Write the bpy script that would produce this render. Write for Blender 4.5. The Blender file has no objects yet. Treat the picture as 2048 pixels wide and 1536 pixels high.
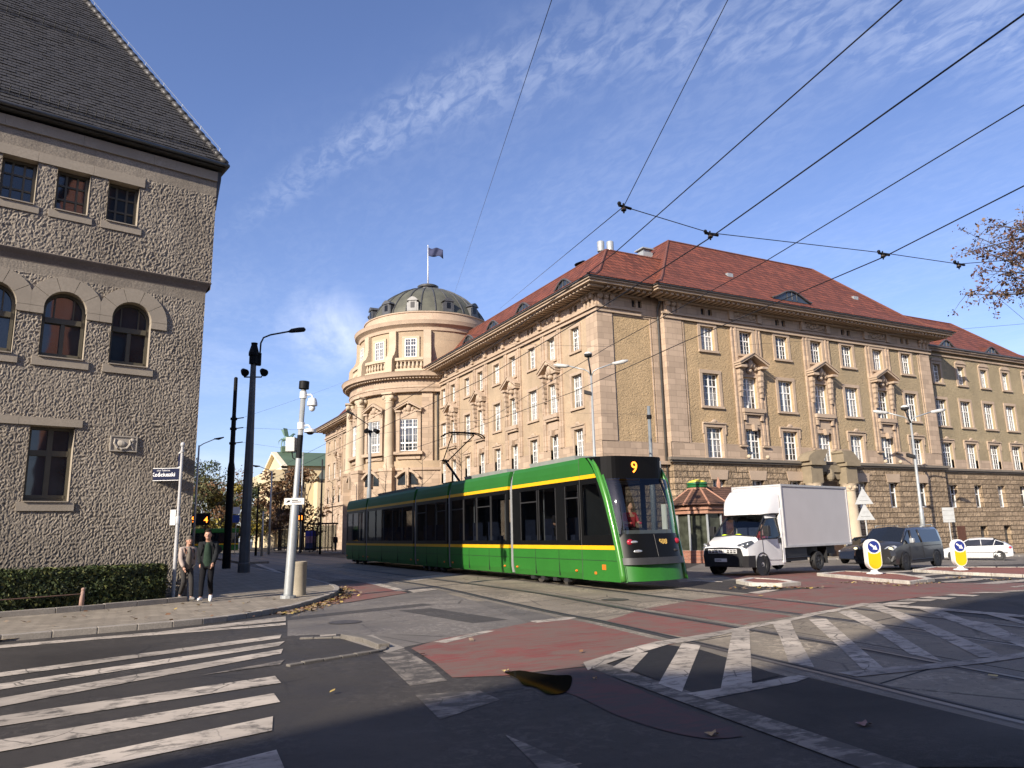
import bpy, bmesh, math, random
from mathutils import Vector, Matrix, noise
R = math.radians
PI = math.pi
rnd = random.Random(7)
sc = bpy.context.scene
col = sc.collection

# ---------------------------------------------------------------- camera model
F, AZ, PITCH, ROLL, H = 1490.0, R(27.6), R(11.3), R(1.27), 1.62
fw = Vector((math.sin(AZ)*math.cos(PITCH), math.cos(AZ)*math.cos(PITCH), math.sin(PITCH)))
r0 = Vector((math.cos(AZ), -math.sin(AZ), 0)); u0 = r0.cross(fw)
rt = r0*math.cos(ROLL) - u0*math.sin(ROLL); up = u0*math.cos(ROLL) + r0*math.sin(ROLL)
cam_d = bpy.data.cameras.new('camera'); cam = bpy.data.objects.new('camera', cam_d); col.objects.link(cam)
cam.matrix_world = Matrix(((rt.x, up.x, -fw.x, 0), (rt.y, up.y, -fw.y, 0), (rt.z, up.z, -fw.z, H), (0, 0, 0, 1)))
cam_d.sensor_width = 36; cam_d.lens = 36*F/2048; cam_d.clip_start = .05; cam_d.clip_end = 3000
sc.camera = cam

def ray(x, y): return fw + rt*((x-1024)/F) - up*((y-768)/F)
def zg(x): return -0.024*max(0, min(x, 90)-16)
def G(x, y, dz=0.0):                      # a pixel of the photo -> the ground point under it
    d = ray(x, y); t = 1.0
    for i in range(200):
        tn = (zg(d.x*t)+dz-H)/d.z
        if abs(tn-t) < 1e-5: break
        t += (tn-t)*.6
    return (d.x*t, d.y*t)

# ---------------------------------------------------------------- objects
def link(o, parent=None):
    col.objects.link(o)
    if parent is not None: o.parent = parent
    return o
def thing(name, label, cat, loc=(0, 0, 0), rz=0, group=None):
    o = bpy.data.objects.new(name, None); o.location = loc; o.rotation_euler = (0, 0, rz); o.empty_display_size = .2
    link(o); return tag(o, label, cat, group)
def tag(o, label, cat, group=None):
    o['label'] = label; o['category'] = cat
    if group: o['group'] = group
    return o
def kind(o, k='structure'):
    o['kind'] = k; return o
def dup(o, parent=None):
    c = o.copy(); link(c, parent)
    for ch in list(o.children): dup(ch, c)
    return c

class MB:
    """collects shapes and links them as ONE mesh object"""
    def __init__(s): s.v = []; s.f = []; s.m = []
    def quad(s, a, b, c, d, mi=0):
        n = len(s.v); s.v += [tuple(a), tuple(b), tuple(c), tuple(d)]; s.f.append((n, n+1, n+2, n+3)); s.m.append(mi); return s
    def poly(s, pts, mi=0):
        n = len(s.v); s.v += [tuple(p) for p in pts]; s.f.append(tuple(range(n, n+len(pts)))); s.m.append(mi); return s
    def box(s, x0, x1, y0, y1, z0, z1, mi=0, T=None):
        p = [(x, y, z) for z in (z0, z1) for y in (y0, y1) for x in (x0, x1)]
        if T: p = [T(*q) for q in p]
        n = len(s.v); s.v += [tuple(q) for q in p]
        for f in ((0, 2, 3, 1), (4, 5, 7, 6), (0, 1, 5, 4), (2, 6, 7, 3), (0, 4, 6, 2), (1, 3, 7, 5)):
            s.f.append(tuple(n+i for i in f)); s.m.append(mi)
        return s
    def prism(s, pts, d, mi=0):           # closed polygon (3D points) extruded by vector d
        n = len(s.v); k = len(pts); d = Vector(d)
        s.v += [tuple(p) for p in pts] + [tuple(Vector(p)+d) for p in pts]
        s.f.append(tuple(range(n+k-1, n-1, -1))); s.f.append(tuple(range(n+k, n+2*k))); s.m += [mi, mi]
        for i in range(k):
            j = (i+1) % k; s.f.append((n+i, n+j, n+k+j, n+k+i)); s.m.append(mi)
        return s
    def lathe(s, prof, seg=16, c=(0, 0, 0), mi=0, a0=0.0, a1=2*PI, axis='z', cap=True):
        n = len(s.v); full = abs(a1-a0-2*PI) < 1e-6; m = seg if full else seg+1
        def P(r, a, z):
            x, y = r*math.cos(a), r*math.sin(a)
            if axis == 'x': return (c[0]+z, c[1]+x, c[2]+y)
            if axis == 'y': return (c[0]+x, c[1]+z, c[2]+y)
            return (c[0]+x, c[1]+y, c[2]+z)
        for (r, z) in prof:
            for i in range(m): s.v.append(P(r, a0+(a1-a0)*i/seg, z))
        for k in range(len(prof)-1):
            for i in range(seg):
                j = (i+1) % m if full else i+1
                s.f.append((n+k*m+i, n+k*m+j, n+(k+1)*m+j, n+(k+1)*m+i)); s.m.append(mi)
        if full and cap:
            if prof[0][0] > 1e-4: s.f.append(tuple(n+i for i in range(m-1, -1, -1))); s.m.append(mi)
            if prof[-1][0] > 1e-4: s.f.append(tuple(n+(len(prof)-1)*m+i for i in range(m))); s.m.append(mi)
        return s
    def tube(s, pts, r, seg=8, mi=0, caps=True):
        pts = [Vector(p) for p in pts]; rs = r if isinstance(r, (list, tuple)) else [r]*len(pts)
        n = len(s.v); ref = None
        for i, p in enumerate(pts):
            t = (pts[min(i+1, len(pts)-1)]-pts[max(i-1, 0)])
            if t.length < 1e-9: t = Vector((0, 0, 1))
            t.normalize()
            if ref is None: ref = Vector((0, 0, 1)) if abs(t.z) < .9 else Vector((1, 0, 0))
            a = t.cross(ref)
            if a.length < 1e-6: a = t.orthogonal()
            a.normalize(); b = t.cross(a)
            ref = b.cross(t) if False else ref
            for k in range(seg):
                q = 2*PI*k/seg; s.v.append(tuple(p+a*(rs[i]*math.cos(q))+b*(rs[i]*math.sin(q))))
        for i in range(len(pts)-1):
            for k in range(seg):
                j = (k+1) % seg; s.f.append((n+i*seg+k, n+i*seg+j, n+(i+1)*seg+j, n+(i+1)*seg+k)); s.m.append(mi)
        if caps:
            s.f.append(tuple(n+k for k in range(seg-1, -1, -1))); s.f.append(tuple(n+(len(pts)-1)*seg+k for k in range(seg))); s.m += [mi, mi]
        return s
    def ball(s, c, rx, ry=None, rz=None, seg=10, rings=6, mi=0):
        ry = ry or rx; rz = rz or rx; n = len(s.v)
        for i in range(rings+1):
            a = PI*i/rings
            for k in range(seg):
                b = 2*PI*k/seg; s.v.append((c[0]+rx*math.sin(a)*math.cos(b), c[1]+ry*math.sin(a)*math.sin(b), c[2]+rz*math.cos(a)))
        for i in range(rings):
            for k in range(seg):
                j = (k+1) % seg; s.f.append((n+i*seg+k, n+(i+1)*seg+k, n+(i+1)*seg+j, n+i*seg+j)); s.m.append(mi)
        return s
    def build(s, name, mats, parent=None, smooth=False, bevel=0, merge=True, auto=None):
        me = bpy.data.meshes.new(name)
        v = s.v
        if parent is not None and s.__dict__.get('world', True):
            o = parent.matrix_basis.inverted()
            par = parent.parent
            while par is not None: o = o @ par.matrix_basis.inverted(); par = par.parent
            v = [o @ Vector(q) for q in v]
        me.from_pydata([tuple(q) for q in v], [], s.f)
        for mm in (mats if isinstance(mats, (list, tuple)) else [mats]): me.materials.append(mm)
        for p, mi in zip(me.polygons, s.m): p.material_index = mi
        bm = bmesh.new(); bm.from_mesh(me)
        if merge: bmesh.ops.remove_doubles(bm, verts=bm.verts, dist=1e-4)
        bmesh.ops.recalc_face_normals(bm, faces=bm.faces)
        bm.to_mesh(me); bm.free()
        if smooth:
            for p in me.polygons: p.use_smooth = True
            if auto is not None: me.set_sharp_from_angle(angle=R(auto))
        ob = bpy.data.objects.new(name, me); link(ob, parent)
        if bevel:
            b = ob.modifiers.new('bevel', 'BEVEL'); b.width = bevel; b.segments = 2; b.limit_method = 'ANGLE'; b.angle_limit = R(40)
        return ob
    def local(s): s.world = False; return s

# ---------------------------------------------------------------- materials
class NT:
    def __init__(s, name):
        s.m = bpy.data.materials.new(name); s.m.use_nodes = True; s.t = s.m.node_tree; s.b = s.t.nodes['Principled BSDF']
    def n(s, ty, **k):
        x = s.t.nodes.new('ShaderNode'+ty)
        for a, b in k.items():
            if a in x.inputs: s.put(x.inputs[a], b)
            else: setattr(x, a, b)
        return x
    def put(s, i, v):
        if isinstance(v, bpy.types.NodeSocket): s.t.links.new(v, i)
        elif isinstance(v, bpy.types.Node): s.t.links.new(v.outputs[0], i)
        else: i.default_value = v
    def pos(s): return s.n('NewGeometry').outputs['Position']
    def obj(s): return s.n('TexCoord').outputs['Object']
    def noise(s, vec, scale, detail=4, rough=.55, dist=0.0):
        x = s.n('TexNoise'); x.inputs['Scale'].default_value = scale; x.inputs['Detail'].default_value = detail
        x.inputs['Roughness'].default_value = rough; x.inputs['Distortion'].default_value = dist
        if vec is not None: s.put(x.inputs['Vector'], vec)
        return x.outputs['Fac']
    def ramp(s, fac, stops):
        x = s.n('ValToRGB'); s.put(x.inputs[0], fac); e = x.color_ramp.elements
        while len(e) < len(stops): e.new(.5)
        for q, (p, c) in zip(e, stops):
            q.position = p; q.color = (c, c, c, 1) if isinstance(c, (int, float)) else tuple(c)+(1,)
        return x.outputs[0]
    def mix(s, fac, a, b, mode='MIX'):
        x = s.n('Mix', data_type='RGBA', blend_type=mode)
        s.put(x.inputs[0], fac)
        for i, v in ((6, a), (7, b)):
            if isinstance(v, (tuple, list)): v = tuple(v)+(1,) if len(v) == 3 else tuple(v)
            s.put(x.inputs[i], v)
        return x.outputs[2]
    def math(s, op, a, b=0.0, c=0.0):
        x = s.n('Math', operation=op); s.put(x.inputs[0], a); s.put(x.inputs[1], b); s.put(x.inputs[2], c); return x.outputs[0]
    def bump(s, h, strength=.5, dist=.02):
        x = s.n('Bump'); s.put(x.inputs['Height'], h); x.inputs['Strength'].default_value = strength; x.inputs['Distance'].default_value = dist
        s.put(s.b.inputs['Normal'], x.outputs[0]); return x
    def mapv(s, vec, scale=(1, 1, 1), rot=(0, 0, 0), loc=(0, 0, 0)):
        x = s.n('Mapping'); s.put(x.inputs[0], vec); x.inputs['Scale'].default_value = scale; x.inputs['Rotation'].default_value = rot; x.inputs['Location'].default_value = loc
        return x.outputs[0]
    def color(s, v): s.put(s.b.inputs['Base Color'], tuple(v)+(1,) if isinstance(v, (tuple, list)) and len(v) == 3 else v)
    def set(s, rough=None, metal=None, spec=None, **k):
        if rough is not None: s.put(s.b.inputs['Roughness'], rough)
        if metal is not None: s.b.inputs['Metallic'].default_value = metal
        if spec is not None: s.b.inputs['Specular IOR Level'].default_value = spec
        return s.m

def sh(c, f): return tuple(min(1, max(0, x*f)) for x in c)
def M(name, c, rough=.7, var=.18, scale=3.0, fine=0.0, bump=0.0, bscale=40.0, bdist=.01, metal=0, spec=.5, world=True, coat=0):
    n = NT(name); p = n.pos() if world else n.obj()
    f = n.noise(p, scale, 5)
    cc = n.mix(n.ramp(f, [(.3, 0.0), (.7, 1.0)]), sh(c, 1-var), sh(c, 1+var))
    if fine: cc = n.mix(n.ramp(n.noise(p, scale*14, 3), [(.35, 0.0), (.65, 1.0)]), cc, sh(c, 1-fine))
    n.color(cc)
    if bump: n.bump(n.noise(p, bscale, 4), bump, bdist)
    if coat: n.b.inputs['Coat Weight'].default_value = coat
    return n.set(rough, metal, spec)
def emit(name, c, s):
    n = NT(name); n.color((0.01, 0.01, 0.01)); n.put(n.b.inputs['Emission Color'], tuple(c)+(1,)); n.b.inputs['Emission Strength'].default_value = s; return n.m

def hz(n, p):                             # along-the-wall coordinate x+y, and z
    s_ = n.n('SeparateXYZ'); n.put(s_.inputs[0], p)
    c = n.n('CombineXYZ'); n.put(c.inputs[0], n.math('ADD', s_.outputs[0], s_.outputs[1])); n.put(c.inputs[1], s_.outputs[2])
    return c.outputs[0]
def ashlar(name, c, w=.95, h=.42, mortar=.012, bump=.35, contrast=.13, rough=.85, streak=.2):
    n = NT(name); p = n.pos(); v = hz(n, p)
    b = n.n('TexBrick', offset=.5); n.put(b.inputs['Vector'], v)
    for k, x in (('Scale', 1.0), ('Mortar Size', mortar), ('Mortar Smooth', .2), ('Bias', 0.0), ('Brick Width', w), ('Row Height', h)): b.inputs[k].default_value = x
    b.inputs['Color1'].default_value = sh(c, 1-contrast)+(1,); b.inputs['Color2'].default_value = sh(c, 1+contrast)+(1,); b.inputs['Mortar'].default_value = sh(c, .62)+(1,)
    big = n.ramp(n.noise(p, .35, 5), [(.35, 0.0), (.7, 1.0)])
    cc = n.mix(n.math('MULTIPLY', big, .35), b.outputs['Color'], sh(c, .72))
    st = n.ramp(n.noise(n.mapv(p, (1.6, 1.6, .12)), 2.0, 5), [(.5, 0.0), (.8, 1.0)])
    cc = n.mix(n.math('MULTIPLY', st, streak), cc, sh(c, .5))
    n.color(cc)
    hgt = n.math('ADD', n.math('MULTIPLY', b.outputs['Fac'], -.6), n.math('MULTIPLY', n.noise(p, 12, 5), .5))
    n.bump(hgt, bump, .03); return n.set(rough, 0, .25)

STONE = ashlar('sandstone_ashlar', (.43, .325, .235), contrast=.18, streak=.4)
STONE_PLAIN = M('sandstone_carved', (.43, .33, .24), .85, .2, .8, .12, .35, 9, .02, spec=.25)
STONE_LIGHT = M('pale_limestone', (.47, .385, .275), .8, .14, 1.2, .08, .2, 14, .01, spec=.25)
def stucco(name, c, bscale=5.5, bd=.09, bs=.9, grey=False):
    n = NT(name); p = n.pos()
    f = n.ramp(n.noise(p, .45, 6, .6), [(.32, 0.0), (.72, 1.0)])
    cc = n.mix(f, sh(c, 1.12), sh((c[0]*.9, c[1]*.92, c[2]*.95), .8))
    st = n.ramp(n.noise(n.mapv(p, (1.3, 1.3, .1)), 2.2, 5), [(.52, 0.0), (.8, 1.0)])
    cc = n.mix(n.math('MULTIPLY', st, .35), cc, (.28, .22, .13))
    cc = n.mix(n.ramp(n.noise(p, 9, 4), [(.4, 0.0), (.65, .45)]), cc, sh(c, .7))
    if grey:                                 # the bays further right are greyer with soot
        sx = n.n('SeparateXYZ'); n.put(sx.inputs[0], p); gm = n.ramp(n.math('ADD', n.math('MULTIPLY', n.math('SUBTRACT', sx.outputs[0], 40.0), .045), n.math('MULTIPLY', n.noise(p, .3, 5), .5)), [(.45, 0.0), (.85, .62)])
        cc = n.mix(gm, cc, (.30, .25, .165))
    n.color(cc)
    h1 = n.noise(n.mapv(p, (1, 1, 1.5)), bscale, 6, .62, .6)
    n.bump(h1, bs, bd); return n.set(.95, 0, .15)
STUCCO_OCHRE = stucco('ochre_rough_render', (.455, .33, .19), grey=True)
STUCCO_GREY = stucco('weathered_grey_render', (.36, .29, .18))
STUCCO_PINK = stucco('buff_render', (.42, .32, .215), 9, .03, .5)
def rustic(name, c):
    n = NT(name); p = n.pos(); v = hz(n, p)
    b = n.n('TexBrick', offset=.5); n.put(b.inputs['Vector'], v)
    for k, x in (('Scale', 1.0), ('Mortar Size', .035), ('Mortar Smooth', .6), ('Bias', 0.0), ('Brick Width', 1.02), ('Row Height', .43)): b.inputs[k].default_value = x
    b.inputs['Color1'].default_value = sh(c, .72)+(1,); b.inputs['Color2'].default_value = sh(c, 1.22)+(1,); b.inputs['Mortar'].default_value = sh(c, .28)+(1,)
    cc = n.mix(n.ramp(n.noise(p, 2.5, 6), [(.35, 0.0), (.7, .7)]), b.outputs['Color'], sh(c, .55))
    n.color(cc)
    hgt = n.math('ADD', n.math('MULTIPLY', b.outputs['Fac'], -1.0), n.math('MULTIPLY', n.noise(p, 4.2, 5, .6, .4), 1.5))
    n.bump(hgt, 1.0, .14); return n.set(.95, 0, .15)
RUSTIC = rustic('rock_faced_sandstone', (.38, .285, .19))
def tiles(name, c, w, h, rough=.7, var=.35, axis=None, spec=.4):
    n = NT(name); p = n.pos()
    v = hz(n, p)
    b = n.n('TexBrick', offset=.5); n.put(b.inputs['Vector'], v)
    for k, x in (('Scale', 1.0), ('Mortar Size', h*.09), ('Mortar Smooth', .5), ('Bias', 0.0), ('Brick Width', w), ('Row Height', h)): b.inputs[k].default_value = x
    b.inputs['Color1'].default_value = sh(c, 1-var)+(1,); b.inputs['Color2'].default_value = sh(c, 1+var)+(1,); b.inputs['Mortar'].default_value = sh(c, .35)+(1,)
    cc = n.mix(n.ramp(n.noise(p, .5, 5), [(.3, 0.0), (.75, .5)]), b.outputs['Color'], sh((c[0]*.85, c[1]*1.05, c[2]*1.1), .72))
    n.color(cc)
    s_ = n.n('SeparateXYZ'); n.put(s_.inputs[0], p)
    saw = n.math('FRACT', n.math('DIVIDE', s_.outputs[2], h))
    n.bump(n.math('ADD', n.math('MULTIPLY', saw, -1.0), n.math('MULTIPLY', b.outputs['Fac'], -.4)), 1.0, h*.5)
    return n.set(rough, 0, spec)
ROOF_RED = tiles('red_clay_roof_tiles', (.20, .055, .028), .34, .36, var=.45)
ROOF_GREY = tiles('dark_slate_grey_roof_tiles', (.050, .049, .048), .2, .19, .45, .3)
def brickm(name, c, w=.25, h=.077):
    n = NT(name); p = n.pos(); v = hz(n, p)
    b = n.n('TexBrick', offset=.5); n.put(b.inputs['Vector'], v)
    for k, x in (('Scale', 1.0), ('Mortar Size', .008), ('Mortar Smooth', .2), ('Bias', 0.0), ('Brick Width', w), ('Row Height', h)): b.inputs[k].default_value = x
    b.inputs['Color1'].default_value = sh(c, .75)+(1,); b.inputs['Color2'].default_value = sh(c, 1.25)+(1,); b.inputs['Mortar'].default_value = (.3, .27, .23, 1)
    n.color(b.outputs['Color']); n.bump(b.outputs['Fac'], -.4, .01); return n.set(.85, 0, .25)
BRICK = brickm('red_brick', (.33, .10, .055))
ROUGHCAST = None
def roughcast():
    n = NT('grey_brown_roughcast'); p = n.pos()
    f = n.ramp(n.noise(p, .6, 5), [(.35, 0.0), (.7, 1.0)])
    cc = n.mix(f, (.335, .292, .235), (.235, .203, .162))
    cc = n.mix(n.ramp(n.noise(p, 30, 3), [(.4, 0.0), (.62, .5)]), cc, (.13, .115, .10))
    st = n.ramp(n.noise(n.mapv(p, (2.2, 2.2, .16)), 1.5, 6, .6), [(.48, 0.0), (.74, .5)]); cc = n.mix(st, cc, (.12, .105, .09))
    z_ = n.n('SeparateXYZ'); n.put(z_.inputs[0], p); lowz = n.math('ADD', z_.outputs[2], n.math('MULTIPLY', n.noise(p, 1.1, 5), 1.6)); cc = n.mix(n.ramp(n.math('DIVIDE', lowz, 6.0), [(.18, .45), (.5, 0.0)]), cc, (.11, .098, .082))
    n.color(cc); n.bump(n.noise(p, 70, 3), .5, .006); return n.set(.95, 0, .15)
ROUGHCAST = roughcast()
SMOOTHCAST = M('grey_brown_smooth_render', (.20, .17, .145), .95, .15, 1.5, .2, .4, 60, .005, spec=.15)
STONE_GREY = M('grey_sandstone_trim', (.34, .295, .235), .85, .14, 1.3, .1, .25, 20, .01, spec=.2)
def glass(name, tint=(.02, .025, .03), rough=.03, spec=.9):
    n = NT(name); p = n.pos()
    n.color(n.mix(n.ramp(n.noise(p, .7, 2), [(.4, 0.0), (.6, 1.0)]), tint, sh(tint, 1.8)))
    n.bump(n.noise(p, .9, 2), .06, .05); return n.set(rough, 0, spec)
GLASS = glass('dark_window_glass')
def curtainglass():
    n = NT('window_glass_with_net_curtains'); p = n.pos()
    s_ = n.n('SeparateXYZ'); n.put(s_.inputs[0], p)
    pl = n.noise(n.mapv(p, (9, 9, .3)), 1.0, 2)
    c1 = n.mix(n.ramp(pl, [(.4, 0.0), (.6, 1.0)]), (.10, .105, .11), (.30, .30, .29))
    who = n.ramp(n.noise(n.mapv(p, (.42, .42, .33)), 1.0, 1), [(.46, 0.0), (.54, 1.0)])
    n.color(n.mix(who, (.018, .02, .024), c1)); n.bump(n.noise(p, .9, 2), .05, .05); return n.set(.04, 0, .8)
GLASS_CURT = curtainglass()
GLASS_BLIND = NT('window_glass_with_pale_blind'); GLASS_BLIND.color(GLASS_BLIND.mix(GLASS_BLIND.ramp(GLASS_BLIND.noise(GLASS_BLIND.mapv(GLASS_BLIND.pos(), (.3, .3, 2)), 3, 3), [(.4, 0.0), (.6, 1.0)]), (.17, .175, .18), (.26, .26, .25))); GLASS_BLIND = GLASS_BLIND.set(.06, 0, .7)
GLASS_DARK = M('unlit_attic_glass', (.008, .008, .009), .25, .2, 3, spec=.3)
WHITE_WOOD = M('white_window_paint', (.74, .73, .69), .5, .06, 4)
GREEN_WOOD = M('olive_brown_window_paint', (.085, .075, .05), .5, .12, 4)
ZINC = M('dark_zinc', (.10, .10, .098), .45, .2, 2, metal=.4)
COPPER = None
def copper():
    n = NT('patinated_dome_metal'); p = n.pos()
    f = n.ramp(n.noise(n.mapv(p, (1, 1, .35)), .9, 6), [(.3, 0.0), (.7, 1.0)])
    n.color(n.mix(f, (.075, .075, .06), (.13, .13, .095)))
    s_ = n.n('SeparateXYZ'); n.put(s_.inputs[0], p)
    saw = n.ramp(n.math('FRACT', n.math('DIVIDE', s_.outputs[2], .55)), [(0.0, 0.0), (.06, 1.0), (1.0, 1.0)])
    n.bump(saw, .5, .03); return n.set(.6, .2, .4)
COPPER = copper()
DARKMETAL = M('dark_grey_pole_paint', (.030, .030, .031), .6, .15, 3, spec=.15)
BLACKMETAL = M('black_pole_paint', (.008, .008, .009), .6, .15, 3, spec=.12)
GALV = M('galvanised_steel', (.36, .38, .38), .45, .14, 3, .1, metal=.25)
WHITE_PLASTIC = M('white_plastic', (.72, .72, .70), .4, .04, 5)
BLACK_PLASTIC = M('black_plastic', (.012, .012, .013), .55, .15, 5, spec=.15)
CONCRETE = M('weathered_concrete', (.34, .30, .23), .9, .18, 3, .15, .3, 50, .005, spec=.2)
RUBBER = M('tyre_rubber', (.016, .016, .017), .8, .15, 8)
# ---------------------------------------------------------------- world and sun
SUN_AZ, SUN_EL = R(28.0), R(26.0)        # the sun stands at the left, a little behind the camera
to_sun = Vector((-math.cos(SUN_AZ)*math.cos(SUN_EL), -math.sin(SUN_AZ)*math.cos(SUN_EL), math.sin(SUN_EL)))
w = bpy.data.worlds.new('World'); sc.world = w; w.use_nodes = True
wt = w.node_tree; bg = wt.nodes['Background']
def WN(ty, **k):
    x = wt.nodes.new('ShaderNode'+ty)
    for a, b in k.items(): setattr(x, a, b)
    return x
def WL(a, b): wt.links.new(a, b)
def WM(op, a, b=0.0):
    x = WN('Math', operation=op)
    for i, v in enumerate((a, b)):
        if isinstance(v, bpy.types.NodeSocket): WL(v, x.inputs[i])
        else: x.inputs[i].default_value = v
    return x.outputs[0]
def WR(f, stops):
    x = WN('ValToRGB'); WL(f, x.inputs[0]); e = x.color_ramp.elements
    while len(e) < len(stops): e.new(.5)
    for q, (p, c) in zip(e, stops): q.position = p; q.color = (c, c, c, 1)
    return x.outputs[0]
sky = WN('TexSky', sky_type='NISHITA'); sky.sun_disc = False; sky.sun_elevation = SUN_EL; sky.sun_rotation = math.atan2(to_sun.x, to_sun.y)
sky.altitude = 60; sky.air_density = 1.0; sky.dust_density = 1.0; sky.ozone_density = 2.5
tc = WN('TexCoord'); sep = WN('SeparateXYZ'); WL(tc.outputs['Generated'], sep.inputs[0])
zc = WM('MAXIMUM', sep.outputs[2], .04)
px_ = WM('DIVIDE', sep.outputs[0], zc); py_ = WM('DIVIDE', sep.outputs[1], zc)    # position on a flat cloud layer
cv = WN('CombineXYZ'); WL(px_, cv.inputs[0]); WL(py_, cv.inputs[1])
def wnoise(vec, scale, detail=6, rough=.6, dist=0.0, mp=None):
    if mp:
        m = WN('Mapping'); WL(vec, m.inputs[0]); m.inputs['Scale'].default_value = mp[0]; m.inputs['Rotation'].default_value = mp[1]; vec = m.outputs[0]
    x = WN('TexNoise'); WL(vec, x.inputs['Vector']); x.inputs['Scale'].default_value = scale; x.inputs['Detail'].default_value = detail; x.inputs['Roughness'].default_value = rough; x.inputs['Distortion'].default_value = dist
    return x.outputs['Fac']
# the long feathered streak: a band of the cloud layer along q = y + 1.75 x - 2.62
warp = WM('MULTIPLY', WM('SUBTRACT', wnoise(cv.outputs[0], 1.1, 3), .5), .35)
cx_ = WM('SUBTRACT', px_, .34)
ycurve = WM('SUBTRACT', 2.07, WM('MULTIPLY', WM('SUBTRACT', 1.0, WM('POWER', 2.718, WM('MULTIPLY', cx_, -2.2))), 1.55))
q = WM('ADD', WM('SUBTRACT', py_, ycurve), warp)
band = WM('SUBTRACT', 1.0, WM('MULTIPLY', WM('ABSOLUTE', WM('ADD', q, -.05)), 3.3))
band = WR(band, [(0.0, 0.0), (.75, 1.0)])
start = WR(WM('ADD', px_, 0.0), [(.22, 0.0), (.42, 1.0)]); 
rip = WR(wnoise(cv.outputs[0], 27, 4, .6, .5, ((1, .5, 1), (0, 0, R(-62)))), [(.40, 0.0), (.62, 1.0)])
fib = WR(wnoise(cv.outputs[0], 3.2, 7, .65, .8), [(.36, 0.0), (.68, 1.0)])
streak = WM('MULTIPLY', WM('MULTIPLY', band, start), WM('ADD', WM('MULTIPLY', WM('ADD', rip, WM('MULTIPLY', rip, fib)), .085), WM('MULTIPLY', fib, .035)))
# thin veil to the right of it
veil_m = WR(WM('ADD', WM('MULTIPLY', px_, .62), WM('MULTIPLY', py_, .30)), [(.62, 0.0), (1.0, 1.0)])
veil_hi = WR(py_, [(.0, 0.0), (1.6, 1.0), (3.6, .15)])
veil = WM('MULTIPLY', veil_m, WR(wnoise(cv.outputs[0], 1.5, 8, .66, .7, ((1.4, .5, 1), (0, 0, R(-35)))), [(.42, .015), (.75, .075)])); veil = WM('MULTIPLY', veil, WM('ADD', .6, WM('MULTIPLY', rip, .8)))
# low banks near the horizon and one puff beside the dome
low = WM('MULTIPLY', WR(sep.outputs[2], [(.05, .75), (.20, .55), (.36, 0.0)]), WR(wnoise(tc.outputs['Generated'], 3.0, 7, .6, .4, ((1, 1, 6.0), (0, 0, 0))), [(.48, 0.0), (.68, .26)]))
dv = WN('Vector' + 'Math', operation='DISTANCE'); WL(tc.outputs['Generated'], dv.inputs[0]); dv.inputs[1].default_value = (.222, .940, .262)
puff = WM('MULTIPLY', WR(dv.outputs['Value'], [(.015, 1.0), (.07, 0.0)]), WR(wnoise(tc.outputs['Generated'], 9, 6, .6, .3), [(.42, 0.0), (.62, .55)]))
fac = WM('MINIMUM', WM('ADD', WM('ADD', streak, veil), WM('ADD', low, puff)), .85)
mx = WN('Mix', data_type='RGBA'); WL(fac, mx.inputs[0]); 
tint = WN('Mix', data_type='RGBA', blend_type='MULTIPLY'); tint.inputs[0].default_value = 1.0; WL(sky.outputs[0], tint.inputs[6]); tint.inputs[7].default_value = (1.32, 1.27, 1.56, 1)
WL(tint.outputs[2], mx.inputs[6]); mx.inputs[7].default_value = (9.0, 9.6, 11.0, 1)
WL(mx.outputs[2], bg.inputs[0]); bg.inputs[1].default_value = .080
sd = bpy.data.lights.new('sun', 'SUN'); so = bpy.data.objects.new('sun', sd); col.objects.link(so)
sd.energy = 5.0; sd.angle = R(.53); sd.color = (1.0, .90, .765)
so.rotation_euler = to_sun.to_track_quat('Z', 'Y').to_euler(); so.location = to_sun*80
vs = sc.view_settings; sc.display_settings.display_device = 'sRGB'
vs.view_transform = 'Standard'; vs.look = 'None'; vs.exposure = .68; vs.gamma = 1; vs.use_curve_mapping = False
sc.cycles.max_bounces = 6; sc.cycles.transparent_max_bounces = 8; sc.cycles.caustics_reflective = False; sc.cycles.caustics_refractive = False
sc.cycles.use_denoising = True; sc.cycles.sample_clamp_indirect = 8

# ---------------------------------------------------------------- ground, roads, markings
def sheet(name, polys, mat, dz, cut=True, step=None):
    bm = bmesh.new(); lay = bm.verts.layers.float.new('lift')
    for i_, p in enumerate(polys):
        try:
            f_ = bm.faces.new([bm.verts.new((x, y, 0)) for x, y in p])
            for v in f_.verts: v[lay] = (i_ % 12)*.00012
        except ValueError: pass
    bmesh.ops.triangulate(bm, faces=[f for f in bm.faces if len(f.verts) > 4])
    g = bm.verts[:]+bm.edges[:]+bm.faces[:]
    bmesh.ops.bisect_plane(bm, geom=g, plane_co=(16, 0, 0), plane_no=(1, 0, 0), dist=1e-5)
    bmesh.ops.bisect_plane(bm, geom=bm.verts[:]+bm.edges[:]+bm.faces[:], plane_co=(90, 0, 0), plane_no=(1, 0, 0), dist=1e-5)
    for v in bm.verts: v.co.z = zg(v.co.x)+dz*.4+v[lay]
    bmesh.ops.recalc_face_normals(bm, faces=bm.faces)
    for f in bm.faces:
        if f.normal.z < 0: f.normal_flip()
    me = bpy.data.meshes.new(name); bm.to_mesh(me); bm.free(); me.materials.append(mat)
    return kind(link_new(name, me))
def link_new(name, me):
    o = bpy.data.objects.new(name, me); col.objects.link(o); return o
def GP(pts): return [G(x, y) for x, y in pts]

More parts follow.
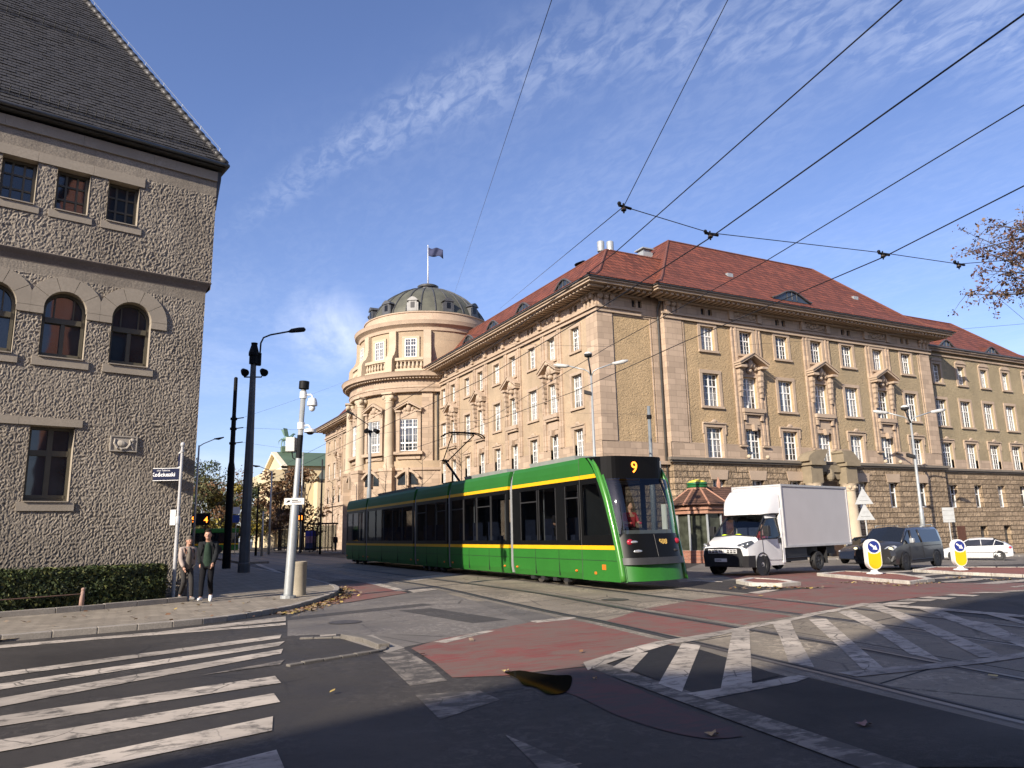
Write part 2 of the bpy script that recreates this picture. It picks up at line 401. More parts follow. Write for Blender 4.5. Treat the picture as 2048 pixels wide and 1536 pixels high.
def asphalt(name, c, patch=.35, crack=True, wet=False):
    n = NT(name); p = n.pos()
    a = n.ramp(n.noise(p, .45, 6, .6, .5), [(.34, 0.0), (.68, 1.0)])
    cc = n.mix(a, sh(c, 1-patch), sh(c, 1+patch*.8))
    tr = n.ramp(n.noise(n.mapv(p, (.22, 2.2, 1), (0, 0, R(-12))), 1.0, 5), [(.35, 0.0), (.7, 1.0)])
    cc = n.mix(n.math('MULTIPLY', tr, .45), cc, sh(c, .62))
    g = n.ramp(n.noise(p, 60, 3, .7), [(.35, 0.0), (.7, 1.0)])
    cc = n.mix(n.math('MULTIPLY', g, .35), cc, sh(c, 1.7))
    if crack:
        vo = n.n('TexVoronoi', feature='DISTANCE_TO_EDGE'); n.put(vo.inputs['Vector'], n.mapv(n.mix(.12, p, n.n('TexNoise').outputs['Color']), (1, 1, 1))); vo.inputs['Scale'].default_value = .55
        ck = n.ramp(vo.outputs['Distance'], [(.004, 1.0), (.012, 0.0)])
        ck = n.math('MULTIPLY', ck, n.ramp(n.noise(p, .3, 3), [(.45, 0.0), (.6, .8)]))
        cc = n.mix(ck, cc, sh(c, .25))
        vs2 = n.n('TexVoronoi', feature='DISTANCE_TO_EDGE'); n.put(vs2.inputs['Vector'], p); vs2.inputs['Scale'].default_value = 5.5
        k2 = n.math('MULTIPLY', n.ramp(vs2.outputs['Distance'], [(.02, 1.0), (.06, 0.0)]), n.ramp(n.noise(p, .35, 4, .6), [(.56, 0.0), (.64, .75)]))
        cc = n.mix(k2, cc, sh(c, .3))
    b1 = n.noise(p, 8, 9, .78, .6); bm_ = n.math('MULTIPLY', n.ramp(b1, [(.50, 0.0), (.56, 1.0)]), n.ramp(n.noise(p, .42, 5, .6), [(.47, 0.0), (.60, .75)])); cc = n.mix(bm_, cc, sh(c, 2.1))
    d1 = n.math('MULTIPLY', n.ramp(n.noise(n.mapv(p, (3, 3, 1), (0, 0, 0), (7, 3, 0)), 3, 8, .75), [(.55, 0.0), (.62, 1.0)]), .5); cc = n.mix(d1, cc, sh(c, .45))
    n.color(cc); n.bump(n.math('ADD', n.noise(p, 90, 3), n.math('MULTIPLY', b1, .8)), .6, .008)
    rgh = n.math('ADD', n.math('MULTIPLY', a, .25), .62); n.put(n.b.inputs['Roughness'], rgh)
    n.b.inputs['Specular IOR Level'].default_value = .35; return n.m
ASPHALT = asphalt('worn_asphalt', (.040, .035, .030))
ASPHALT_DARK = asphalt('fresh_shaded_asphalt', (.015, .0138, .0125), .35, False)  # fresh asphalt, colour lowered further to deepen the foreground shade
ASPHALT_PALE = asphalt('sunlit_worn_asphalt', (.150, .134, .114), .38)  # worn road tone, raised further to brighten the sunlit stretch
TRACKSLAB = asphalt('pale_track_slab', (.215, .182, .134), .38)
def paint(name, c, base, worn=.5, scale=3.5, lo=.42, sw=.4):
    n = NT(name); p = n.pos()
    a = n.noise(p, scale, 8, .72, .4)
    b = n.noise(n.mapv(p, (.5, 3.5, 1), (0, 0, R(-12))), 3.0, 6, .7)
    f = n.ramp(n.math('ADD', n.math('MULTIPLY', a, 1-sw), n.math('MULTIPLY', b, sw)), [(lo, 0.0), (lo+.09, 1.0)])
    f = n.math('ADD', n.math('MULTIPLY', f, worn), 1-worn)
    vo = n.n('TexVoronoi', feature='DISTANCE_TO_EDGE'); n.put(vo.inputs['Vector'], n.mix(.10, p, n.n('TexNoise').outputs['Color'])); vo.inputs['Scale'].default_value = 2.1
    f = n.math('MULTIPLY', f, n.math('SUBTRACT', 1.0, n.math('MULTIPLY', n.ramp(vo.outputs['Distance'], [(.006, 1.0), (.018, 0.0)]), n.ramp(n.noise(p, .6, 4), [(.44, 0.0), (.58, .85)]))))
    wp = n.ramp(n.noise(n.mapv(p, (.35, 1.4, 1), (0, 0, R(-80))), .9, 3), [(.36, .55), (.60, 1.0)]); f = n.math('MULTIPLY', f, wp)
    dirt = n.mix(n.ramp(n.noise(p, 1.1, 6), [(.3, 0.0), (.7, 1.0)]), sh(c, .72), c)
    n.color(n.mix(f, base, dirt)); n.bump(n.noise(p, 70, 3), .35, .005); return n.set(.75, 0, .3)
PAINT = paint('worn_white_road_paint', (.58, .505, .41), (.075, .068, .058), .85, 3.5, .41)
PAINT_FADED = paint('faded_white_road_paint', (.31, .27, .22), (.06, .054, .047), .9, 4, .47)
PAINT_TEXT = PAINT
RED = paint('worn_red_cycle_surface', (.25, .070, .058), (.165, .115, .09), .9, 1.3, .465, .62)
RED_BRICKS = paint('red_paving', (.30, .105, .07), (.2, .1, .08), .5, 2.5, .45)

xs = (-900, 16, 90, 900); ys = (-900, 900)
bm = bmesh.new(); vv = [[bm.verts.new((x, y, zg(x))) for x in xs] for y in ys]
for i in range(3): bm.faces.new((vv[0][i], vv[0][i+1], vv[1][i+1], vv[1][i]))
me = bpy.data.meshes.new('ground'); bm.to_mesh(me); bm.free(); me.materials.append(ASPHALT); kind(link_new('ground', me))

def poly_off(pts, w):                      # polyline -> strip polygon quads of width w
    out = []; P = [Vector(p) for p in pts]; L = []; 
    for i, p in enumerate(P):
        t = (P[min(i+1, len(P)-1)]-P[max(i-1, 0)]).normalized(); nrm = Vector((-t.y, t.x)); L.append((p+nrm*w/2, p-nrm*w/2))
    for a, b in zip(L, L[1:]): out.append([tuple(a[0]), tuple(b[0]), tuple(b[1]), tuple(a[1])])
    return out
def shift(pts, d):
    P = [Vector(p) for p in pts]; o = []
    for i, p in enumerate(P):
        t = (P[min(i+1, len(P)-1)]-P[max(i-1, 0)]).normalized(); o.append(tuple(p+Vector((-t.y, t.x))*d))
    return o
def smooth(pts, n=4):
    P = [Vector(p) for p in pts]; out = []
    for i in range(len(P)-1):
        a = P[max(i-1, 0)]; b = P[i]; c = P[i+1]; d = P[min(i+2, len(P)-1)]
        for k in range(n):
            t = k/n; out.append(tuple(.5*((2*b)+(c-a)*t+(2*a-5*b+4*c-d)*t*t+(3*b-a-3*c+d)*t**3)))
    out.append(tuple(P[-1])); return out
def inten(pts, x): return pts
# tram track: two tracks of two rails that curve towards the right foreground
railA = smooth([(6.15, -2), (6.3, 0)]+GP([(2048, 1447), (1600, 1337), (1200, 1244), (1120, 1229), (968, 1196)])+[(8.9, 22.0), (9.05, 27), (9.3, 40), (10.9, 130)])
railB = smooth([(7.85, -2), (7.98, 0)]+GP([(2048, 1358), (1655, 1285), (1266, 1220)])+[(10.15, 17.5), (10.35, 21), (10.52, 27), (10.78, 40), (12.4, 130)])
railC = smooth([(10.1, -2), (10.25, 0)]+GP([(2048, 1294), (1770, 1252), (1330, 1196)])+[(12.22, 18.5), (12.45, 22), (12.62, 28), (12.95, 45), (14.4, 130)])
railD = smooth([(11.9, -2), (12.05, 0)]+GP([(2048, 1255), (1738, 1220), (1450, 1188)])+[(13.83, 18.5), (14.0, 22), (14.14, 28), (14.5, 45), (15.95, 130)])
sheet('track_slab', poly_off(shift(railA, -.05), 1.0)[2:] , TRACKSLAB, .004)
def between(a, b):
    n = min(len(a), len(b)); return [[a[i], a[i+1], b[i+1], b[i]] for i in range(2, n-1)]
def resample(pts, ys):
    o = []
    for y in ys:
        for a, b in zip(pts, pts[1:]):
            if a[1] <= y <= b[1]:
                t = (y-a[1])/(b[1]-a[1]); o.append((a[0]+(b[0]-a[0])*t, y)); break
    return o
YS = [-1, 1, 2.5, 4, 5, 6, 7, 8, 9, 10, 11, 12, 13, 14, 15, 16, 17, 18, 19, 20, 22, 24, 27, 30, 35, 40, 60, 90, 125]
RA, RB, RC, RD = (resample(r_, YS) for r_ in (railA, railB, railC, railD))
def sh_x(pts, d): return [(x+d, y) for x, y in pts]
sheet('track_slab', [[a, b, c, d] for a, b, c, d in zip(sh_x(RA, .05), sh_x(RA, .05)[1:], sh_x(RD, .55)[1:], sh_x(RD, .55))], TRACKSLAB, .008)
STEEL = M('polished_rail_steel', (.13, .125, .115), .42, .2, 6, metal=.8)
STEEL_DULL = M('dull_rail_steel', (.07, .062, .054), .6, .25, 6, metal=.3)
RAILBED = asphalt('pale_rail_bed', (.17, .148, .115), .3, False)
GROOVE = M('dark_rail_groove', (.008, .008, .008), .9)
for r_, sgn in ((RA, 1), (RB, -1), (RC, 1), (RD, -1)):
    o = sheet('tram_rail', poly_off(r_, .075), STEEL, .020)
    o2 = sheet('rail_groove', poly_off(sh_x(r_, sgn*.070), .065), GROOVE, .018)
    o3 = sheet('rail_edge', poly_off(sh_x(r_, sgn*.125), .045)+poly_off(sh_x(r_, -sgn*.055), .035), STEEL_DULL, .018); sheet('rail_bed', poly_off(sh_x(r_, -sgn*.17), .19), RAILBED, .012)
# transverse slab joints
jt = []
for a, b in ((RA, RB), (RC, RD)):
    for yy in (5.5, 8.9, 12.4, 16.0, 20.0, 24.5):
        p = resample(a, [yy]); q2 = resample(b, [yy+.35])
        if p and q2: jt += poly_off([p[0], q2[0]], .035)
jt += poly_off(resample([(x+.35, y) for x, y in RB], YS[2:20]), .03)
sheet('slab_joint', jt, GROOVE, .012)

# dark fresh patch at the right front, darkened further for the foreground shade
sheet('asphalt_patch', [GP([(1405, 1392), (1600, 1352), (2048, 1462), (2048, 1536), (1830, 1536)])], ASPHALT_DARK, .016)
sheet('asphalt_patch', [GP([(1225, 1328), (1320, 1288), (1400, 1300), (1460, 1318), (1560, 1352), (1395, 1390)])], ASPHALT_DARK, .016)
sheet('road_surface', [GP([(575, 1236), (640, 1212), (700, 1206), (830, 1184), (968, 1196), (1120, 1229), (1200, 1244), (1140, 1238), (1055, 1246), (880, 1280), (800, 1296), (760, 1285), (700, 1268), (575, 1272)]), GP([(500, 1120), (560, 1112), (690, 1120), (690, 1140), (830, 1156), (968, 1196), (830, 1184), (700, 1160), (600, 1150), (520, 1132)]), GP([(1360, 1165), (1480, 1160), (1700, 1140), (2048, 1128), (2048, 1110), (1700, 1112), (1400, 1128), (1340, 1150)])], ASPHALT_PALE, .005)
# red cycle surfaces
red = [[(822, 1297), (880, 1279), (985, 1260), (1060, 1245), (1135, 1236), (1185, 1246), (1235, 1257), (1290, 1272), (1362, 1287), (1300, 1296), (1172, 1333), (1010, 1352), (905, 1356), (868, 1325)],
       [(1212, 1242), (1290, 1218), (1400, 1198), (1520, 1186), (1660, 1176), (1760, 1170), (1900, 1166), (2048, 1166), (2048, 1182), (1850, 1194), (1700, 1212), (1600, 1230), (1500, 1247), (1390, 1279), (1300, 1262)],
       [(1560, 1176), (1622, 1150), (1650, 1148), (1840, 1168), (1900, 1166), (1760, 1174)],
       [(1011, 1354), (1020, 1353), (1020, 1354)],
       [(612, 1191), (640, 1176), (735, 1165), (815, 1186), (690, 1206), (640, 1210)],
       [(1440, 1150), (1640, 1141), (1640, 1150), (1590, 1165), (1480, 1161)]]
sheet('cycle_lane', [GP(p) for p in red], RED, .014)
sheet('cycle_lane', [smooth(GP([(1040, 1356), (1172, 1337), (1300, 1390), (1480, 1462), (1440, 1478), (1395, 1476), (1320, 1460), (1230, 1430), (1150, 1392), (1040, 1356)]), 3)[:-1]], paint('dark_faded_red', (.115, .045, .045), (.05, .043, .042), .9, 1.4, .46), .015)
# ---------------------------------------------------------------- painted markings
def z5(x, y): return (x*.3418, 1160+y*.3418)
def zb(x, y): return (1180+x*.2246, 1140+y*.2246)
def zc_(x, y): return (1600+x*.21875, 1140+y*.21875)
def zd(x, y): return (1680+x*.17969, 960+y*.17969)
def ze(x, y): return (640+x*.293, 1080+y*.293)
# zebra crossing in front of the grey building, stripe by stripe (each slightly different in length and wear)
zebra = [[(0, 545), (1665, 320), (1665, 341), (0, 570)], [(0, 610), (1667, 360), (1667, 385), (0, 645)],
         [(0, 695), (1662, 405), (1662, 432), (0, 745)], [(0, 800), (1655, 560), (1655, 604), (0, 860)],
         [(0, 940), (1655, 660), (1658, 716), (0, 1010)], [(0, 1135), (1655, 795), (1652, 878), (0, 1215)], [(0, 1400), (1642, 995), (1636, 1110), (0, 1520)]]
for k, s_ in enumerate(zebra):
    p = GP([z5(*q) for q in s_]); p[1] = (p[1][0]+rnd.uniform(-.10, .06), p[1][1]); p[2] = (p[2][0]+rnd.uniform(-.10, .06), p[2][1])
    # carry each stripe on to the left, out of the frame
    d0 = Vector(p[0])-Vector(p[1]); d1 = Vector(p[3])-Vector(p[2])
    p[0] = tuple(Vector(p[0])+d0*.35); p[3] = tuple(Vector(p[3])+d1*.35)
    sheet('crosswalk_stripe', [p], PAINT, .020)
sheet('crosswalk_stripe', [GP([z5(1170, 395), z5(1665, 470), z5(1640, 497), z5(1180, 560), z5(0, 800-30)][1:4])], PAINT_FADED, .019)
lines = [[z5(-200, 400), z5(900, 308), z5(1672, 215), z5(1672, 240), z5(900, 320), z5(-200, 420)],
         [z5(500, 350), z5(1672, 252), z5(1672, 266), z5(500, 356)]]
sheet('edge_line', [GP(p) for p in lines], PAINT, .018)
hatch = [[(200, 872), (420, 745), (520, 738), (350, 920)], [(610, 1020), (820, 655), (985, 675), (820, 1092)], [(1160, 1085), (1270, 535), (1420, 530), (1445, 1030)],
         [(1620, 468), (1780, 445), (1835, 575), (2000, 875), (1770, 830), (1690, 600)]]
hatch = [[zb(*q) for q in p] for p in hatch]
hatch += [[zc_(*q) for q in p] for p in
          [[(80, 455), (240, 450), (470, 650), (790, 925), (570, 912), (350, 700)], [(330, 382), (475, 370), (770, 515), (1310, 845), (1000, 772), (640, 528)],
           [(590, 335), (720, 318), (1040, 432), (1400, 590), (1880, 800), (1640, 805), (1280, 622), (820, 412)], [(1060, 350), (1250, 355), (1500, 452), (1760, 500), (2300, 760), (2300, 810), (1800, 622), (1390, 472)],
           [(1680, 402), (1850, 412), (2200, 520), (2200, 545)]]]
border = [[zb(*q) for q in p] for p in [[(-60, 830), (300, 718), (580, 645), (830, 608), (1270, 530), (1270, 560), (1010, 622), (700, 668), (290, 792), (-20, 900)],
          [(1270, 530), (1640, 462), (1850, 424), (2048, 372), (2048, 398), (1860, 445), (1640, 485), (1270, 560)],
          [(860, 1108), (1450, 1020), (1850, 943), (1960, 962), (1840, 1006), (1040, 1162)]]]
border += [[zc_(*q) for q in p] for p in [[(0, 415), (330, 360), (440, 340), (470, 352), (340, 382), (60, 432)], [(440, 340), (560, 308), (720, 310), (720, 330), (610, 330), (480, 352)], [(700, 310), (1300, 352), (2300, 440), (2300, 462), (1300, 376), (700, 328)],
           [(350, 948), (760, 905), (1600, 828), (2300, 720), (2300, 770), (1700, 858), (1000, 935), (520, 985)]]]
sheet('hatched_marking', [GP(p) for p in hatch], PAINT, .024)
sheet('hatched_border', [GP(p) for p in border], PAINT, .028)
# broad line between the red surface and the dark patch
sheet('lane_line', [GP([(1160, 1330), (1205, 1326), (1830, 1536), (2000, 1600), (1860, 1600), (1715, 1536)])], PAINT_FADED, .022)
dash = [[ze(*q) for q in p] for p in [[(1430, 556), (1690, 528), (1760, 530), (1700, 545), (1480, 568)], [(770, 700), (1130, 622), (1200, 622), (860, 705)], [(600, 345), (760, 333), (800, 340), (640, 362)], [(310, 292), (375, 290), (590, 345), (530, 350)],
        [(570, 268), (860, 232), (1010, 226), (850, 250), (650, 282)], [(0, 650), (110, 645), (110, 655), (0, 662)]]]
dash += [[(1495, 1186), (1535, 1180), (1560, 1180), (1520, 1188)], [(1375, 1160), (1445, 1163), (1445, 1165), (1375, 1162)]]
sheet('dashed_line', [GP(p) for p in dash], PAINT, .020)
step = [[(690, 1280), (745, 1270), (765, 1280), (810, 1296), (775, 1306)], [(755, 1310), (808, 1298), (860, 1330), (895, 1362), (820, 1372)]]
sheet('tactile_paving', [GP(step[0])], M('pale_tactile_slab', (.27, .24, .20), .9, .15, 4, .15), .010)
sheet('faded_marking', [GP(step[1]), GP([(830, 1390), (960, 1382), (1000, 1400), (880, 1440)]), GP([(1010, 1470), (1150, 1530), (1180, 1560), (1100, 1560)])], PAINT_FADED, .010)
far_z = [[(200, 1040), (830, 1005), (900, 1012), (420, 1050)], [(620, 1075), (1080, 1040), (1240, 1045), (800, 1085)], [(950, 1105), (1200, 1075), (1420, 1075), (1200, 1100)], [(1110, 1132), (1500, 1095), (1750, 1095), (1500, 1125), (1180, 1142)],
         [(1480, 1160), (1760, 1128), (2100, 1108), (2100, 1128), (1760, 1160)], [(1890, 1192), (2100, 1170), (2100, 1185), (1960, 1200)]]
sheet('crosswalk_stripe', [GP([zd(*q) for q in p]) for p in far_z], PAINT, .026)
dots = [[(120, 1420), (180, 1385), (330, 1380), (270, 1400)], [(400, 1395), (560, 1362), (860, 1358), (760, 1385)], [(620, 1350), (760, 1325), (1090, 1330), (1000, 1352)], [(860, 1312), (990, 1300), (1300, 1312), (1180, 1335)], [(1150, 1285), (1250, 1270), (1560, 1285), (1480, 1300)], [(1420, 1262), (1560, 1250), (1900, 1250), (1800, 1262)], [(1760, 1240), (2100, 1225), (2100, 1238), (1900, 1245)]]
sheet('dashed_line', [GP([zd(*q) for q in p]) for p in dots], PAINT, .018)
farl = [[(595, 1140), (640, 1137), (700, 1146), (650, 1152)], [(560, 1150), (620, 1146), (690, 1160), (640, 1166)], [(500, 1117), (525, 1130), (565, 1145), (560, 1147), (515, 1131), (497, 1118)]]
sheet('crosswalk_stripe', [GP(p) for p in farl[:2]], PAINT_FADED, .006)
sheet('edge_line', [GP(farl[2])], PAINT, .006)
# puddle on the red surface
PUD = NT('puddle_water'); PUD.color((.012, .011, .010)); PUD.set(.03, 0, .5); PUD.t.nodes.remove(PUD.b); df_ = PUD.n('BsdfDiffuse'); df_.inputs[0].default_value = (.010, .009, .006, 1); gl__ = PUD.n('BsdfGlossy'); gl__.inputs['Roughness'].default_value = .04; ms_ = PUD.n('MixShader'); ms_.inputs[0].default_value = .022; PUD.t.links.new(df_.outputs[0], ms_.inputs[1]); PUD.t.links.new(gl__.outputs[0], ms_.inputs[2]); PUD.t.links.new(ms_.outputs[0], PUD.t.nodes['Material Output'].inputs[0])
pp = [(1002, 1346), (1035, 1341), (1075, 1345), (1120, 1350), (1148, 1352), (1150, 1372), (1140, 1388), (1118, 1396), (1092, 1392), (1070, 1378), (1040, 1372), (1025, 1358)]
c0 = GP(pp); cc_ = Vector((sum(q[0] for q in c0)/len(c0), sum(q[1] for q in c0)/len(c0)))
DAMP = NT('damp_asphalt'); DAMP.color(DAMP.mix(DAMP.ramp(DAMP.noise(DAMP.pos(), 5, 5), [(.35, 0.0), (.65, 1.0)]), (.018, .016, .013), (.042, .037, .030))); DAMP.bump(DAMP.noise(DAMP.pos(), 60, 3), .4, .004); DAMP.set(.45, 0, .4)
r3 = random.Random(2)
def blob(k, jit): return smooth([tuple(cc_+(Vector(q)-cc_)*(k*(1+r3.uniform(-jit, jit)))) for q in c0]+[tuple(cc_+(Vector(c0[0])-cc_)*k)], 3)[:-1]
MUD = M('mossy_silt', (.085, .075, .03), .9, .35, 5, .3)

sheet('puddle', [blob(.86, .07)], PUD.m, .032)

# ---------------------------------------------------------------- kerbs, pavements, islands
def paving(name, c, w=.3, h=.3):
    n = NT(name); p = n.pos(); v = n.mapv(p, (1, 1, 1), (0, 0, R(28)))
    b = n.n('TexBrick', offset=.5); n.put(b.inputs['Vector'], v)
    for k, x in (('Scale', 1.0), ('Mortar Size', .012), ('Mortar Smooth', .3), ('Bias', 0.0), ('Brick Width', w), ('Row Height', h)): b.inputs[k].default_value = x
    b.inputs['Color1'].default_value = sh(c, .85)+(1,); b.inputs['Color2'].default_value = sh(c, 1.15)+(1,); b.inputs['Mortar'].default_value = sh(c, .45)+(1,)
    cc = n.mix(n.ramp(n.noise(p, 1.3, 6), [(.35, 0.0), (.7, .6)]), b.outputs['Color'], sh(c, .6))
    n.color(cc); n.bump(n.math('ADD', n.math('MULTIPLY', b.outputs['Fac'], -.7), n.math('MULTIPLY', n.noise(p, 40, 3), .3)), .5, .012); return n.set(.9, 0, .25)
PAVING = paving('small_grey_pavers', (.29, .25, .195))
KERB = M('granite_kerb', (.30, .27, .23), .85, .2, 2.5, .2, .3, 40, .006)
def slab(name, pts, h, mat, z0=None, side=None):
    mb = MB(); n = len(pts)
    top = [(x, y, zg(x)+h) for x, y in pts]; bot = [(x, y, zg(x)-.05) for x, y in pts]
    bm = bmesh.new(); vt = [bm.verts.new(p) for p in top]; vb = [bm.verts.new(p) for p in bot]
    f = bm.faces.new(vt)
    for i in range(n): bm.faces.new((vb[i], vb[(i+1) % n], vt[(i+1) % n], vt[i]))
    bmesh.ops.recalc_face_normals(bm, faces=bm.faces)
    bmesh.ops.triangulate(bm, faces=[f])
    if f.is_valid and f.normal.z < 0: pass
    me = bpy.data.meshes.new(name); bm.to_mesh(me); bm.free(); me.materials.append(mat); return kind(link_new(name, me))
kerb_line = smooth([(-14, 13.0), (-6, 14.75)]+GP([(0, 1283), (400, 1248), (560, 1224)])+[(3.95, 18.7), (4.75, 20.1), (5.45, 21.6), (6.05, 23.6), (6.3, 26), (6.4, 30), (6.45, 40), (6.6, 60), (6.8, 90)], 5)
slab('pavement', kerb_line+[(-40, 90), (-40, 10)], .10, PAVING)
def kerb(name, line, wid=.16, h=.112, mat=KERB, z0=.0, close=False):
    mb = MB(); L = shift(line, wid/2); Rr = shift(line, -wid/2)
    # stones with thin joints
    acc = 0
    for i in range(len(line)-1):
        a, b, c, d = L[i], L[i+1], Rr[i+1], Rr[i]
        seg = Vector(b)-Vector(a); n = max(1, round(seg.length/.95))
        for k in range(n):
            t0, t1 = k/n+.008, (k+1)/n-.004
            q = [Vector(a).lerp(Vector(b), t0), Vector(a).lerp(Vector(b), t1), Vector(d).lerp(Vector(c), t1), Vector(d).lerp(Vector(c), t0)]
            zz = h+rnd.uniform(-.006, .006)
            mb.prism([(p.x, p.y, zg(p.x)-.03) for p in q], (0, 0, zz+.03))
    return kind(mb.build(name, mat, merge=False, bevel=.012))
kerb('kerb', shift(kerb_line, -.02)[:-4])
# ridged yellowish tactile strip along the kerb
tl = smooth(GP([(-60, 1278), (0, 1272), (200, 1252), (400, 1230)]), 6)
tl = [(x*.945, y*.945) for x, y in tl]
TACT = NT('ridged_buff_tactile_slabs'); p_ = TACT.pos(); sx = TACT.n('SeparateXYZ'); TACT.put(sx.inputs[0], p_)
fr = TACT.math('FRACT', TACT.math('MULTIPLY', TACT.math('ADD', sx.outputs[0], TACT.math('MULTIPLY', sx.outputs[1], .2)), 7.0))
TACT.color(TACT.mix(TACT.ramp(fr, [(.40, 0.0), (.55, 1.0)]), (.16, .125, .085), (.36, .29, .19))); TACT.bump(fr, .5, .02); TACT.set(.9, 0, .2)
sheet('tactile_strip', poly_off(tl, .32), TACT.m, .105)
# planting bed kerb along the hedge
hk = [(-9.0, 17.9), (-2.15, 19.55), (-.2, 20.25), (1.62, 21.1)]
bed = hk+[(1.7, 22.5), (-9, 20.4)]
slab('planting_bed', bed, .15, M('dark_soil', (.05, .038, .025), .95, .3, 4, .3))
kerb('kerb', smooth(hk, 3), .12, .22)
# pavements round the university building
ug = [(21.5, 44), (22.5, 39.5), (25.5, 36.3), (30, 35.6), (92, 37.2), (92, 43), (64, 43), (28.5, 43), (28.5, 120), (21.5, 120)]
def grid_slab(name, x0, x1, y0, y1, h, mat):
    return slab(name, [(x0, y0), (x1, y0), (x1, y1), (x0, y1)], h, mat)
slab('pavement', [(27.2, 35.9), (90, 37.2), (90, 43), (27.2, 43)], .11, PAVING)
slab('pavement', [(21.5, 44), (22.5, 39.5), (24.6, 36.8), (27.2, 35.9), (27.2, 43), (28.5, 43), (28.5, 125), (21.5, 125)], .11, PAVING)
kerb('kerb', smooth([(21.5, 90), (21.5, 44), (22.5, 39.5), (24.6, 36.8), (27.2, 35.85), (60, 36.55), (90, 37.15)], 3), .16, .13)
slab('pavement', [(7.2, 52), (8.9, 52), (9.3, 110), (7.3, 110)], .14, PAVING)
# traffic islands of white painted kerb stones round red paving
KERB_WHITE = paint('worn_white_kerb_paint', (.62, .58, .50), (.28, .25, .21), .7, 6, .40)
def island(pts, h=.105):
    c = GP(pts); slab('traffic_island', c, h-.02, RED_BRICKS); kerb('kerb', c+[c[0]], .24, h, KERB_WHITE)
island([(1480, 1167), (1505, 1162), (1560, 1165), (1594, 1171), (1560, 1173.5), (1505, 1172)])
island([(1640, 1152), (1690, 1147), (1800, 1153), (1862, 1163), (1820, 1169), (1730, 1161)])
island([(1832, 1144), (1870, 1138), (2160, 1139), (2160, 1157), (2048, 1155), (1930, 1150)])
# low broken kerb of the cycle refuge on the left
KERB_DARK = M('worn_dark_kerb', (.15, .135, .115), .9, .25, 3, .25, .3, 40, .006)
kerb('kerb', smooth(GP([(575, 1333), (680, 1316), (755, 1304), (768, 1296), (752, 1284), (700, 1276), (600, 1278)]), 3), .10, .03, KERB_DARK)
kerb('kerb', GP([(690, 1276), (735, 1284), (768, 1297)]), .18, .07, KERB_DARK)

# repairs, trench patches and gravelly break-up in the road
r4 = random.Random(12)
def quadpatch(cx, cy, w_, h_, a): c, s_ = math.cos(a), math.sin(a); return [(cx+x*c-y*s_+r4.uniform(-.04, .04), cy+x*s_+y*c+r4.uniform(-.04, .04)) for x, y in ((-w_, -h_), (w_, -h_), (w_, h_), (-w_, h_))]
PATCHES = [asphalt('repair_asphalt_%d' % i, c, .3) for i, c in enumerate(((.06, .054, .047), (.036, .035, .034), (.12, .108, .092)))]
for i, (px, py, w_, h_, a, k) in enumerate(((1030, 1220, 2.4, .35, 1.35, 2), (900, 1230, .4, 1.6, .1, 0), (700, 1225, 2.2, .3, .3, 0), (1900, 1440, .9, .2, 1.3, 0))):
    q = G(px, py); sheet('road_patch', [quadpatch(q[0], q[1], w_, h_, a)], PATCHES[k], .0075+.0006*i)
GRAV = NT('broken_gravelly_asphalt'); gp = GRAV.pos(); g1 = GRAV.noise(gp, 9, 9, .75, .5); g2 = GRAV.noise(gp, 1.6, 5, .6)
gm_ = GRAV.ramp(GRAV.math('ADD', GRAV.math('MULTIPLY', g1, .65), GRAV.math('MULTIPLY', g2, .35)), [(.43, 0.0), (.53, 1.0)])
GRAV.color(GRAV.mix(gm_, (.014, .0125, .011), GRAV.mix(GRAV.ramp(GRAV.noise(gp, 60, 3), [(.4, 0.0), (.65, 1.0)]), (.030, .027, .024), (.06, .053, .045)))); GRAV.bump(g1, 1.0, .03); GRAV.set(.85, 0, .25)
# a manhole and a gully by the kerb
for px, py, r_ in ((1230, 1200, .33), (690, 1245, .32)):
    q = G(px, py); o = sheet('manhole_cover', [[(q[0]+r_*math.cos(2*PI*k/20), q[1]+r_*math.sin(2*PI*k/20)) for k in range(20)]], STEEL_DULL, .03)
q = G(560, 1246); sheet('gully_grate', [quadpatch(q[0]-1.4, q[1]-.3, .3, .2, .25)], GROOVE, .012)
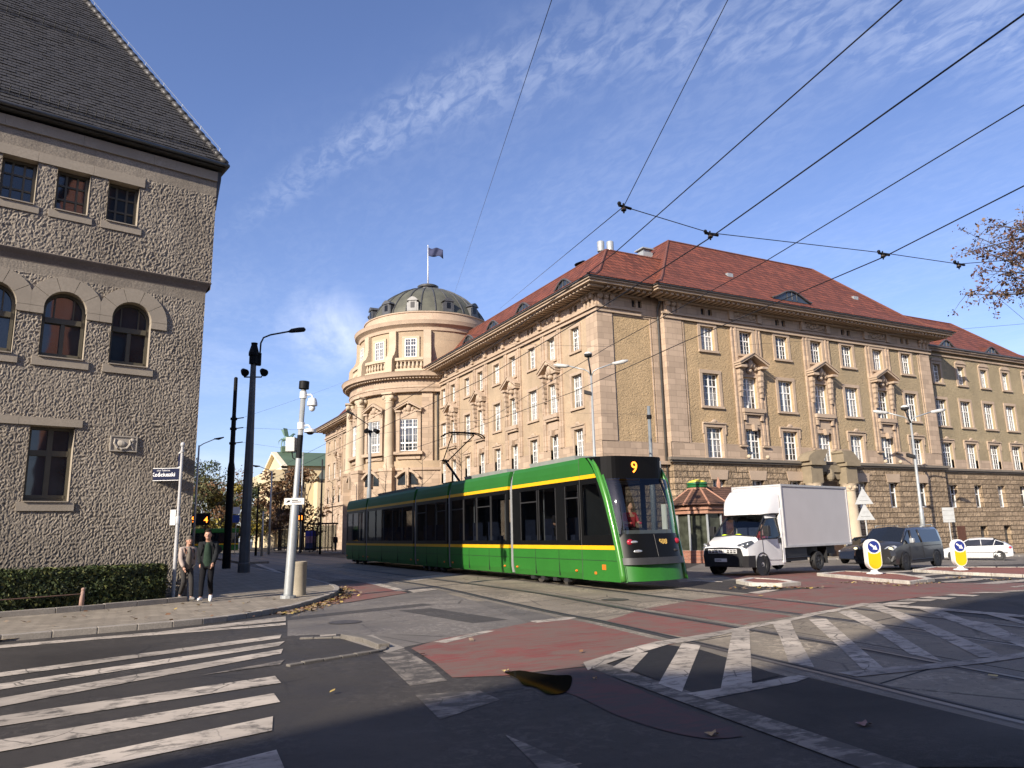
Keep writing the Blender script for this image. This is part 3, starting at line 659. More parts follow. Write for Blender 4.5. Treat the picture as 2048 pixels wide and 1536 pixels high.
# ---------------------------------------------------------------- facade helpers
class FR:
    def __init__(s, o, u):
        s.o = Vector(o).to_2d(); s.u = Vector(u).normalized(); s.nn = Vector((s.u.y, -s.u.x)); s.th = math.atan2(s.u.y, s.u.x)
    def P(s, a, z, off=0.0):
        q = s.o+s.u*a+s.nn*off; return (q.x, q.y, z)
    def box(s, mb, a0, a1, z0, z1, o0, o1, mi=0):
        return mb.box(a0, a1, o0, o1, z0, z1, mi, T=lambda x, y, z: s.P(x, z, y))
    def poly(s, mb, pts, o0, o1, mi=0):      # outline (a,z) extruded outwards from o0 to o1
        v = s.nn*(o1-o0); return mb.prism([s.P(a, z, o0) for a, z in pts], (v.x, v.y, 0), mi)
def wall(mb, fr, a0, a1, z0, z1, ops, depth=.32, o=0.0, mi=0, rmi=None, step=None):
    A = sorted(set([a0, a1]+[x for p in ops for x in p[:2] if a0 < x < a1])); Z = sorted(set([z0, z1]+[x for p in ops for x in p[2:4] if z0 < x < z1]))
    if step:
        def ref(L):
            out = [L[0]]
            for x, y in zip(L, L[1:]):
                n = max(1, round((y-x)/step)); out += [x+(y-x)*k/n for k in range(1, n+1)]
            return out
        A, Z = ref(A), ref(Z)
    for i in range(len(A)-1):
        for j in range(len(Z)-1):
            ca, cz = (A[i]+A[i+1])/2, (Z[j]+Z[j+1])/2
            if any(p[0] < ca < p[1] and p[2] < cz < p[3] for p in ops): continue
            mb.quad(fr.P(A[i], Z[j], o), fr.P(A[i+1], Z[j], o), fr.P(A[i+1], Z[j+1], o), fr.P(A[i], Z[j+1], o), mi)
    r = mi if rmi is None else rmi
    for (b0, b1, c0, c1) in ops:
        tp, bt_ = c1 <= z1-1e-6, c0 >= z0+1e-6
        if c1 <= z0 or c0 >= z1: continue
        c0, c1 = max(c0, z0), min(c1, z1)
        mb.quad(fr.P(b0, c0, o), fr.P(b0, c1, o), fr.P(b0, c1, o-depth), fr.P(b0, c0, o-depth), r)
        mb.quad(fr.P(b1, c1, o), fr.P(b1, c0, o), fr.P(b1, c0, o-depth), fr.P(b1, c1, o-depth), r)
        if tp: mb.quad(fr.P(b0, c1, o), fr.P(b1, c1, o), fr.P(b1, c1, o-depth), fr.P(b0, c1, o-depth), r)
        if bt_: mb.quad(fr.P(b1, c0, o), fr.P(b0, c0, o), fr.P(b0, c0, o-depth), fr.P(b1, c0, o-depth), r)
_win = {}
def win_mesh(w, h, style):
    key = (round(w, 2), round(h, 2), style)
    if key in _win: return _win[key]
    f = MB().local(); t = .075
    f.box(-w/2, -w/2+t, -.05, .05, 0, h); f.box(w/2-t, w/2, -.05, .05, 0, h)
    f.box(-w/2+t, w/2-t, -.05, .05, 0, t); f.box(-w/2+t, w/2-t, -.05, .05, h-t, h)
    def bars(xs_, zs_, b=.028):
        for x in xs_: f.box(x-b/2, x+b/2, -.02, .02, t, h-t)
        for z in zs_: f.box(-w/2+t, w/2-t, -.015, .015, z-b/2, z+b/2)
    if style == 'cross':                     # centre post, transom and fine glazing bars
        f.box(-.05, .05, -.045, .045, t, h-t); zt = h*.62
        f.box(-w/2+t, -.05, -.04, .04, zt-.05, zt+.05); f.box(.05, w/2-t, -.04, .04, zt-.05, zt+.05)
        bars([-w*.25+.01, w*.25-.01], [zt*.35, zt*.68, zt+(h-zt)*.55])
    elif style == 'large':
        for x in (-w*.22, w*.22): f.box(x-.06, x+.06, -.045, .045, t, h-t)
        for z in (h*.25, h*.74): f.box(-w/2+t, w/2-t, -.04, .04, z-.07, z+.07)
        bars([0.0, -w*.36, w*.36], [h*.5, h*.87, h*.125])
    elif style == 'plain':
        f.box(-.05, .05, -.045, .045, t, h-t); zt = h*.6
        f.box(-w/2+t, -.05, -.04, .04, zt-.04, zt+.04); f.box(.05, w/2-t, -.04, .04, zt-.04, zt+.04)
    elif style == 'grid3':
        bars([-w/6, w/6], [h/3, 2*h/3], .05)
    elif style == 'tee':                     # transom high, one post
        f.box(-.06, .06, -.05, .05, t, h-t); zt = h*.645
        f.box(-w/2+t, -.06, -.055, .055, zt-.07, zt+.07); f.box(.06, w/2-t, -.055, .055, zt-.07, zt+.07)
        f.box(-w/2+t, w/2-t, -.06, .06, t, t+.08)
    mats = GREEN_WOOD if style in ('grid3', 'tee') else WHITE_WOOD
    fo = f.build('window', mats); p = MB().local(); p.quad((-w/2+.02, .015, .02), (w/2-.02, .015, .02), (w/2-.02, .015, h-.02), (-w/2+.02, .015, h-.02))
    po = p.build('pane', GLASS if style in ('grid3', 'tee') else GLASS_CURT)
    _win[key] = (fo.data, po.data)
    bpy.data.objects.remove(fo); bpy.data.objects.remove(po)
    return _win[key]
def window(parent, fr, a, z0, w, h, depth=.28, style='cross', o=0.0, sur=None):
    fd, pd = win_mesh(w, h, style)
    f = bpy.data.objects.new('window', fd); link(f, parent); f.location = Vector(fr.P(a, z0, o-depth))-parent.location; f.rotation_euler = (0, 0, fr.th)
    p = bpy.data.objects.new('pane', pd); link(p, f)
    if style not in ('grid3', 'tee'): p.material_slots[0].link = 'OBJECT'; p.material_slots[0].material = rnd.choice((GLASS_CURT, GLASS_CURT, GLASS, GLASS_BLIND))
    if sur:                                  # stone surround, a part of its window
        m = MB(); b, ol, ears, mat = sur
        m.box(-w/2-b, -w/2-.001, -ol, .02, 0, h); m.box(w/2+.001, w/2+b, -ol, .02, 0, h)
        m.box(-w/2-b, w/2+b, -ol-.01, .02, h+.001, h+b); m.box(-w/2-b-.04, w/2+b+.04, -ol-.08, .02, -.17, -.002)
        if ears:                             # moulded head with a small crest
            m.box(-w/2-b-.07, w/2+b+.07, -ol-.10, .02, h+b+.001, h+b+.10)
            m.box(-w/2-b-.09, -w/2-b-.001, -ol-.03, .02, h-.5, h+b); m.box(w/2+b+.001, w/2+b+.09, -ol-.03, .02, h-.5, h+b)
            m.ball((0, -ol-.04, h+b+.18), .26, .10, .15, 10, 6); m.ball((-.22, -ol-.03, h+b+.12), .13, .08, .09, 8, 5); m.ball((.22, -ol-.03, h+b+.12), .13, .08, .09, 8, 5)
        key = (round(w, 2), round(h, 2), b, ol, ears, mat.name)
        if key not in _sur:
            q = m.local().build('surround', mat); _sur[key] = q.data; bpy.data.objects.remove(q)
        s = bpy.data.objects.new('surround', _sur[key]); link(s, f); s.location = (0, -depth+0.0, 0)
    return f
_sur = {}
def cornice(mb, fr, a0, a1, prof, e0=0, e1=0):
    """prof: list of (o0,o1,z0,z1); e0,e1: 1 where the moulding turns an outer corner (runs on by its own projection)"""
    for o0, o1, z0, z1 in prof: fr.box(mb, a0-(o1 if e0 else 0), a1+(o1 if e1 else 0), z0, z1, o0, o1)
def dentils(mb, fr, a0, a1, z0, z1, o0, o1, w, gap):
    n = int((a1-a0)/(w+gap))
    for k in range(n): x = a0+(k+.5)*(a1-a0)/n; fr.box(mb, x-w/2, x+w/2, z0, z1, o0, o1)
def arc(c, r, a0, a1, n): return [(c[0]+r*math.cos(a0+(a1-a0)*i/n), c[1]+r*math.sin(a0+(a1-a0)*i/n)) for i in range(n+1)]
def pediment(parent, fr, c, z, hw=1.55, h=1.0, o=.02, pr=.5, legs=2.4):
    """gabled window hood with raking mouldings, cartouche and side consoles"""
    m = MB(); t = .16
    for s_ in (-1, 1):
        fr.poly(m, [(c+s_*hw, z), (c+s_*hw, z+t), (c, z+h), (c, z+h-t*1.1)][::s_], o, o+pr)
        fr.poly(m, [(c+s_*(hw+.06), z+t+.001), (c+s_*(hw+.06), z+t+.07), (c, z+h+.09), (c, z+h+.002)][::s_], o, o+pr+.07)
        fr.box(m, c+s_*hw*.74-.30, c+s_*hw*.74+.30, z-.18, z-.002, o, o+pr-.02)
        for k in range(5):                   # console under each end
            zz = z-.19-k*legs/5; fr.box(m, c+s_*hw*.72-.15+.012*k, c+s_*hw*.72+.15-.012*k, zz-legs/5+.05, zz, o, o+.34-.035*k); 
            fr.box(m, c+s_*hw*.72-.18, c+s_*hw*.72+.18, zz-.04, zz+.008, o, o+.37-.035*k)
    ob = m.build('pediment', STONE_PLAIN, parent)
    k = MB(); P = lambda a, zz, oo: fr.P(c+a, z+zz, o+oo)
    k.ball(P(0, .25, .14), .30, .30, .42, 10, 7); k.ball(P(-.38, .1, .10), .22, .22, .25, 8, 5); k.ball(P(.38, .1, .10), .22, .22, .25, 8, 5)
    k.ball(P(0, .72, .42), .13, .13, .17, 8, 5); k.ball(P(0, -.3, .1), .28, .2, .2, 8, 5); k.ball(P(-.62, -.1, .08), .2, .16, .22, 8, 5); k.ball(P(.62, -.1, .08), .2, .16, .22, 8, 5)
    k.build('cartouche', STONE_PLAIN, ob, smooth=True)
    return ob
def hip(parent, x0, x1, y0, y1, levels, mat, name='roof'):
    m = MB(); L = []
    for ins, z in levels:
        ix = min(ins, (x1-x0)/2-.01); iy = min(ins, (y1-y0)/2-.01)
        L.append([(x0+ix, y0+iy, z), (x1-ix, y0+iy, z), (x1-ix, y1-iy, z), (x0+ix, y1-iy, z)])
    for a, b in zip(L, L[1:]):
        for i in range(4): j = (i+1) % 4; m.quad(a[i], a[j], b[j], b[i])
    m.quad(*L[-1]); m.quad(*L[0][::-1])
    ob = m.build(name, mat, parent)
    r = MB()
    for i in range(4): r.tube([L[k][i] for k in range(len(L))], .11, 6)
    for i in range(4): r.tube([L[-1][i], L[-1][(i+1) % 4]], .09, 6)
    r.build('ridge_tiles', M('ridge_tile_'+mat.name, (.13, .045, .03) if mat is ROOF_RED else (.05, .048, .046), .8, .2, 5), ob)
    return ob
def eyebrow(parent, fr, a, z, o, w=2.9, h=.75, back=2.6):
    m = MB(); n = 18; f = lambda t: h*math.sin(PI*t)**1.6
    top = [(a-w/2+w*i/n, z+f(i/n)) for i in range(n+1)]
    for i in range(n):
        (p, q), (p2, q2) = top[i], top[i+1]
        m.quad(fr.P(p, q, o+.06), fr.P(p2, q2, o+.06), fr.P(p2, q2+.55, o-back), fr.P(p, q+.55, o-back))
    ob = m.build('dormer', ROOF_RED, parent, smooth=True)
    g = MB()
    for i in range(n): (p, q), (p2, q2) = top[i], top[i+1]; g.quad(fr.P(p, z-.1, o), fr.P(p2, z-.1, o), fr.P(p2, q2-.02, o), fr.P(p, q-.02, o))
    g.build('dormer_pane', GLASS, ob)
    e = MB(); e.tube([fr.P(p, q, o+.07) for p, q in top], .075, 6); e.tube([fr.P(a, z, o+.03), fr.P(a, z+h, o+.03)], .035, 5)
    for s_ in (-.55, .55): e.tube([fr.P(a+s_, z, o+.03), fr.P(a+s_, z+h*.8, o+.03)], .025, 5)
    e.build('dormer_frame', ZINC, ob)
    return ob

# ---------------------------------------------------------------- university building
uni = thing('university_building', 'large sandstone university building with red tiled roofs and a round domed corner tower', 'building', (28.5, 41.5, 0))
C = FR((0, 41.0), (1, 0)); K = FR((0, 41.5), (1, 0)); Lf = FR((28.5, 0), (0, -1)); W = FR((0, 42.5), (1, 0))
SUR = (.26, .07, False, STONE_PLAIN); SURH = (.26, .12, False, STONE_PLAIN); SURE = (.24, .08, True, STONE_PLAIN)
cols = [37.95, 41.75, 45.6, 49.45, 53.2, 57.0, 60.85]
# --- central block
ops = []; gops = []
for i, c in enumerate(cols):
    ops += [(c-.66, c+.66, 14.6, 16.45), (c-.78, c+.78, 10.4, 12.85), (c-.78, c+.78, 6.62, 8.85)]
    if abs(c-49.0) > 1.5: gops.append((c-.6, c+.6, 3.0, 5.05))
att = []
for i in (0, 2, 4, 6): att += [(cols[i]-.55, cols[i]-.16, 17.3, 17.8), (cols[i]+.16, cols[i]+.55, 17.3, 17.8)]
m = MB(); wall(m, C, 33.9, 64.1, 7.66, 16.7, ops, .36); m.build('wall', STUCCO_OCHRE, uni)
m = MB(); wall(m, C, 33.9, 64.1, 6.3, 7.66, ops[2::3] and [(a, b, 6.62, 8.0) for a, b, z0, z1 in ops if z1 < 9], .41, .05)
for a0, a1 in ((33.9, 35.5), (62.75, 64.1)): C.box(m, a0, a1, 7.661, 16.69, 0, .09)
C.box(m, 35.62, 35.72, 7.661, 16.69, 0, .06); C.box(m, 62.5, 62.6, 7.661, 16.69, 0, .06)
m.box(33.899, 33.9, 41.0, 41.5, 6.3, 16.7); m.quad((33.9, 41.5, 6.3), (33.9, 41.0, 6.3), (33.9, 41.0, 19), (33.9, 41.5, 19)); m.quad((64.1, 41.0, -2), (64.1, 42.5, -2), (64.1, 42.5, 19), (64.1, 41.0, 19))
m.build('stone_wall', STONE, uni)
m = MB()
for i in (1, 3, 5):                          # stone bays behind the pedimented windows
    c = cols[i]; 
    wall(m, C, c-1.0, c+1.0, 7.67, 16.69, [(c-.66, c+.66, 14.6, 16.45), (c-.78, c+.78, 10.4, 12.85), (c-.78, c+.78, 7.0, 8.85)], .069, .07)
    for s_ in (-1, 1):
        for a0, a1, ol in ((1.0, 1.18, .17), (1.19, 1.36, .10), (1.37, 1.50, .15)): C.box(m, *sorted((c+s_*a0, c+s_*a1)), 7.66, 16.69, 0, ol)
m.build('pilaster', STONE, uni)
m = MB(); wall(m, C, 33.9, 64.1, 16.7, 18.2, att, .25, .12); m.build('frieze', STONE, uni)
m = MB(); cornice(m, C, 33.9, 64.1, [(.12, .20, 16.66, 16.80), (.12, .26, 16.95, 17.08), (.12, .45, 17.88, 18.02), (.12, 1.55, 18.2, 18.36), (.12, 1.68, 18.361, 18.48)], 1, 1)
dentils(m, C, 32.6, 65.4, 18.021, 18.2, .12, 1.32, .24, .24)
m.build('cornice', STONE_PLAIN, uni)
m = MB(); cornice(m, C, 33.9, 64.1, [(.0, 1.80, 18.481, 18.58)], 1, 1); m.build('gutter', ZINC, uni)
for i, c in enumerate(cols):
    hood = i % 2 == 1
    window(uni, C, c, 14.6, 1.32, 1.85, .26, 'cross', 0, SURH if hood else SUR)
    window(uni, C, c, 10.4, 1.56, 2.45, .26, 'cross', 0, None if hood else SUR)
    window(uni, C, c, 6.62, 1.56, 2.23, .26, 'cross', 0.05 if False else 0, None if hood else SURE)
    if hood:
        pediment(uni, C, c, 13.62, 1.45, .95, .09, .72, 2.2)
        m = MB(); C.box(m, c-1.05, c+1.05, 10.08, 10.38, .07, .42); C.box(m, c-.98, c+.98, 9.92, 10.079, .07, .34)
        for s_ in (-.85, .85): C.box(m, c+s_-.1, c+s_+.1, 9.5, 9.919, .07, .3)
        C.box(m, c-.7, c+.7, 9.2, 9.85, .07, .12); C.poly(m, [(c-.11, 8.72), (c+.11, 8.72), (c+.17, 9.19), (c-.17, 9.19)], .07, .38)
        for s_ in (-1, 1): C.box(m, *sorted((c+s_*.80, c+s_*1.5)), 7.5, 7.62, .07, .24)
        m.build('window_sill', STONE_PLAIN, uni)
        m = MB()
        for s_ in (-.95, .95): m.ball(C.P(c+s_, 6.75, .36), .17, .17, .16, 10, 6)
        m.build('stone_ball', STONE_LIGHT, uni, smooth=True)
        m = MB()                             # relief panel in the frieze
        C.box(m, c-1.35, c+1.35, 17.25, 17.32, .12, .2); C.box(m, c-1.35, c+1.35, 18.0, 18.07, .12, .2)
        for s_ in (-1.45, 1.45): C.box(m, c+s_-.22, c+s_+.22, 17.2, 18.15, .12, .3)
        for k in range(7): m.ball(C.P(c-1.0+k*.33, 17.66+.1*math.sin(k*2.1), .14), .2, .12, .2, 8, 5)
        m.build('relief_panel', STONE_PLAIN, uni)
for a in att: 
    m = MB(); C.box(m, a[0], a[1], a[2], a[3], -.12, -.08); m.build('attic_window', GLASS, uni)
def capital(fr, c, z, name='pilaster_capital'):
    m = MB(); 
    for dz, hw, oo in ((0, .75, .22), (1.05, .78, .34)): fr.box(m, c-hw, c+hw, z+dz, z+dz+.13, .08, oo)
    for k in (-.5, 0, .5): m.ball(fr.P(c+k, z+.8, .26), .24, .2, .22, 8, 6); fr.box(m, c+k-.13, c+k+.13, z+.131, z+.62, .08, .24)
    m.build(name, STONE_PLAIN, uni)
capital(C, 34.7, 16.95); capital(C, 63.4, 16.95)
# rusticated ground floor
m = MB(); wall(m, C, 33.9, 64.1, -2.0, 6.3, gops, .5, .14); m.quad((33.9, 41.5, -2), (33.9, 40.86, -2), (33.9, 40.86, 6.3), (33.9, 41.5, 6.3)); m.build('rusticated_wall', RUSTIC, uni)
for a in gops: window(uni, C, (a[0]+a[1])/2, a[2], 1.2, 2.05, .40, 'plain', .14)
m = MB()
for a in gops: C.poly(m, [(a[0]-.15, 5.051), (a[1]+.15, 5.051), (a[1]+.3, 5.75), (a[0]-.3, 5.75)], .10, .20)
m.build('window_lintel', STONE_PLAIN, uni)
m = MB(); cornice(m, C, 33.9, 64.1, [(.06, .42, 6.36, 6.56), (.06, .30, 6.22, 6.359)], 1, 1); m.build('string_course', M('dark_weathered_string_course', (.17, .145, .115), .9, .2, 1.5, .1, .2, 20), uni)
hip(uni, 32.05, 65.95, 39.15, 60, [(0, 18.56), (.02, 18.62), (1.75, 19.45), (2.89, 20.4), (8.19, 26.0)], ROOF_RED)
eyebrow(uni, C, 47.4, 19.72, -.05, 4.4, .75, 2.2)
for x in (43.3, 58.6):
    m = MB(); m.box(x-.3, x+.3, 43.5, 44.3, 21.7, 22.25); m.build('roof_hatch', GALV, uni)
# portal with broken segmental pediment
m = MB(); pc, py = 48.95, 1.0
for s_ in (-1, 1):
    x = pc+s_*1.95; C.box(m, x-.62, x+.62, 4.85, 6.2, .1, 1.05); C.box(m, x-.78, x+.78, 6.201, 6.5, .1, 1.3); C.box(m, x-.62, x+.62, -1.0, .6, .1, 1.05)
    C.box(m, x-.40, x+.40, .601, 4.849, .1, .5)
    if s_ < 0: pts = [(pc-2.95+2.25*(1-math.cos(PI/2*k/9)), 6.501+.95*math.sin(PI/2*k/9)) for k in range(10)]+[(pc-.72, 7.3), (pc-1.15, 6.75), (pc-1.3, 6.501)]
    else: pts = [(pc+1.0, 6.501), (pc+1.0, 7.15), (pc+.9, 7.25), (pc+.9, 7.4), (pc+2.0, 7.4), (pc+2.4, 7.1), (pc+2.95, 6.501)]
    C.poly(m, [(a, z) for a, z in pts], .1, 1.2)
C.box(m, pc-1.33, pc+1.33, 5.75, 6.3, .1, .55); C.poly(m, [(pc-1.33, 5.2)]+[(pc-1.33, 5.749), (pc+1.33, 5.749), (pc+1.33, 5.2)]+arc((pc, 4.4), 1.25, R(40), R(140), 8), .1, .4)
m.ball(C.P(pc, 5.5, .6), .35, .3, .5, 10, 7)
m.build('portal', M('weathered_portal_stone', (.25, .205, .14), .85, .25, 1.6, .12, .3, 12, .015, spec=.2), uni)
for s_ in (-1, 1):
    m = MB(); x = pc+s_*1.95; m.lathe([(.62, .6), (.62, .75), (.55, .85), (.53, 2.5), (.46, 4.25), (.52, 4.3), (.5, 4.5), (.68, 4.85)], 18, C.P(x, 0, .62)); 
    for k in range(8): m.ball(C.P(x+.5*math.cos(k*PI/4), 4.55, .62+.5*math.sin(k*PI/4)), .16, .16, .18, 7, 5)
    m.build('portal_column', STONE_LIGHT, uni, smooth=True, auto=40)
m = MB(); C.box(m, pc-1.2, pc+1.2, -.9, 5.0, .141, .17); m.build('entrance_door', M('dark_oak_door', (.05, .028, .018), .6, .2, 5), uni)
# --- corner front
ca = [(31.45, 31.8, 17.3, 17.85), (32.0, 32.35, 17.3, 17.85)]
m = MB(); wall(m, K, 28.5, 33.9, 7.2, 16.7, []); m.build('wall', STUCCO_OCHRE, uni)
m = MB(); wall(m, K, 28.45, 33.9, 5.9, 7.62, [], 0, .05); K.box(m, 28.41, 29.7, 7.621, 16.69, 0, .09); K.box(m, 33.2, 33.9, 7.621, 16.69, 0, .05); K.box(m, 29.7, 29.82, 7.621, 16.69, 0, .02); K.box(m, 33.0, 33.1, 7.621, 16.69, 0, .06); K.box(m, 29.9, 33.0, 16.55, 16.69, 0, .05)
m.build('stone_wall', STONE, uni)
m = MB(); wall(m, K, 28.38, 33.9, 16.7, 18.2, ca, .25, .12); m.build('frieze', STONE, uni)
m = MB(); cornice(m, K, 28.38, 32.2, [(.12, .19, 16.664, 16.797), (.12, .25, 16.954, 17.077), (.12, .44, 17.884, 18.017), (.12, 1.54, 18.204, 18.357), (.12, 1.67, 18.365, 18.477)], 0, 0)
dentils(m, K, 28.4, 32.5, 18.021, 18.196, .12, 1.31, .24, .24); m.build('cornice', STONE_PLAIN, uni)
for a in ca: m = MB(); K.box(m, a[0], a[1], a[2], a[3], -.12, -.08); m.build('attic_window', GLASS, uni)
m = MB(); cornice(m, K, 28.5, 32.05, [(.0, 1.79, 18.483, 18.576)], 0, 0); m.build('gutter', ZINC, uni)
capital(K, 29.15, 16.95)
m = MB(); wall(m, K, 28.36, 33.9, -2, 6.3, [], 0, .14); m.quad((28.36, 41.36, -2), (28.36, 41.5, -2), (28.36, 41.5, 6.3), (28.36, 41.36, 6.3)); m.build('rusticated_wall', RUSTIC, uni)
m = MB(); cornice(m, K, 28.5, 33.9, [(.06, .36, 6.06, 6.3)], 1, 0); m.build('string_course', STONE_PLAIN, uni)
m = MB(); m.tube([(33.72, 40.2, 18.4), (33.72, 41.1, 17.8), (33.72, 41.36, 17.3), (33.72, 41.38, 0)], .085, 8); m.build('drainpipe', ZINC, uni, smooth=True)
# --- long front
lc = [44.4, 47.8, 50.95, 54.25, 57.4, 60.65, 63.75, 67.05, 69.65]
def longfront(ys, y0, y1, hoods, gutters=True, e0=0, e1=0, z_e=19.0):
    ops = []; g = []; at = []
    for i, y in enumerate(ys):
        a = -y; ops += [(a-.56, a+.56, 14.45, 16.2), (a-.68, a+.68, 10.3, 12.68), (a-.6, a+.6, 6.6, 8.75)]; g.append((a-.55, a+.55, 2.6, 4.9))
        if i not in hoods: at += [(a-.5, a-.15, 17.3, 17.8), (a+.15, a+.5, 17.3, 17.8)]
    m = MB(); wall(m, Lf, -y1, -y0, 6.3, 16.7, ops, .34); m.build('wall', STUCCO_PINK, uni)
    m = MB(); wall(m, Lf, -y1, -y0, -1, 6.3, g, .4, .1); m.build('stone_wall', STONE, uni)
    m = MB()
    wall(m, Lf, -y1, -y0, 6.301, 7.66, [(a, b, 6.6, 8.0) for a, b, c_, d in ops if d < 9], .39, .05)
    for i in hoods:
        c = -ys[i]; wall(m, Lf, c-1.0, c+1.0, 7.67, 16.69, [(c-.56, c+.56, 14.45, 16.2), (c-.68, c+.68, 10.3, 12.68), (c-.6, c+.6, 7.0, 8.75)], .059, .06)
        for s_ in (-1, 1):
            for b0, b1, ol in ((1.0, 1.2, .15), (1.21, 1.38, .09), (1.39, 1.5, .13)): Lf.box(m, *sorted((c+s_*b0, c+s_*b1)), 7.66, 16.69, 0, ol)
    if e1: Lf.box(m, -y0-1.35, -y0, 7.661, 16.69, 0, .08)
    m.build('pilaster', STONE, uni)
    m = MB(); wall(m, Lf, -y1, -y0+(.12 if e1 else 0), 16.7, 18.2, at, .22, .12); m.build('frieze', STONE, uni)
    m = MB(); cornice(m, Lf, -y1, -y0, [(.12, .20, 16.66, 16.80), (.12, .26, 16.95, 17.08), (.12, .45, 17.88, 18.02), (.12, 1.55, 18.2, 18.36), (.12, 1.68, 18.361, 18.48)], e0, e1)
    dentils(m, Lf, -y1, -y0+(1.3 if e1 else .2), 18.021, 18.2, .12, 1.32, .24, .24); m.build('cornice', STONE_PLAIN, uni)
    m = MB(); cornice(m, Lf, -y1, -y0, [(.0, 1.80, 18.481, 18.58)], e0, e1); m.build('gutter', ZINC, uni)
    m = MB(); cornice(m, Lf, -y1, -y0, [(.05, .34, 6.1, 6.34)], e0, e1); m.build('string_course', STONE_PLAIN, uni)
    for a in at: m = MB(); Lf.box(m, *a, -.12, -.08); m.build('attic_window', GLASS, uni)
    for i, y in enumerate(ys):
        c = -y; hd = i in hoods; S2 = (.22, .06, False, STONE_PLAIN); S3 = (.2, .07, True, STONE_PLAIN)
        window(uni, Lf, c, 14.45, 1.12, 1.75, .24, 'cross', 0, (.22, .11, False, STONE_PLAIN) if hd else S2)
        window(uni, Lf, c, 10.3, 1.36, 2.38, .24, 'cross', 0, None if hd else S2)
        window(uni, Lf, c, 6.6, 1.2, 2.15, .24, 'cross', 0, None if hd else S3)
        if y > 55 or y < 47: window(uni, Lf, c, 2.6, 1.1, 2.3, .3, 'plain', .1)
        if hd:
            pediment(uni, Lf, c, 13.45, 1.35, .95, .08, .5, 2.0)
            m = MB(); Lf.box(m, c-1.0, c+1.0, 9.98, 10.28, .06, .38); Lf.box(m, c-.9, c+.9, 9.8, 9.979, .06, .3); Lf.box(m, c-.7, c+.7, 9.1, 9.7, .06, .11); Lf.poly(m, [(c-.1, 8.65), (c+.1, 8.65), (c+.16, 9.09), (c-.16, 9.09)], .06, .34)
            m.build('window_sill', STONE_PLAIN, uni)
            m = MB()
            for s_ in (-1.4, 1.4): Lf.box(m, c+s_-.22, c+s_+.22, 17.2, 18.15, .12, .34); m.ball(Lf.P(c+s_, 17.9, .3), .25, .25, .2, 8, 5)
            for k in range(6): m.ball(Lf.P(c-.85+k*.34, 17.66+.1*math.sin(k*2.1), .14), .18, .2, .2, 8, 5)
            m.build('relief_panel', STONE_PLAIN, uni)
longfront(lc, 41.5, 71.0, (1, 3, 5, 7), e1=1)
capital(Lf, -42.2, 16.95)
fy = [90.5, 93.8, 97.1, 100.4, 103.7, 107, 110.3, 113.6, 117]
longfront(fy, 86.8, 119.5, (2, 6), e0=1)
m = MB(); m.quad((28.5, 119.5, -1), (44, 119.5, -1), (44, 119.5, 18.5), (28.5, 119.5, 18.5)); m.quad((44, 119.5, -1), (44, 50, -1), (44, 50, 18.5), (44, 119.5, 18.5)); m.build('rear_wall', STONE, uni)
hip(uni, 26.65, 43.8, 39.65, 121.3, [(0, 18.56), (.02, 18.61), (1.8, 19.35), (3.09, 20.25), (5.44, 23.05)], ROOF_RED)
for y in (46.3, 52.8, 58.6, 64.0): eyebrow(uni, Lf, -y, 19.72, -.30, 3.4, .8, 2.0)
for x, y in ((34.7, 49.5), (35.45, 49.2)):
    m = MB(); m.lathe([(.16, 22.9), (.16, 24.9), (.30, 25.0), (.31, 25.75), (.27, 25.8)], 14, (x, y, 0)); m.lathe([(.31, 24.9), (.32, 24.98), (.28, 25.02)], 14, (x, y, 0)); m.build('roof_vent', GALV, uni, smooth=True, auto=40)
m = MB(); m.box(38.0, 39.0, 48.0, 49.0, 22.9, 24.95); m.box(37.9, 39.1, 47.9, 49.1, 25.2, 25.3); m.box(38.1, 38.9, 48.1, 48.9, 24.95, 25.2); m.build('roof_vent', GALV, uni)
m = MB(); m.lathe([(.25, 22.9), (.25, 23.9), (.8, 23.95), (.1, 24.3)], 12, (33.6, 50.6, 0)); m.build('roof_vent', BLACKMETAL, uni)
m = MB(); m.tube([(27.6, 70.85, 18.2), (28.33, 70.85, 17), (28.33, 70.85, 0)], .10, 8); m.build('drainpipe', ZINC, uni, smooth=True)
# --- right wing
wc = [67.45, 71.15, 74.85, 78.5, 82.2]
ops = []
for c in wc: ops += [(c-.55, c+.55, 14.62, 16.42), (c-.78, c+.78, 10.52, 13.02), (c-.78, c+.78, 6.62, 8.95)]
g = [(c-.6, c+.6, 3.0, 5.05) for c in wc]+[(c-.55, c+.55, -.4, 1.28) for c in wc[1:]]
m = MB(); wall(m, W, 64.1, 86, 6.3, 18.0, ops, .36); m.build('wall', STUCCO_GREY, uni)
m = MB(); wall(m, W, 64.1, 86, -3, 6.3, g, .5, .14); m.build('rusticated_wall', RUSTIC, uni)
m = MB(); wall(m, W, 64.1, 86, 6.301, 7.4, [(a, b, 6.62, 8.0) for a, b, z0, z1 in ops if z1 < 9], .40, .04); cornice(m, W, 64.1, 86, [(0, .12, 17.2, 17.35), (0, .35, 17.6, 17.8), (0, .5, 17.801, 17.95)]); m.build('stone_wall', STONE, uni)
m = MB(); cornice(m, W, 64.1, 86, [(.06, .40, 6.34, 6.52), (.06, .28, 6.2, 6.339)]); m.build('string_course', bpy.data.materials['dark_weathered_string_course'], uni)
m = MB(); cornice(m, W, 64.1, 86, [(0, .62, 17.951, 18.07)]); m.build('gutter', ZINC, uni)
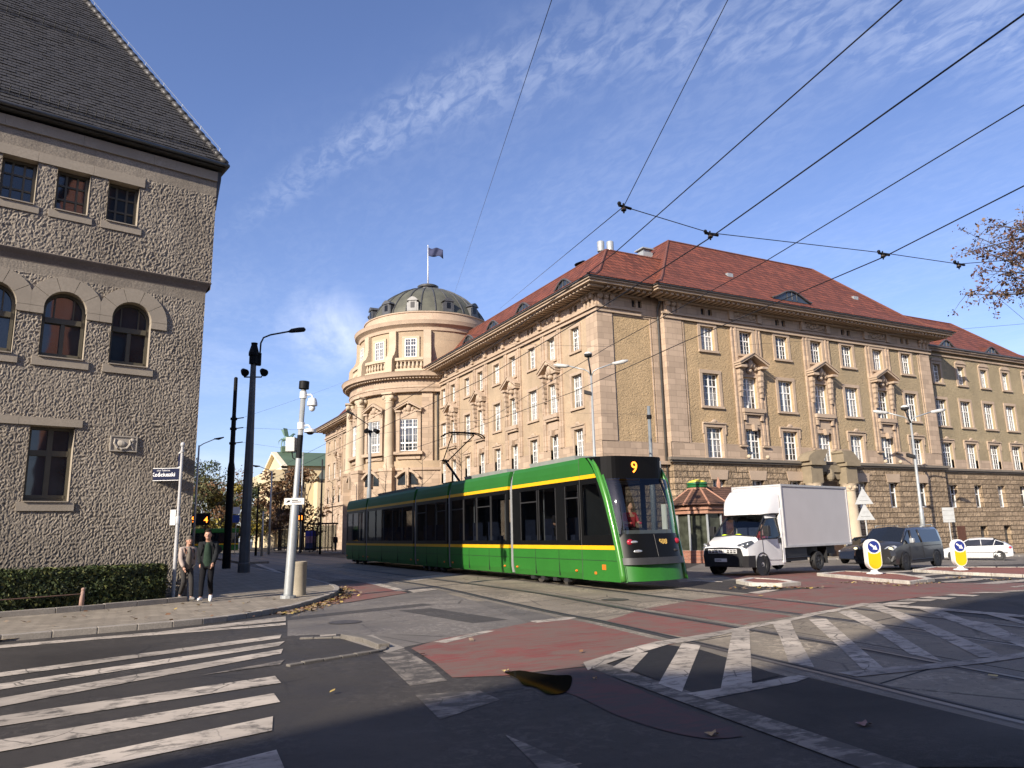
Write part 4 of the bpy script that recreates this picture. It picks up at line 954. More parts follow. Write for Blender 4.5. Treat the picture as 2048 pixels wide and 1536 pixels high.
for c in wc:
    window(uni, W, c, 14.62, 1.1, 1.8, .26, 'cross', 0, SUR); window(uni, W, c, 10.52, 1.56, 2.5, .26, 'cross', 0, SUR); window(uni, W, c, 6.62, 1.56, 2.33, .26, 'cross', 0, SURE); window(uni, W, c, 3.0, 1.2, 2.05, .4, 'plain', .14)
    m = MB(); W.poly(m, [(c-.82, 16.69)]+[(c+.82*math.cos(t), 16.69+.34*math.sin(t)) for t in [PI*k/10 for k in range(9, 0, -1)]]+[(c+.82, 16.69)], 0, .16); m.build('label_mould', STONE_PLAIN, uni)
for c in wc[1:]: m = MB(); W.box(m, c-.55, c+.55, -.4, 1.28, -.3, -.26); m.build('basement_window', GLASS, uni)
m = MB(); W.box(m, 67.1, 68.3, -1.1, 1.35, .13, .16); m.build('side_door', M('brown_side_door', (.10, .04, .02), .6, .2, 4), uni)
hip(uni, 60, 86.7, 41.9, 57, [(0, 18.03), (.02, 18.08), (1.2, 18.5), (2.2, 19.2), (6.4, 23.3)], ROOF_RED)
for x in (71.0, 78.5): eyebrow(uni, W, x, 18.6, -.9, 2.8, .7, 1.8)
# --- round corner tower
RX, RY, RW_ = 30.33, 78.87, 8.49
def RP(phi, r, z): return (RX-r*math.cos(phi), RY-r*math.sin(phi), z)
def rfr(phi, r):                              # frame tangent to the tower at angle phi
    q = RP(phi, r, 0); th = phi-PI/2; return FR((q[0], q[1]), (math.cos(th), math.sin(th)))
tower = bpy.data.objects.new('tower', None); link(tower, uni); tower.empty_display_size = .2
def ring(name, prof, mat, smooth=True, seg=72, parent=None):
    m = MB(); m.lathe(prof, seg, (RX, RY, 0), cap=False); return m.build(name, mat, parent or uni, smooth=smooth, auto=35)
bpy.data.objects.remove(tower)
ring('tower_wall', [(RW_, -1), (RW_, 9.0), (RW_-.25, 9.01), (RW_-.25, 16.1)], STUCCO_PINK)
ring('tower_plinth', [(RW_+.25, -1), (RW_+.25, 3.0), (RW_+.12, 3.1), (RW_+.12, 8.0), (RW_+.3, 8.05), (RW_+.3, 8.3), (RW_, 8.31)], STONE)
ring('tower_entablature', [(RW_-.3, 16.1), (RW_+.25, 16.1), (RW_+.28, 16.5), (RW_+.36, 16.55), (RW_+.36, 16.7), (RW_+.28, 16.72), (RW_+.28, 17.4), (RW_+.45, 17.5), (RW_+1.05, 17.62), (RW_+1.08, 17.9), (RW_+1.2, 18.1), (RW_+.1, 18.3), (7.6, 18.4)], STONE)
m = MB()
for k in range(110):
    a = R(-70)+R(230)*k/110; f = rfr(a, RW_+.3); f.box(m, -.1, .1, 17.42, 17.58, 0, .5)
m.build('tower_dentils', STONE_PLAIN, uni)
ring('tower_drum', [(7.7, 18.2), (7.7, 22.9)], STUCCO_PINK)
ring('tower_cornice', [(7.65, 22.85), (7.85, 22.86), (7.9, 23.2), (8.0, 23.3), (8.3, 23.5), (8.35, 23.75), (8.4, 23.9), (7.6, 24.0), (7.3, 24.05), (7.25, 25.0), (7.35, 25.02), (7.35, 25.14), (6.6, 25.2)], STONE_PLAIN)
DOME = [(6.72, 25.36), (6.55, 25.86), (6.22, 26.41), (5.75, 27.07), (5.15, 27.72), (4.65, 28.15), (3.75, 28.75), (2.6, 29.3), (1.1, 29.75)]
dome = ring('dome', [(7.0, 25.1), (7.02, 25.3), (6.72, 25.35)]+smooth(DOME, 4), COPPER)
m = MB()
for k in range(26):
    a = R(13.75/2)+k*2*PI/26+R(6.9); 
    a = k*2*PI/26+R(6.9)
    m.tube([RP(a, r_+.03, z_+.03) for r_, z_ in smooth(DOME, 3)], .07, 5)
m.build('dome_rib', ZINC, dome)
m = MB(); m.lathe([(1.0, 29.4), (1.0, 30.0), (1.2, 30.08), (1.25, 30.28), (1.1, 30.36), (.2, 30.4)], 28, (RX, RY, 0)); m.build('dome_lantern', ZINC, dome, smooth=True, auto=35)
for phi in (0, 27.5, 55, 88, 118, -27.5, -60):
    f = rfr(R(phi), 6.55); m = MB(); f.box(m, -.45, .45, 25.3, 26.5, -1.5, .32); f.poly(m, [(-.64, 26.5)]+[(-.64+.128*k, 26.5+.42*math.sin(PI*k/10)) for k in range(1, 10)]+[(.64, 26.5)], -1.9, .42)
    for s_ in (-.54, .54): f.box(m, s_-.09, s_+.09, 25.3, 26.3, -.5, .3)
    d = m.build('dome_dormer', ZINC, dome); m = MB(); f.box(m, -.22, .22, 25.7, 26.35, .33, .35); m.build('dormer_pane', GLASS_DARK, d)
# columns, windows and hoods of the main storey; consoles, windows and balustrade of the drum
for phi in (-41.5, -14, 14, 41.5):
    c = RP(R(phi), RW_+.12, 0); m = MB()
    m.lathe([(.62, 8.3), (.62, 8.5), (.56, 8.6), (.5, 8.75), (.5, 11), (.42, 15.0), (.47, 15.05), (.44, 15.15), (.44, 15.3)], 18, (c[0], c[1], 0)); m.build('tower_column', STONE_LIGHT, uni, smooth=True, auto=35)
    f = rfr(R(phi), RW_+.12); m = MB(); f.box(m, -.62, .62, 15.92, 16.09, -.55, .62)
    for s_ in (-.45, .45): m.ball(f.P(s_, 15.6, .3), .26, .26, .26, 10, 6); m.ball(f.P(s_, 15.6, -.2), .26, .26, .26, 10, 6)
    f.box(m, -.42, .42, 15.3, 15.92, -.4, .42); m.build('column_capital', STONE_LIGHT, uni, smooth=False)
    m = MB(); f = rfr(R(phi), RW_); f.box(m, -.72, .72, -1, 8.0, -.2, .75); f.box(m, -.8, .8, 8.0, 8.3, -.2, .83); m.build('column_pedestal', STONE, uni)
    f = rfr(R(phi), 7.7); m = MB(); pts = [(0, 18.3), (1.25, 18.3), (1.2, 19.6), (1.0, 20.0), (.75, 20.2), (.5, 20.7), (.4, 21.4), (.42, 22.85), (0, 22.85)]
    v = f.u*.8; m.prism([f.P(-.4, z, o_-.02) for o_, z in pts], (v.x, v.y, 0)); m.build('drum_console', STONE_LIGHT, uni)
for phi in (68.5, -68.5):
    f = rfr(R(phi), 7.7); m = MB(); pts = [(0, 18.3), (1.25, 18.3), (1.2, 19.6), (.7, 20.2), (.4, 21.4), (.42, 22.85), (0, 22.85)]; v = f.u*.8; m.prism([f.P(-.4, z, o_-.02) for o_, z in pts], (v.x, v.y, 0)); m.build('drum_console', STONE_LIGHT, uni)
    f = rfr(R(phi), RW_-.25); m = MB(); f.box(m, -.55, .55, 8.3, 16.08, 0, .2); m.build('tower_pilaster', STONE, uni)
for phi in (-27.5, 0, 27.5, 55.5):
    f = rfr(R(phi), RW_-.25)
    m = MB(); f.box(m, -1.28, -.93, 9.7, 14.2, 0, .28); f.box(m, .93, 1.28, 9.7, 14.2, 0, .28); f.box(m, -.929, .929, 13.32, 14.1, 0, .22); f.box(m, -1.5, 1.5, 9.65, 9.95, 0, .5); f.box(m, -1.2, 1.2, 9.2, 9.64, 0, .15); m.build('tower_window_surround', STONE_PLAIN, uni)
    window(uni, f, 0, 10.05, 1.85, 3.25, -.06, 'large')
    pediment(uni, f, 0, 14.2, 1.45, .95, .02, .5, .8)
    m = MB(); f2 = rfr(R(phi), RW_+.12); f2.poly(m, [(-1.3, 7.4)]+[(-1.3+.26*k, 7.4+.75*math.sin(PI*k/10)) for k in range(1, 10)]+[(1.3, 7.4), (1.1, 7.3)]+[(1.1-.22*k, 7.3+.62*math.sin(PI*k/10)) for k in range(1, 10)]+[(-1.1, 7.3)], -.3, .35); f2.box(m, -.16, .16, 6.5, 8.3, -.1, .4); m.build('oval_window_hood', STONE_PLAIN, uni)
    for s_ in (-1, 1): m = MB(); f2.poly(m, [(s_*.2, 6.6), (s_*.2, 7.75), (s_*.6, 7.6), (s_*1.0, 7.1), (s_*1.05, 6.6)][::s_], -.2, .02); m.build('oval_window', GLASS, uni)
    f = rfr(R(phi), 7.7); m = MB(); 
    for s_ in (-1, 1): f.box(m, *sorted((s_*.62, s_*.95)), 19.95, 22.0, 0, .1)
    f.box(m, -.95, .95, 22.0, 22.25, 0, .12); m.build('drum_window_surround', STONE_LIGHT, uni)
    window(uni, f, 0, 20.0, 1.24, 2.0, -.06, 'cross')
    # balustrade between the consoles
    m = MB(); n = 8; lo, hi = R(phi-10.2), R(phi+10.2)
    for k in range(n):
        a0 = lo+(hi-lo)*k/n; a1 = lo+(hi-lo)*(k+1)/n
        for z0, z1, e in ((18.3, 18.62, .2), (19.5, 19.8, .2)): m.prism([RP(a0, 8.35-e, z0), RP(a0, 8.35+e, z0), RP(a1, 8.35+e, z0), RP(a1, 8.35-e, z0)], (0, 0, z1-z0))
    for k in range(7):
        p = RP(lo+(hi-lo)*(k+.5)/7, 8.35, 0); m.lathe([(.12, 18.62), (.09, 18.7), (.17, 18.9), (.15, 19.05), (.07, 19.35), (.11, 19.5)], 8, (p[0], p[1], 0))
    m.build('balustrade', STONE_LIGHT, uni)
# flag on the dome
fl = thing('flagpole', 'thin white flagpole with a small dark blue flag on top of the dome', 'flagpole', (RX, RY, 30.5))
m = MB(); m.lathe([(.09, 30.5), (.07, 33), (.045, 35.4), (.08, 35.45), (.03, 35.55)], 8, (RX, RY, 0)); m.build('pole', WHITE_PLASTIC, fl, smooth=True)
m = MB(); n = 14; fd = Vector((.88, -.47, 0))
pt = lambda i, j: Vector((RX, RY, 0))+fd*(.06+1.75*i/n)+Vector((.47, .88, 0))*(.16*math.sin(i*.75+j*.6)*(i/n)**.5)+Vector((0, 0, 35.25-1.05*j/5-.35*(i/n)**1.3-.12*math.sin(i*.5)))
for i in range(n):
    for j in range(5): m.quad(pt(i, j), pt(i+1, j), pt(i+1, j+1), pt(i, j+1))
fo = m.build('flag', M('dark_blue_flag_cloth', (.022, .028, .075), .8, .2, 2), fl, smooth=True); sm = fo.modifiers.new('thickness', 'SOLIDIFY'); sm.thickness = .015
# ---------------------------------------------------------------- grey roughcast corner building on the left
gb = thing('grey_building', 'grey brown roughcast corner building with arched windows and a steep dark tiled roof', 'building', (1.75, 22.55, 0))
th = R(11.5); B = FR((1.75, 22.55), (math.cos(th), math.sin(th)))
LS = lambda s: -s*.92
LZ = lambda z: 1.62+(z-1.62)*.92
def rough(name, fr, a0, a1, z0, z1, ops, o, amp, mat, step=.027, arches=(), smooth_z=()):
    """rough-cast wall: a fine grid pushed in and out, with openings left free"""
    m = MB(); na = int((a1-a0)/step); nz = int((z1-z0)/step); idx = {}
    def edges(lo, hi, n, cuts):
        L = [lo+(hi-lo)*k/n for k in range(n+1)]
        for c in cuts:
            if lo < c < hi:
                k = min(range(len(L)), key=lambda q: abs(L[q]-c)); L[k] = c
        return L
    A = edges(a0, a1, na, [c for p in ops for c in p[:2]]); Z = edges(z0, z1, nz, [c for p in ops for c in p[2:4]])
    def inside(a, z):
        for p in ops:
            if p[0] < a < p[1] and p[2] < z < p[3]: return True
        for (c, zc, r) in arches:
            if z >= zc and (a-c)**2+(z-zc)**2 < r*r: return True
        return False
    def vert(i, j):
        if (i, j) not in idx:
            a, z = A[i], Z[j]; v = Vector((a*14.5, z*10, o*3))
            h = (.45-abs(noise.noise(v))*1.5)+noise.noise(v*1.9+Vector((7, 3, 1)))*.6
            h = max(-.5, h)
            lo_ = noise.noise(Vector((a*.9, z*.8, 5)))*.35+.85
            for s0, s1 in smooth_z:
                if s0 < z < s1: lo_ *= .12
            idx[(i, j)] = len(m.v); m.v.append(fr.P(a, z, o+amp*h*lo_))
        return idx[(i, j)]
    for i in range(len(A)-1):
        for j in range(len(Z)-1):
            if inside((A[i]+A[i+1])/2, (Z[j]+Z[j+1])/2): continue
            m.f.append((vert(i, j), vert(i+1, j), vert(i+1, j+1), vert(i, j+1))); m.m.append(0)
    return m.build(name, mat, gb, smooth=False, merge=False)
top_w = [(4.80, 5.64), (3.48, 4.32), (2.15, 3.00), (6.13, 6.97)]
arc_w = [(1.52, 2.59), (3.22, 4.32), (4.92, 6.02), (6.62, 7.72)]
low_w = [(3.26, 4.32), (5.06, 6.12)]
ops_t = [(LS(b), LS(a), LZ(10.93), LZ(12.24)) for a, b in top_w]
ops_a = [(LS(b), LS(a), LZ(6.66), LZ(8.08)) for a, b in arc_w]
ops_l = [(LS(b), LS(a), LZ(2.70), LZ(4.76)) for a, b in low_w]
rr = .53*.92
archs = [(LS((a+b)/2), LZ(8.08), rr) for a, b in arc_w]
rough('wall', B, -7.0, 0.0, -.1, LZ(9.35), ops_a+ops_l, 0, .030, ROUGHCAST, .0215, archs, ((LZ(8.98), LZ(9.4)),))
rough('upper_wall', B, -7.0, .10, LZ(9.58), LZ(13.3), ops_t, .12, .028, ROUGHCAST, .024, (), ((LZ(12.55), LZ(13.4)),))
m = MB()                                      # rounded ledge where the upper storey juts out, and solid backing
pr = [(0, LZ(9.30)), (.015, LZ(9.36)), (.06, LZ(9.46)), (.13, LZ(9.56)), (.15, LZ(9.60)), (.12, LZ(9.63))]
for (o0, z0), (o1, z1) in zip(pr, pr[1:]): m.quad(B.P(-7, z0, o0), B.P(o0*.8, z0, o0), B.P(o1*.8, z1, o1), B.P(-7, z1, o1))
m.quad(B.P(0.0, -.1, -.001), B.P(0, -.1, -12), B.P(0, LZ(9.4), -12), B.P(0, LZ(9.4), -.001)); m.quad(B.P(.1, LZ(9.4), .12), B.P(.1, LZ(9.4), -12), B.P(.1, LZ(13.6), -12), B.P(.1, LZ(13.6), .12))
m.quad(B.P(-14, -.1, -12), B.P(0, -.1, -12), B.P(0, 12.6, -12), B.P(-14, 12.6, -12))
m.quad(B.P(-14, -.1, 0), B.P(-7, -.1, 0), B.P(-7, 12.6, 0), B.P(-14, 12.6, 0)); m.quad(B.P(-14, -.1, 0), B.P(-14, -.1, -12), B.P(-14, 12.6, -12), B.P(-14, 12.6, 0))
m.build('ledge', SMOOTHCAST, gb)
m = MB()
for p in ops_a+ops_l+ops_t:                   # reveals
    o = .12 if p[2] > 9.5 else 0.0; d = .30 if p in ops_a else .34
    b0, b1, c0, c1 = p
    m.quad(B.P(b0, c0, o+.015), B.P(b0, c1, o+.015), B.P(b0, c1, o-d), B.P(b0, c0, o-d)); m.quad(B.P(b1, c1, o+.015), B.P(b1, c0, o+.015), B.P(b1, c0, o-d), B.P(b1, c1, o-d))
    m.quad(B.P(b1, c0, o+.015), B.P(b0, c0, o+.015), B.P(b0, c0, o-d), B.P(b1, c0, o-d))
    if p not in ops_a: m.quad(B.P(b0, c1, o+.03), B.P(b1, c1, o+.03), B.P(b1, c1, o-d), B.P(b0, c1, o-d))
for c, zc, r in archs:
    n = 20
    for k in range(n):
        t0, t1 = PI*k/n, PI*(k+1)/n
        m.quad(B.P(c+r*math.cos(t0), zc+r*math.sin(t0), .03), B.P(c+r*math.cos(t1), zc+r*math.sin(t1), .03), B.P(c+r*math.cos(t1), zc+r*math.sin(t1), -.30), B.P(c+r*math.cos(t0), zc+r*math.sin(t0), -.30))
m.build('window_reveal', STONE_GREY, gb)
m = MB()                                      # stone bands, arches and sills, block by block
def blocks(a0, a1, z0, z1, o0, o1, L=1.6):
    n = max(1, round((a1-a0)/L))
    for k in range(n): B.box(m, a0+(a1-a0)*k/n+.003, a0+(a1-a0)*(k+1)/n-.003, z0, z1, o0, o1)
blocks(-7.0, LS(2.02), LZ(12.245), LZ(12.54), .10, .165, 1.3); blocks(-7.0, LS(-.02)+.08, LZ(13.08), LZ(13.40), .10, .18, 1.9)
for a, b in top_w: blocks(LS(b)-.12, LS(a)+.12, LZ(10.70), LZ(10.93), .10, .155, 3); B.box(m, LS(b)+.01, LS(a)-.01, LZ(10.93), LZ(10.96), -.2, .19)
for a, b in low_w: blocks(LS(b)-.13, LS(a)+.13, LZ(2.47), LZ(2.70), -.02, .045, 3); B.box(m, LS(b)+.01, LS(a)-.01, LZ(2.70), LZ(2.73), -.3, .08)
blocks(-7.0, LS(3.09), LZ(4.765), LZ(4.98), -.02, .05, 1.3)
for a, b in arc_w: blocks(LS(b)-.13, LS(a)+.13, LZ(6.42), LZ(6.66), -.02, .05, 3); B.box(m, LS(b)+.01, LS(a)-.01, LZ(6.66), LZ(6.69), -.25, .09)
half = .855*.92
for k, (c, zc, r) in enumerate(archs):
    R2 = .97*.92; n = 15
    for i in range(n):
        t0, t1 = PI*i/n+(.008 if i % 3 == 0 else 0), PI*(i+1)/n-(.008 if i % 3 == 2 else 0)
        def cl(t):
            x = c+R2*math.cos(t); z = zc+R2*.98*math.sin(t)
            if x < c-half: x = c-half
            if x > c+half and k > 0: x = c+half
            return (x, max(z, zc))
        p = [(c+r*math.cos(t0), zc+r*math.sin(t0)), cl(t0), cl(t1), (c+r*math.cos(t1), zc+r*math.sin(t1))]
        B.poly(m, p, -.02, .055)
    x1 = c+half if k > 0 else c+R2
    B.box(m, c+r, x1, LZ(7.88), zc-.003, -.02, .055); B.box(m, c-half, c-r, LZ(7.88), zc-.003, -.02, .055)
m.build('stone_trim', STONE_GREY, gb, merge=False)
for p in ops_t: window(gb, B, (p[0]+p[1])/2, p[2]+.03, p[1]-p[0], p[3]-p[2]-.03, .26, 'grid3', .12)
for p in ops_l: window(gb, B, (p[0]+p[1])/2, p[2]+.03, p[1]-p[0], p[3]-p[2]-.03, .30, 'tee', 0)
for (c, zc, r), p in zip(archs, ops_a):       # arched windows with a transom
    z0 = p[2]+.03; zt = LZ(7.78); f = MB(); od, oi = -.30, -.20; t = .075
    for s_ in (-1, 1): B.box(f, *sorted((c+s_*(r-t), c+s_*r)), z0, zc, od, oi)
    B.box(f, c-r+t, c+r-t, z0, z0+.13, od, oi+.02); B.box(f, c-r+t, c+r-t, zt-.07, zt+.07, od, oi+.03); B.box(f, c-.05, c+.05, z0+.13, zt-.07, od, oi+.01)
    for i in range(16):
        t0, t1 = PI*i/16, PI*(i+1)/16
        B.poly(f, [(c+(r-t)*math.cos(t0), zc+(r-t)*math.sin(t0)), (c+r*math.cos(t0), zc+r*math.sin(t0)), (c+r*math.cos(t1), zc+r*math.sin(t1)), (c+(r-t)*math.cos(t1), zc+(r-t)*math.sin(t1))], od, oi)
    for x in (-.22, .22): B.box(f, c+x-.018, c+x+.018, zt+.07, zc+(r-t)*.88, od+.03, oi-.03)
    fo = f.build('window', GREEN_WOOD, gb)
    g = MB(); g.poly([B.P(c-r+.02, z0+.05, -.27), B.P(c+r-.02, z0+.05, -.27)]+[B.P(c+(r-.02)*math.cos(PI*i/14), zc+(r-.02)*math.sin(PI*i/14), -.27) for i in range(15)]); g.build('pane', GLASS, fo)
# small carved plaque
m = MB(); a0, a1, z0, z1 = LS(2.37), LS(1.66), LZ(4.15), LZ(4.60)
B.box(m, a0, a1, z0, z1, -.02, .035)
for e0, e1, f0, f1 in ((a0, a1, z0, z0+.03), (a0, a1, z1-.03, z1), (a0, a0+.03, z0+.03, z1-.03), (a1-.03, a1, z0+.03, z1-.03)): B.box(m, e0, e1, f0, f1, .035, .06)
ac, zc = (a0+a1)/2, (z0+z1)/2
m.tube([B.P(a0+.12, z1-.08, .05), B.P(a0+.10, zc, .06), B.P(a0+.18, z0+.09, .06), B.P(ac-.05, z0+.06, .06), B.P(ac+.08, z0+.09, .06), B.P(ac+.16, zc, .06), B.P(ac+.14, z1-.1, .06)], [.02, .03, .035, .04, .035, .03, .02], 7)
m.ball(B.P(ac-.08, zc+.0, .04), .13, .05, .09, 10, 6); m.ball(B.P(a1-.12, zc+.1, .04), .06, .05, .06, 8, 5); m.tube([B.P(a1-.1, zc+.05, .05), B.P(a1-.14, zc-.05, .06), B.P(a1-.09, z0+.06, .05)], .022, 6)
m.build('relief_plaque', M('pale_carved_plaque', (.40, .36, .30), .85, .15, 6, .15), gb)
# roof: every course of tiles is real
ez = LZ(13.60); eo = .38; apex_s, apex_o, apex_z = -5.9, -6.4, LZ(13.6)+11.0
er = .25                                      # right eave end
up_v = (Vector(B.P(er, ez, eo)), Vector(B.P(apex_s, apex_z, apex_o)))
slope = Vector((0, apex_o-eo, apex_z-ez)); SLn = slope.length; sd_ = slope/SLn
nrm = Vector((0, sd_.z, -sd_.y)); 
m = MB(); ex = .145; nrow = int(SLn/ex); tw = .20; rr_ = random.Random(3)
def RPt(a, t, lift): q = sd_*t; return B.P(a, ez+q.z+nrm.z*lift, eo+q.y+nrm.y*lift)
for k in range(nrow):
    t0 = k*ex; t1 = t0+ex*1.25; lim = er+(apex_s-er)*(t0/SLn)
    a = lim-.02; off = (k % 2)*tw/2
    a = math.floor((lim-off)/tw)*tw+off
    while a > -7.6:
        j = rr_.uniform(-.006, .006); l0 = .030+rr_.uniform(-.008, .008); a1 = min(a+tw-.006, lim)
        if a1 > a+.02:
            p0, p1, p2, p3 = RPt(a, t0+j, l0), RPt(a1, t0+j, l0), RPt(a1, t1, .004), RPt(a, t1, .004)
            m.quad(p0, p1, p2, p3); m.quad(RPt(a, t0+j, l0-.024), RPt(a1, t0+j, l0-.024), p1, p0)
        a -= tw
SLATE = M('dark_grey_brown_tile', (.058, .055, .052), .5, .35, 5, .2, .2, 60, .003)
ro = m.build('roof', SLATE, gb, merge=False)
m = MB()
back = lambda a, z, o: B.P(a, z, o)
m.poly([B.P(er, ez-.03, eo), B.P(-14, ez-.03, eo), B.P(-14, apex_z-.05, apex_o), B.P(apex_s, apex_z-.05, apex_o)]); m.poly([B.P(er, ez-.03, eo), B.P(apex_s, apex_z-.05, apex_o), B.P(er, ez-.03, -13.0)]); m.poly([B.P(-14, ez-.03, -13), B.P(er, ez-.03, -13), B.P(apex_s, apex_z-.05, apex_o), B.P(-14, apex_z-.05, apex_o)])
m.build('roof_deck', SLATE, ro)
m = MB(); B.box(m, -14, er, ez-.10, ez-.035, -12.9, eo-.02); B.poly(m, [(.10, ez-.10), (er-.02, ez-.10), (er-.03, ez-.4), (.12, LZ(12.1))], .10, -12); m.build('soffit', ZINC, ro)
m = MB(); m.tube([B.P(-14, ez-.02, eo+.06), B.P(er+.04, ez-.02, eo+.06)], .055, 8); m.tube([B.P(er+.04, ez-.02, eo+.06), B.P(er+.04, ez-.02, -12)], .07, 8); m.build('gutter', ZINC, ro, smooth=True)
m = MB(); e0, e1 = Vector(B.P(er, ez+.03, eo)), Vector(B.P(apex_s, apex_z+.03, apex_o)); n = 44
for k in range(n):
    p, q2 = e0.lerp(e1, k/n), e0.lerp(e1, (k+1.12)/n); m.tube([p+Vector((0, 0, .035)), q2], [.10, .085], 7)
m.build('hip_tiles', SLATE, ro, smooth=True, merge=False)
m = MB(); pts = []
for k in range(1, 14):
    p = e0.lerp(e1, (k-.6)/13.5); m.tube([p, p+Vector((.05, -.02, .24))], .008, 4); pts.append(p+Vector((.05, -.02, .22)))
m.tube(pts, .007, 4); m.build('lightning_wire', GALV, ro)
m = MB()
for t, a1 in ((.55, er-.4), (4.9, -3.0)):     # snow guards
    for h in (.06, .19): m.tube([RPt(-7.5, t, h), RPt(a1, t, h)], .012, 4)
    a = a1
    while a > -7.5: m.tube([RPt(a, t, 0), RPt(a, t, .24)], .012, 4); a -= .22 if t < 1 else .3
m.build('snow_guard', ZINC, ro, merge=False)
# ---------------------------------------------------------------- tram
TG = M('tram_green_paint', (.026, .150, .022), .42, .10, 1.2, .08, world=False, spec=.28)
TGD = M('tram_roof_green', (.024, .135, .022), .5, .12, 1.2, .10, world=False, spec=.25)
TY = M('tram_yellow_paint', (.74, .40, .012), .45, .06, 2, world=False, spec=.25)
TB = M('tram_black_gloss_panel', (.006, .0062, .0065), .35, .1, 2, world=False, spec=.15)
TGR = M('tram_dark_rubber', (.02, .02, .021), .6, .15, 4, world=False)
TSIL = M('tram_silver_bellows_frame', (.42, .43, .43), .35, .08, 3, metal=.4, world=False)
TINT_SEAT = M('dark_blue_seat_cloth', (.03, .04, .08), .8, .2, 8, world=False)
def tinted(name, tr, rough=.02, k=.85):
    n = NT(name); t = n.t; t.nodes.remove(n.b); out = t.nodes['Material Output']
    a = n.n('BsdfTransparent'); a.inputs[0].default_value = tuple(tr)+(1,); g = n.n('BsdfGlossy'); g.inputs['Roughness'].default_value = rough; g.inputs[0].default_value = (.9, .92, .95, 1)
    fr = n.n('LayerWeight'); fr.inputs[0].default_value = .5; mx = n.n('MixShader'); n.put(mx.inputs[0], n.math('ADD', n.math('MULTIPLY', n.math('POWER', fr.outputs['Facing'], 4.0), k), .05)); t.links.new(a.outputs[0], mx.inputs[1]); t.links.new(g.outputs[0], mx.inputs[2]); t.links.new(mx.outputs[0], out.inputs[0])
    return n.m
TGLASS = tinted('tram_tinted_glass', (.38, .40, .41), k=.16)
WSGLASS = tinted('windscreen_glass', (.60, .63, .62))
ORANGE = emit('orange_led', (1.0, .22, .02), 3.0)
TT = FR((12.15, 18.0), (-.017, -1))
tram = thing('tram', 'long green tram with yellow stripes and a lit orange 9 over its windscreen', 'tram', (13.3, 30, 0))
WID = 2.30
def prof(mb, s0, s1, pts):                   # closed (o,z) outline swept along the tram
    v = TT.u*(s1-s0); q = [TT.P(s0, z, o) for o, z in pts]; mb.prism(q, (v.x, v.y, 0))
def mir(pts): return pts+[(-WID-o, z) for o, z in reversed(pts)]
secs = [(-5.60, -1.05), (-11.52, -5.95), (-15.86, -11.85), (-24.32, -16.20), (-29.0, -24.66)]
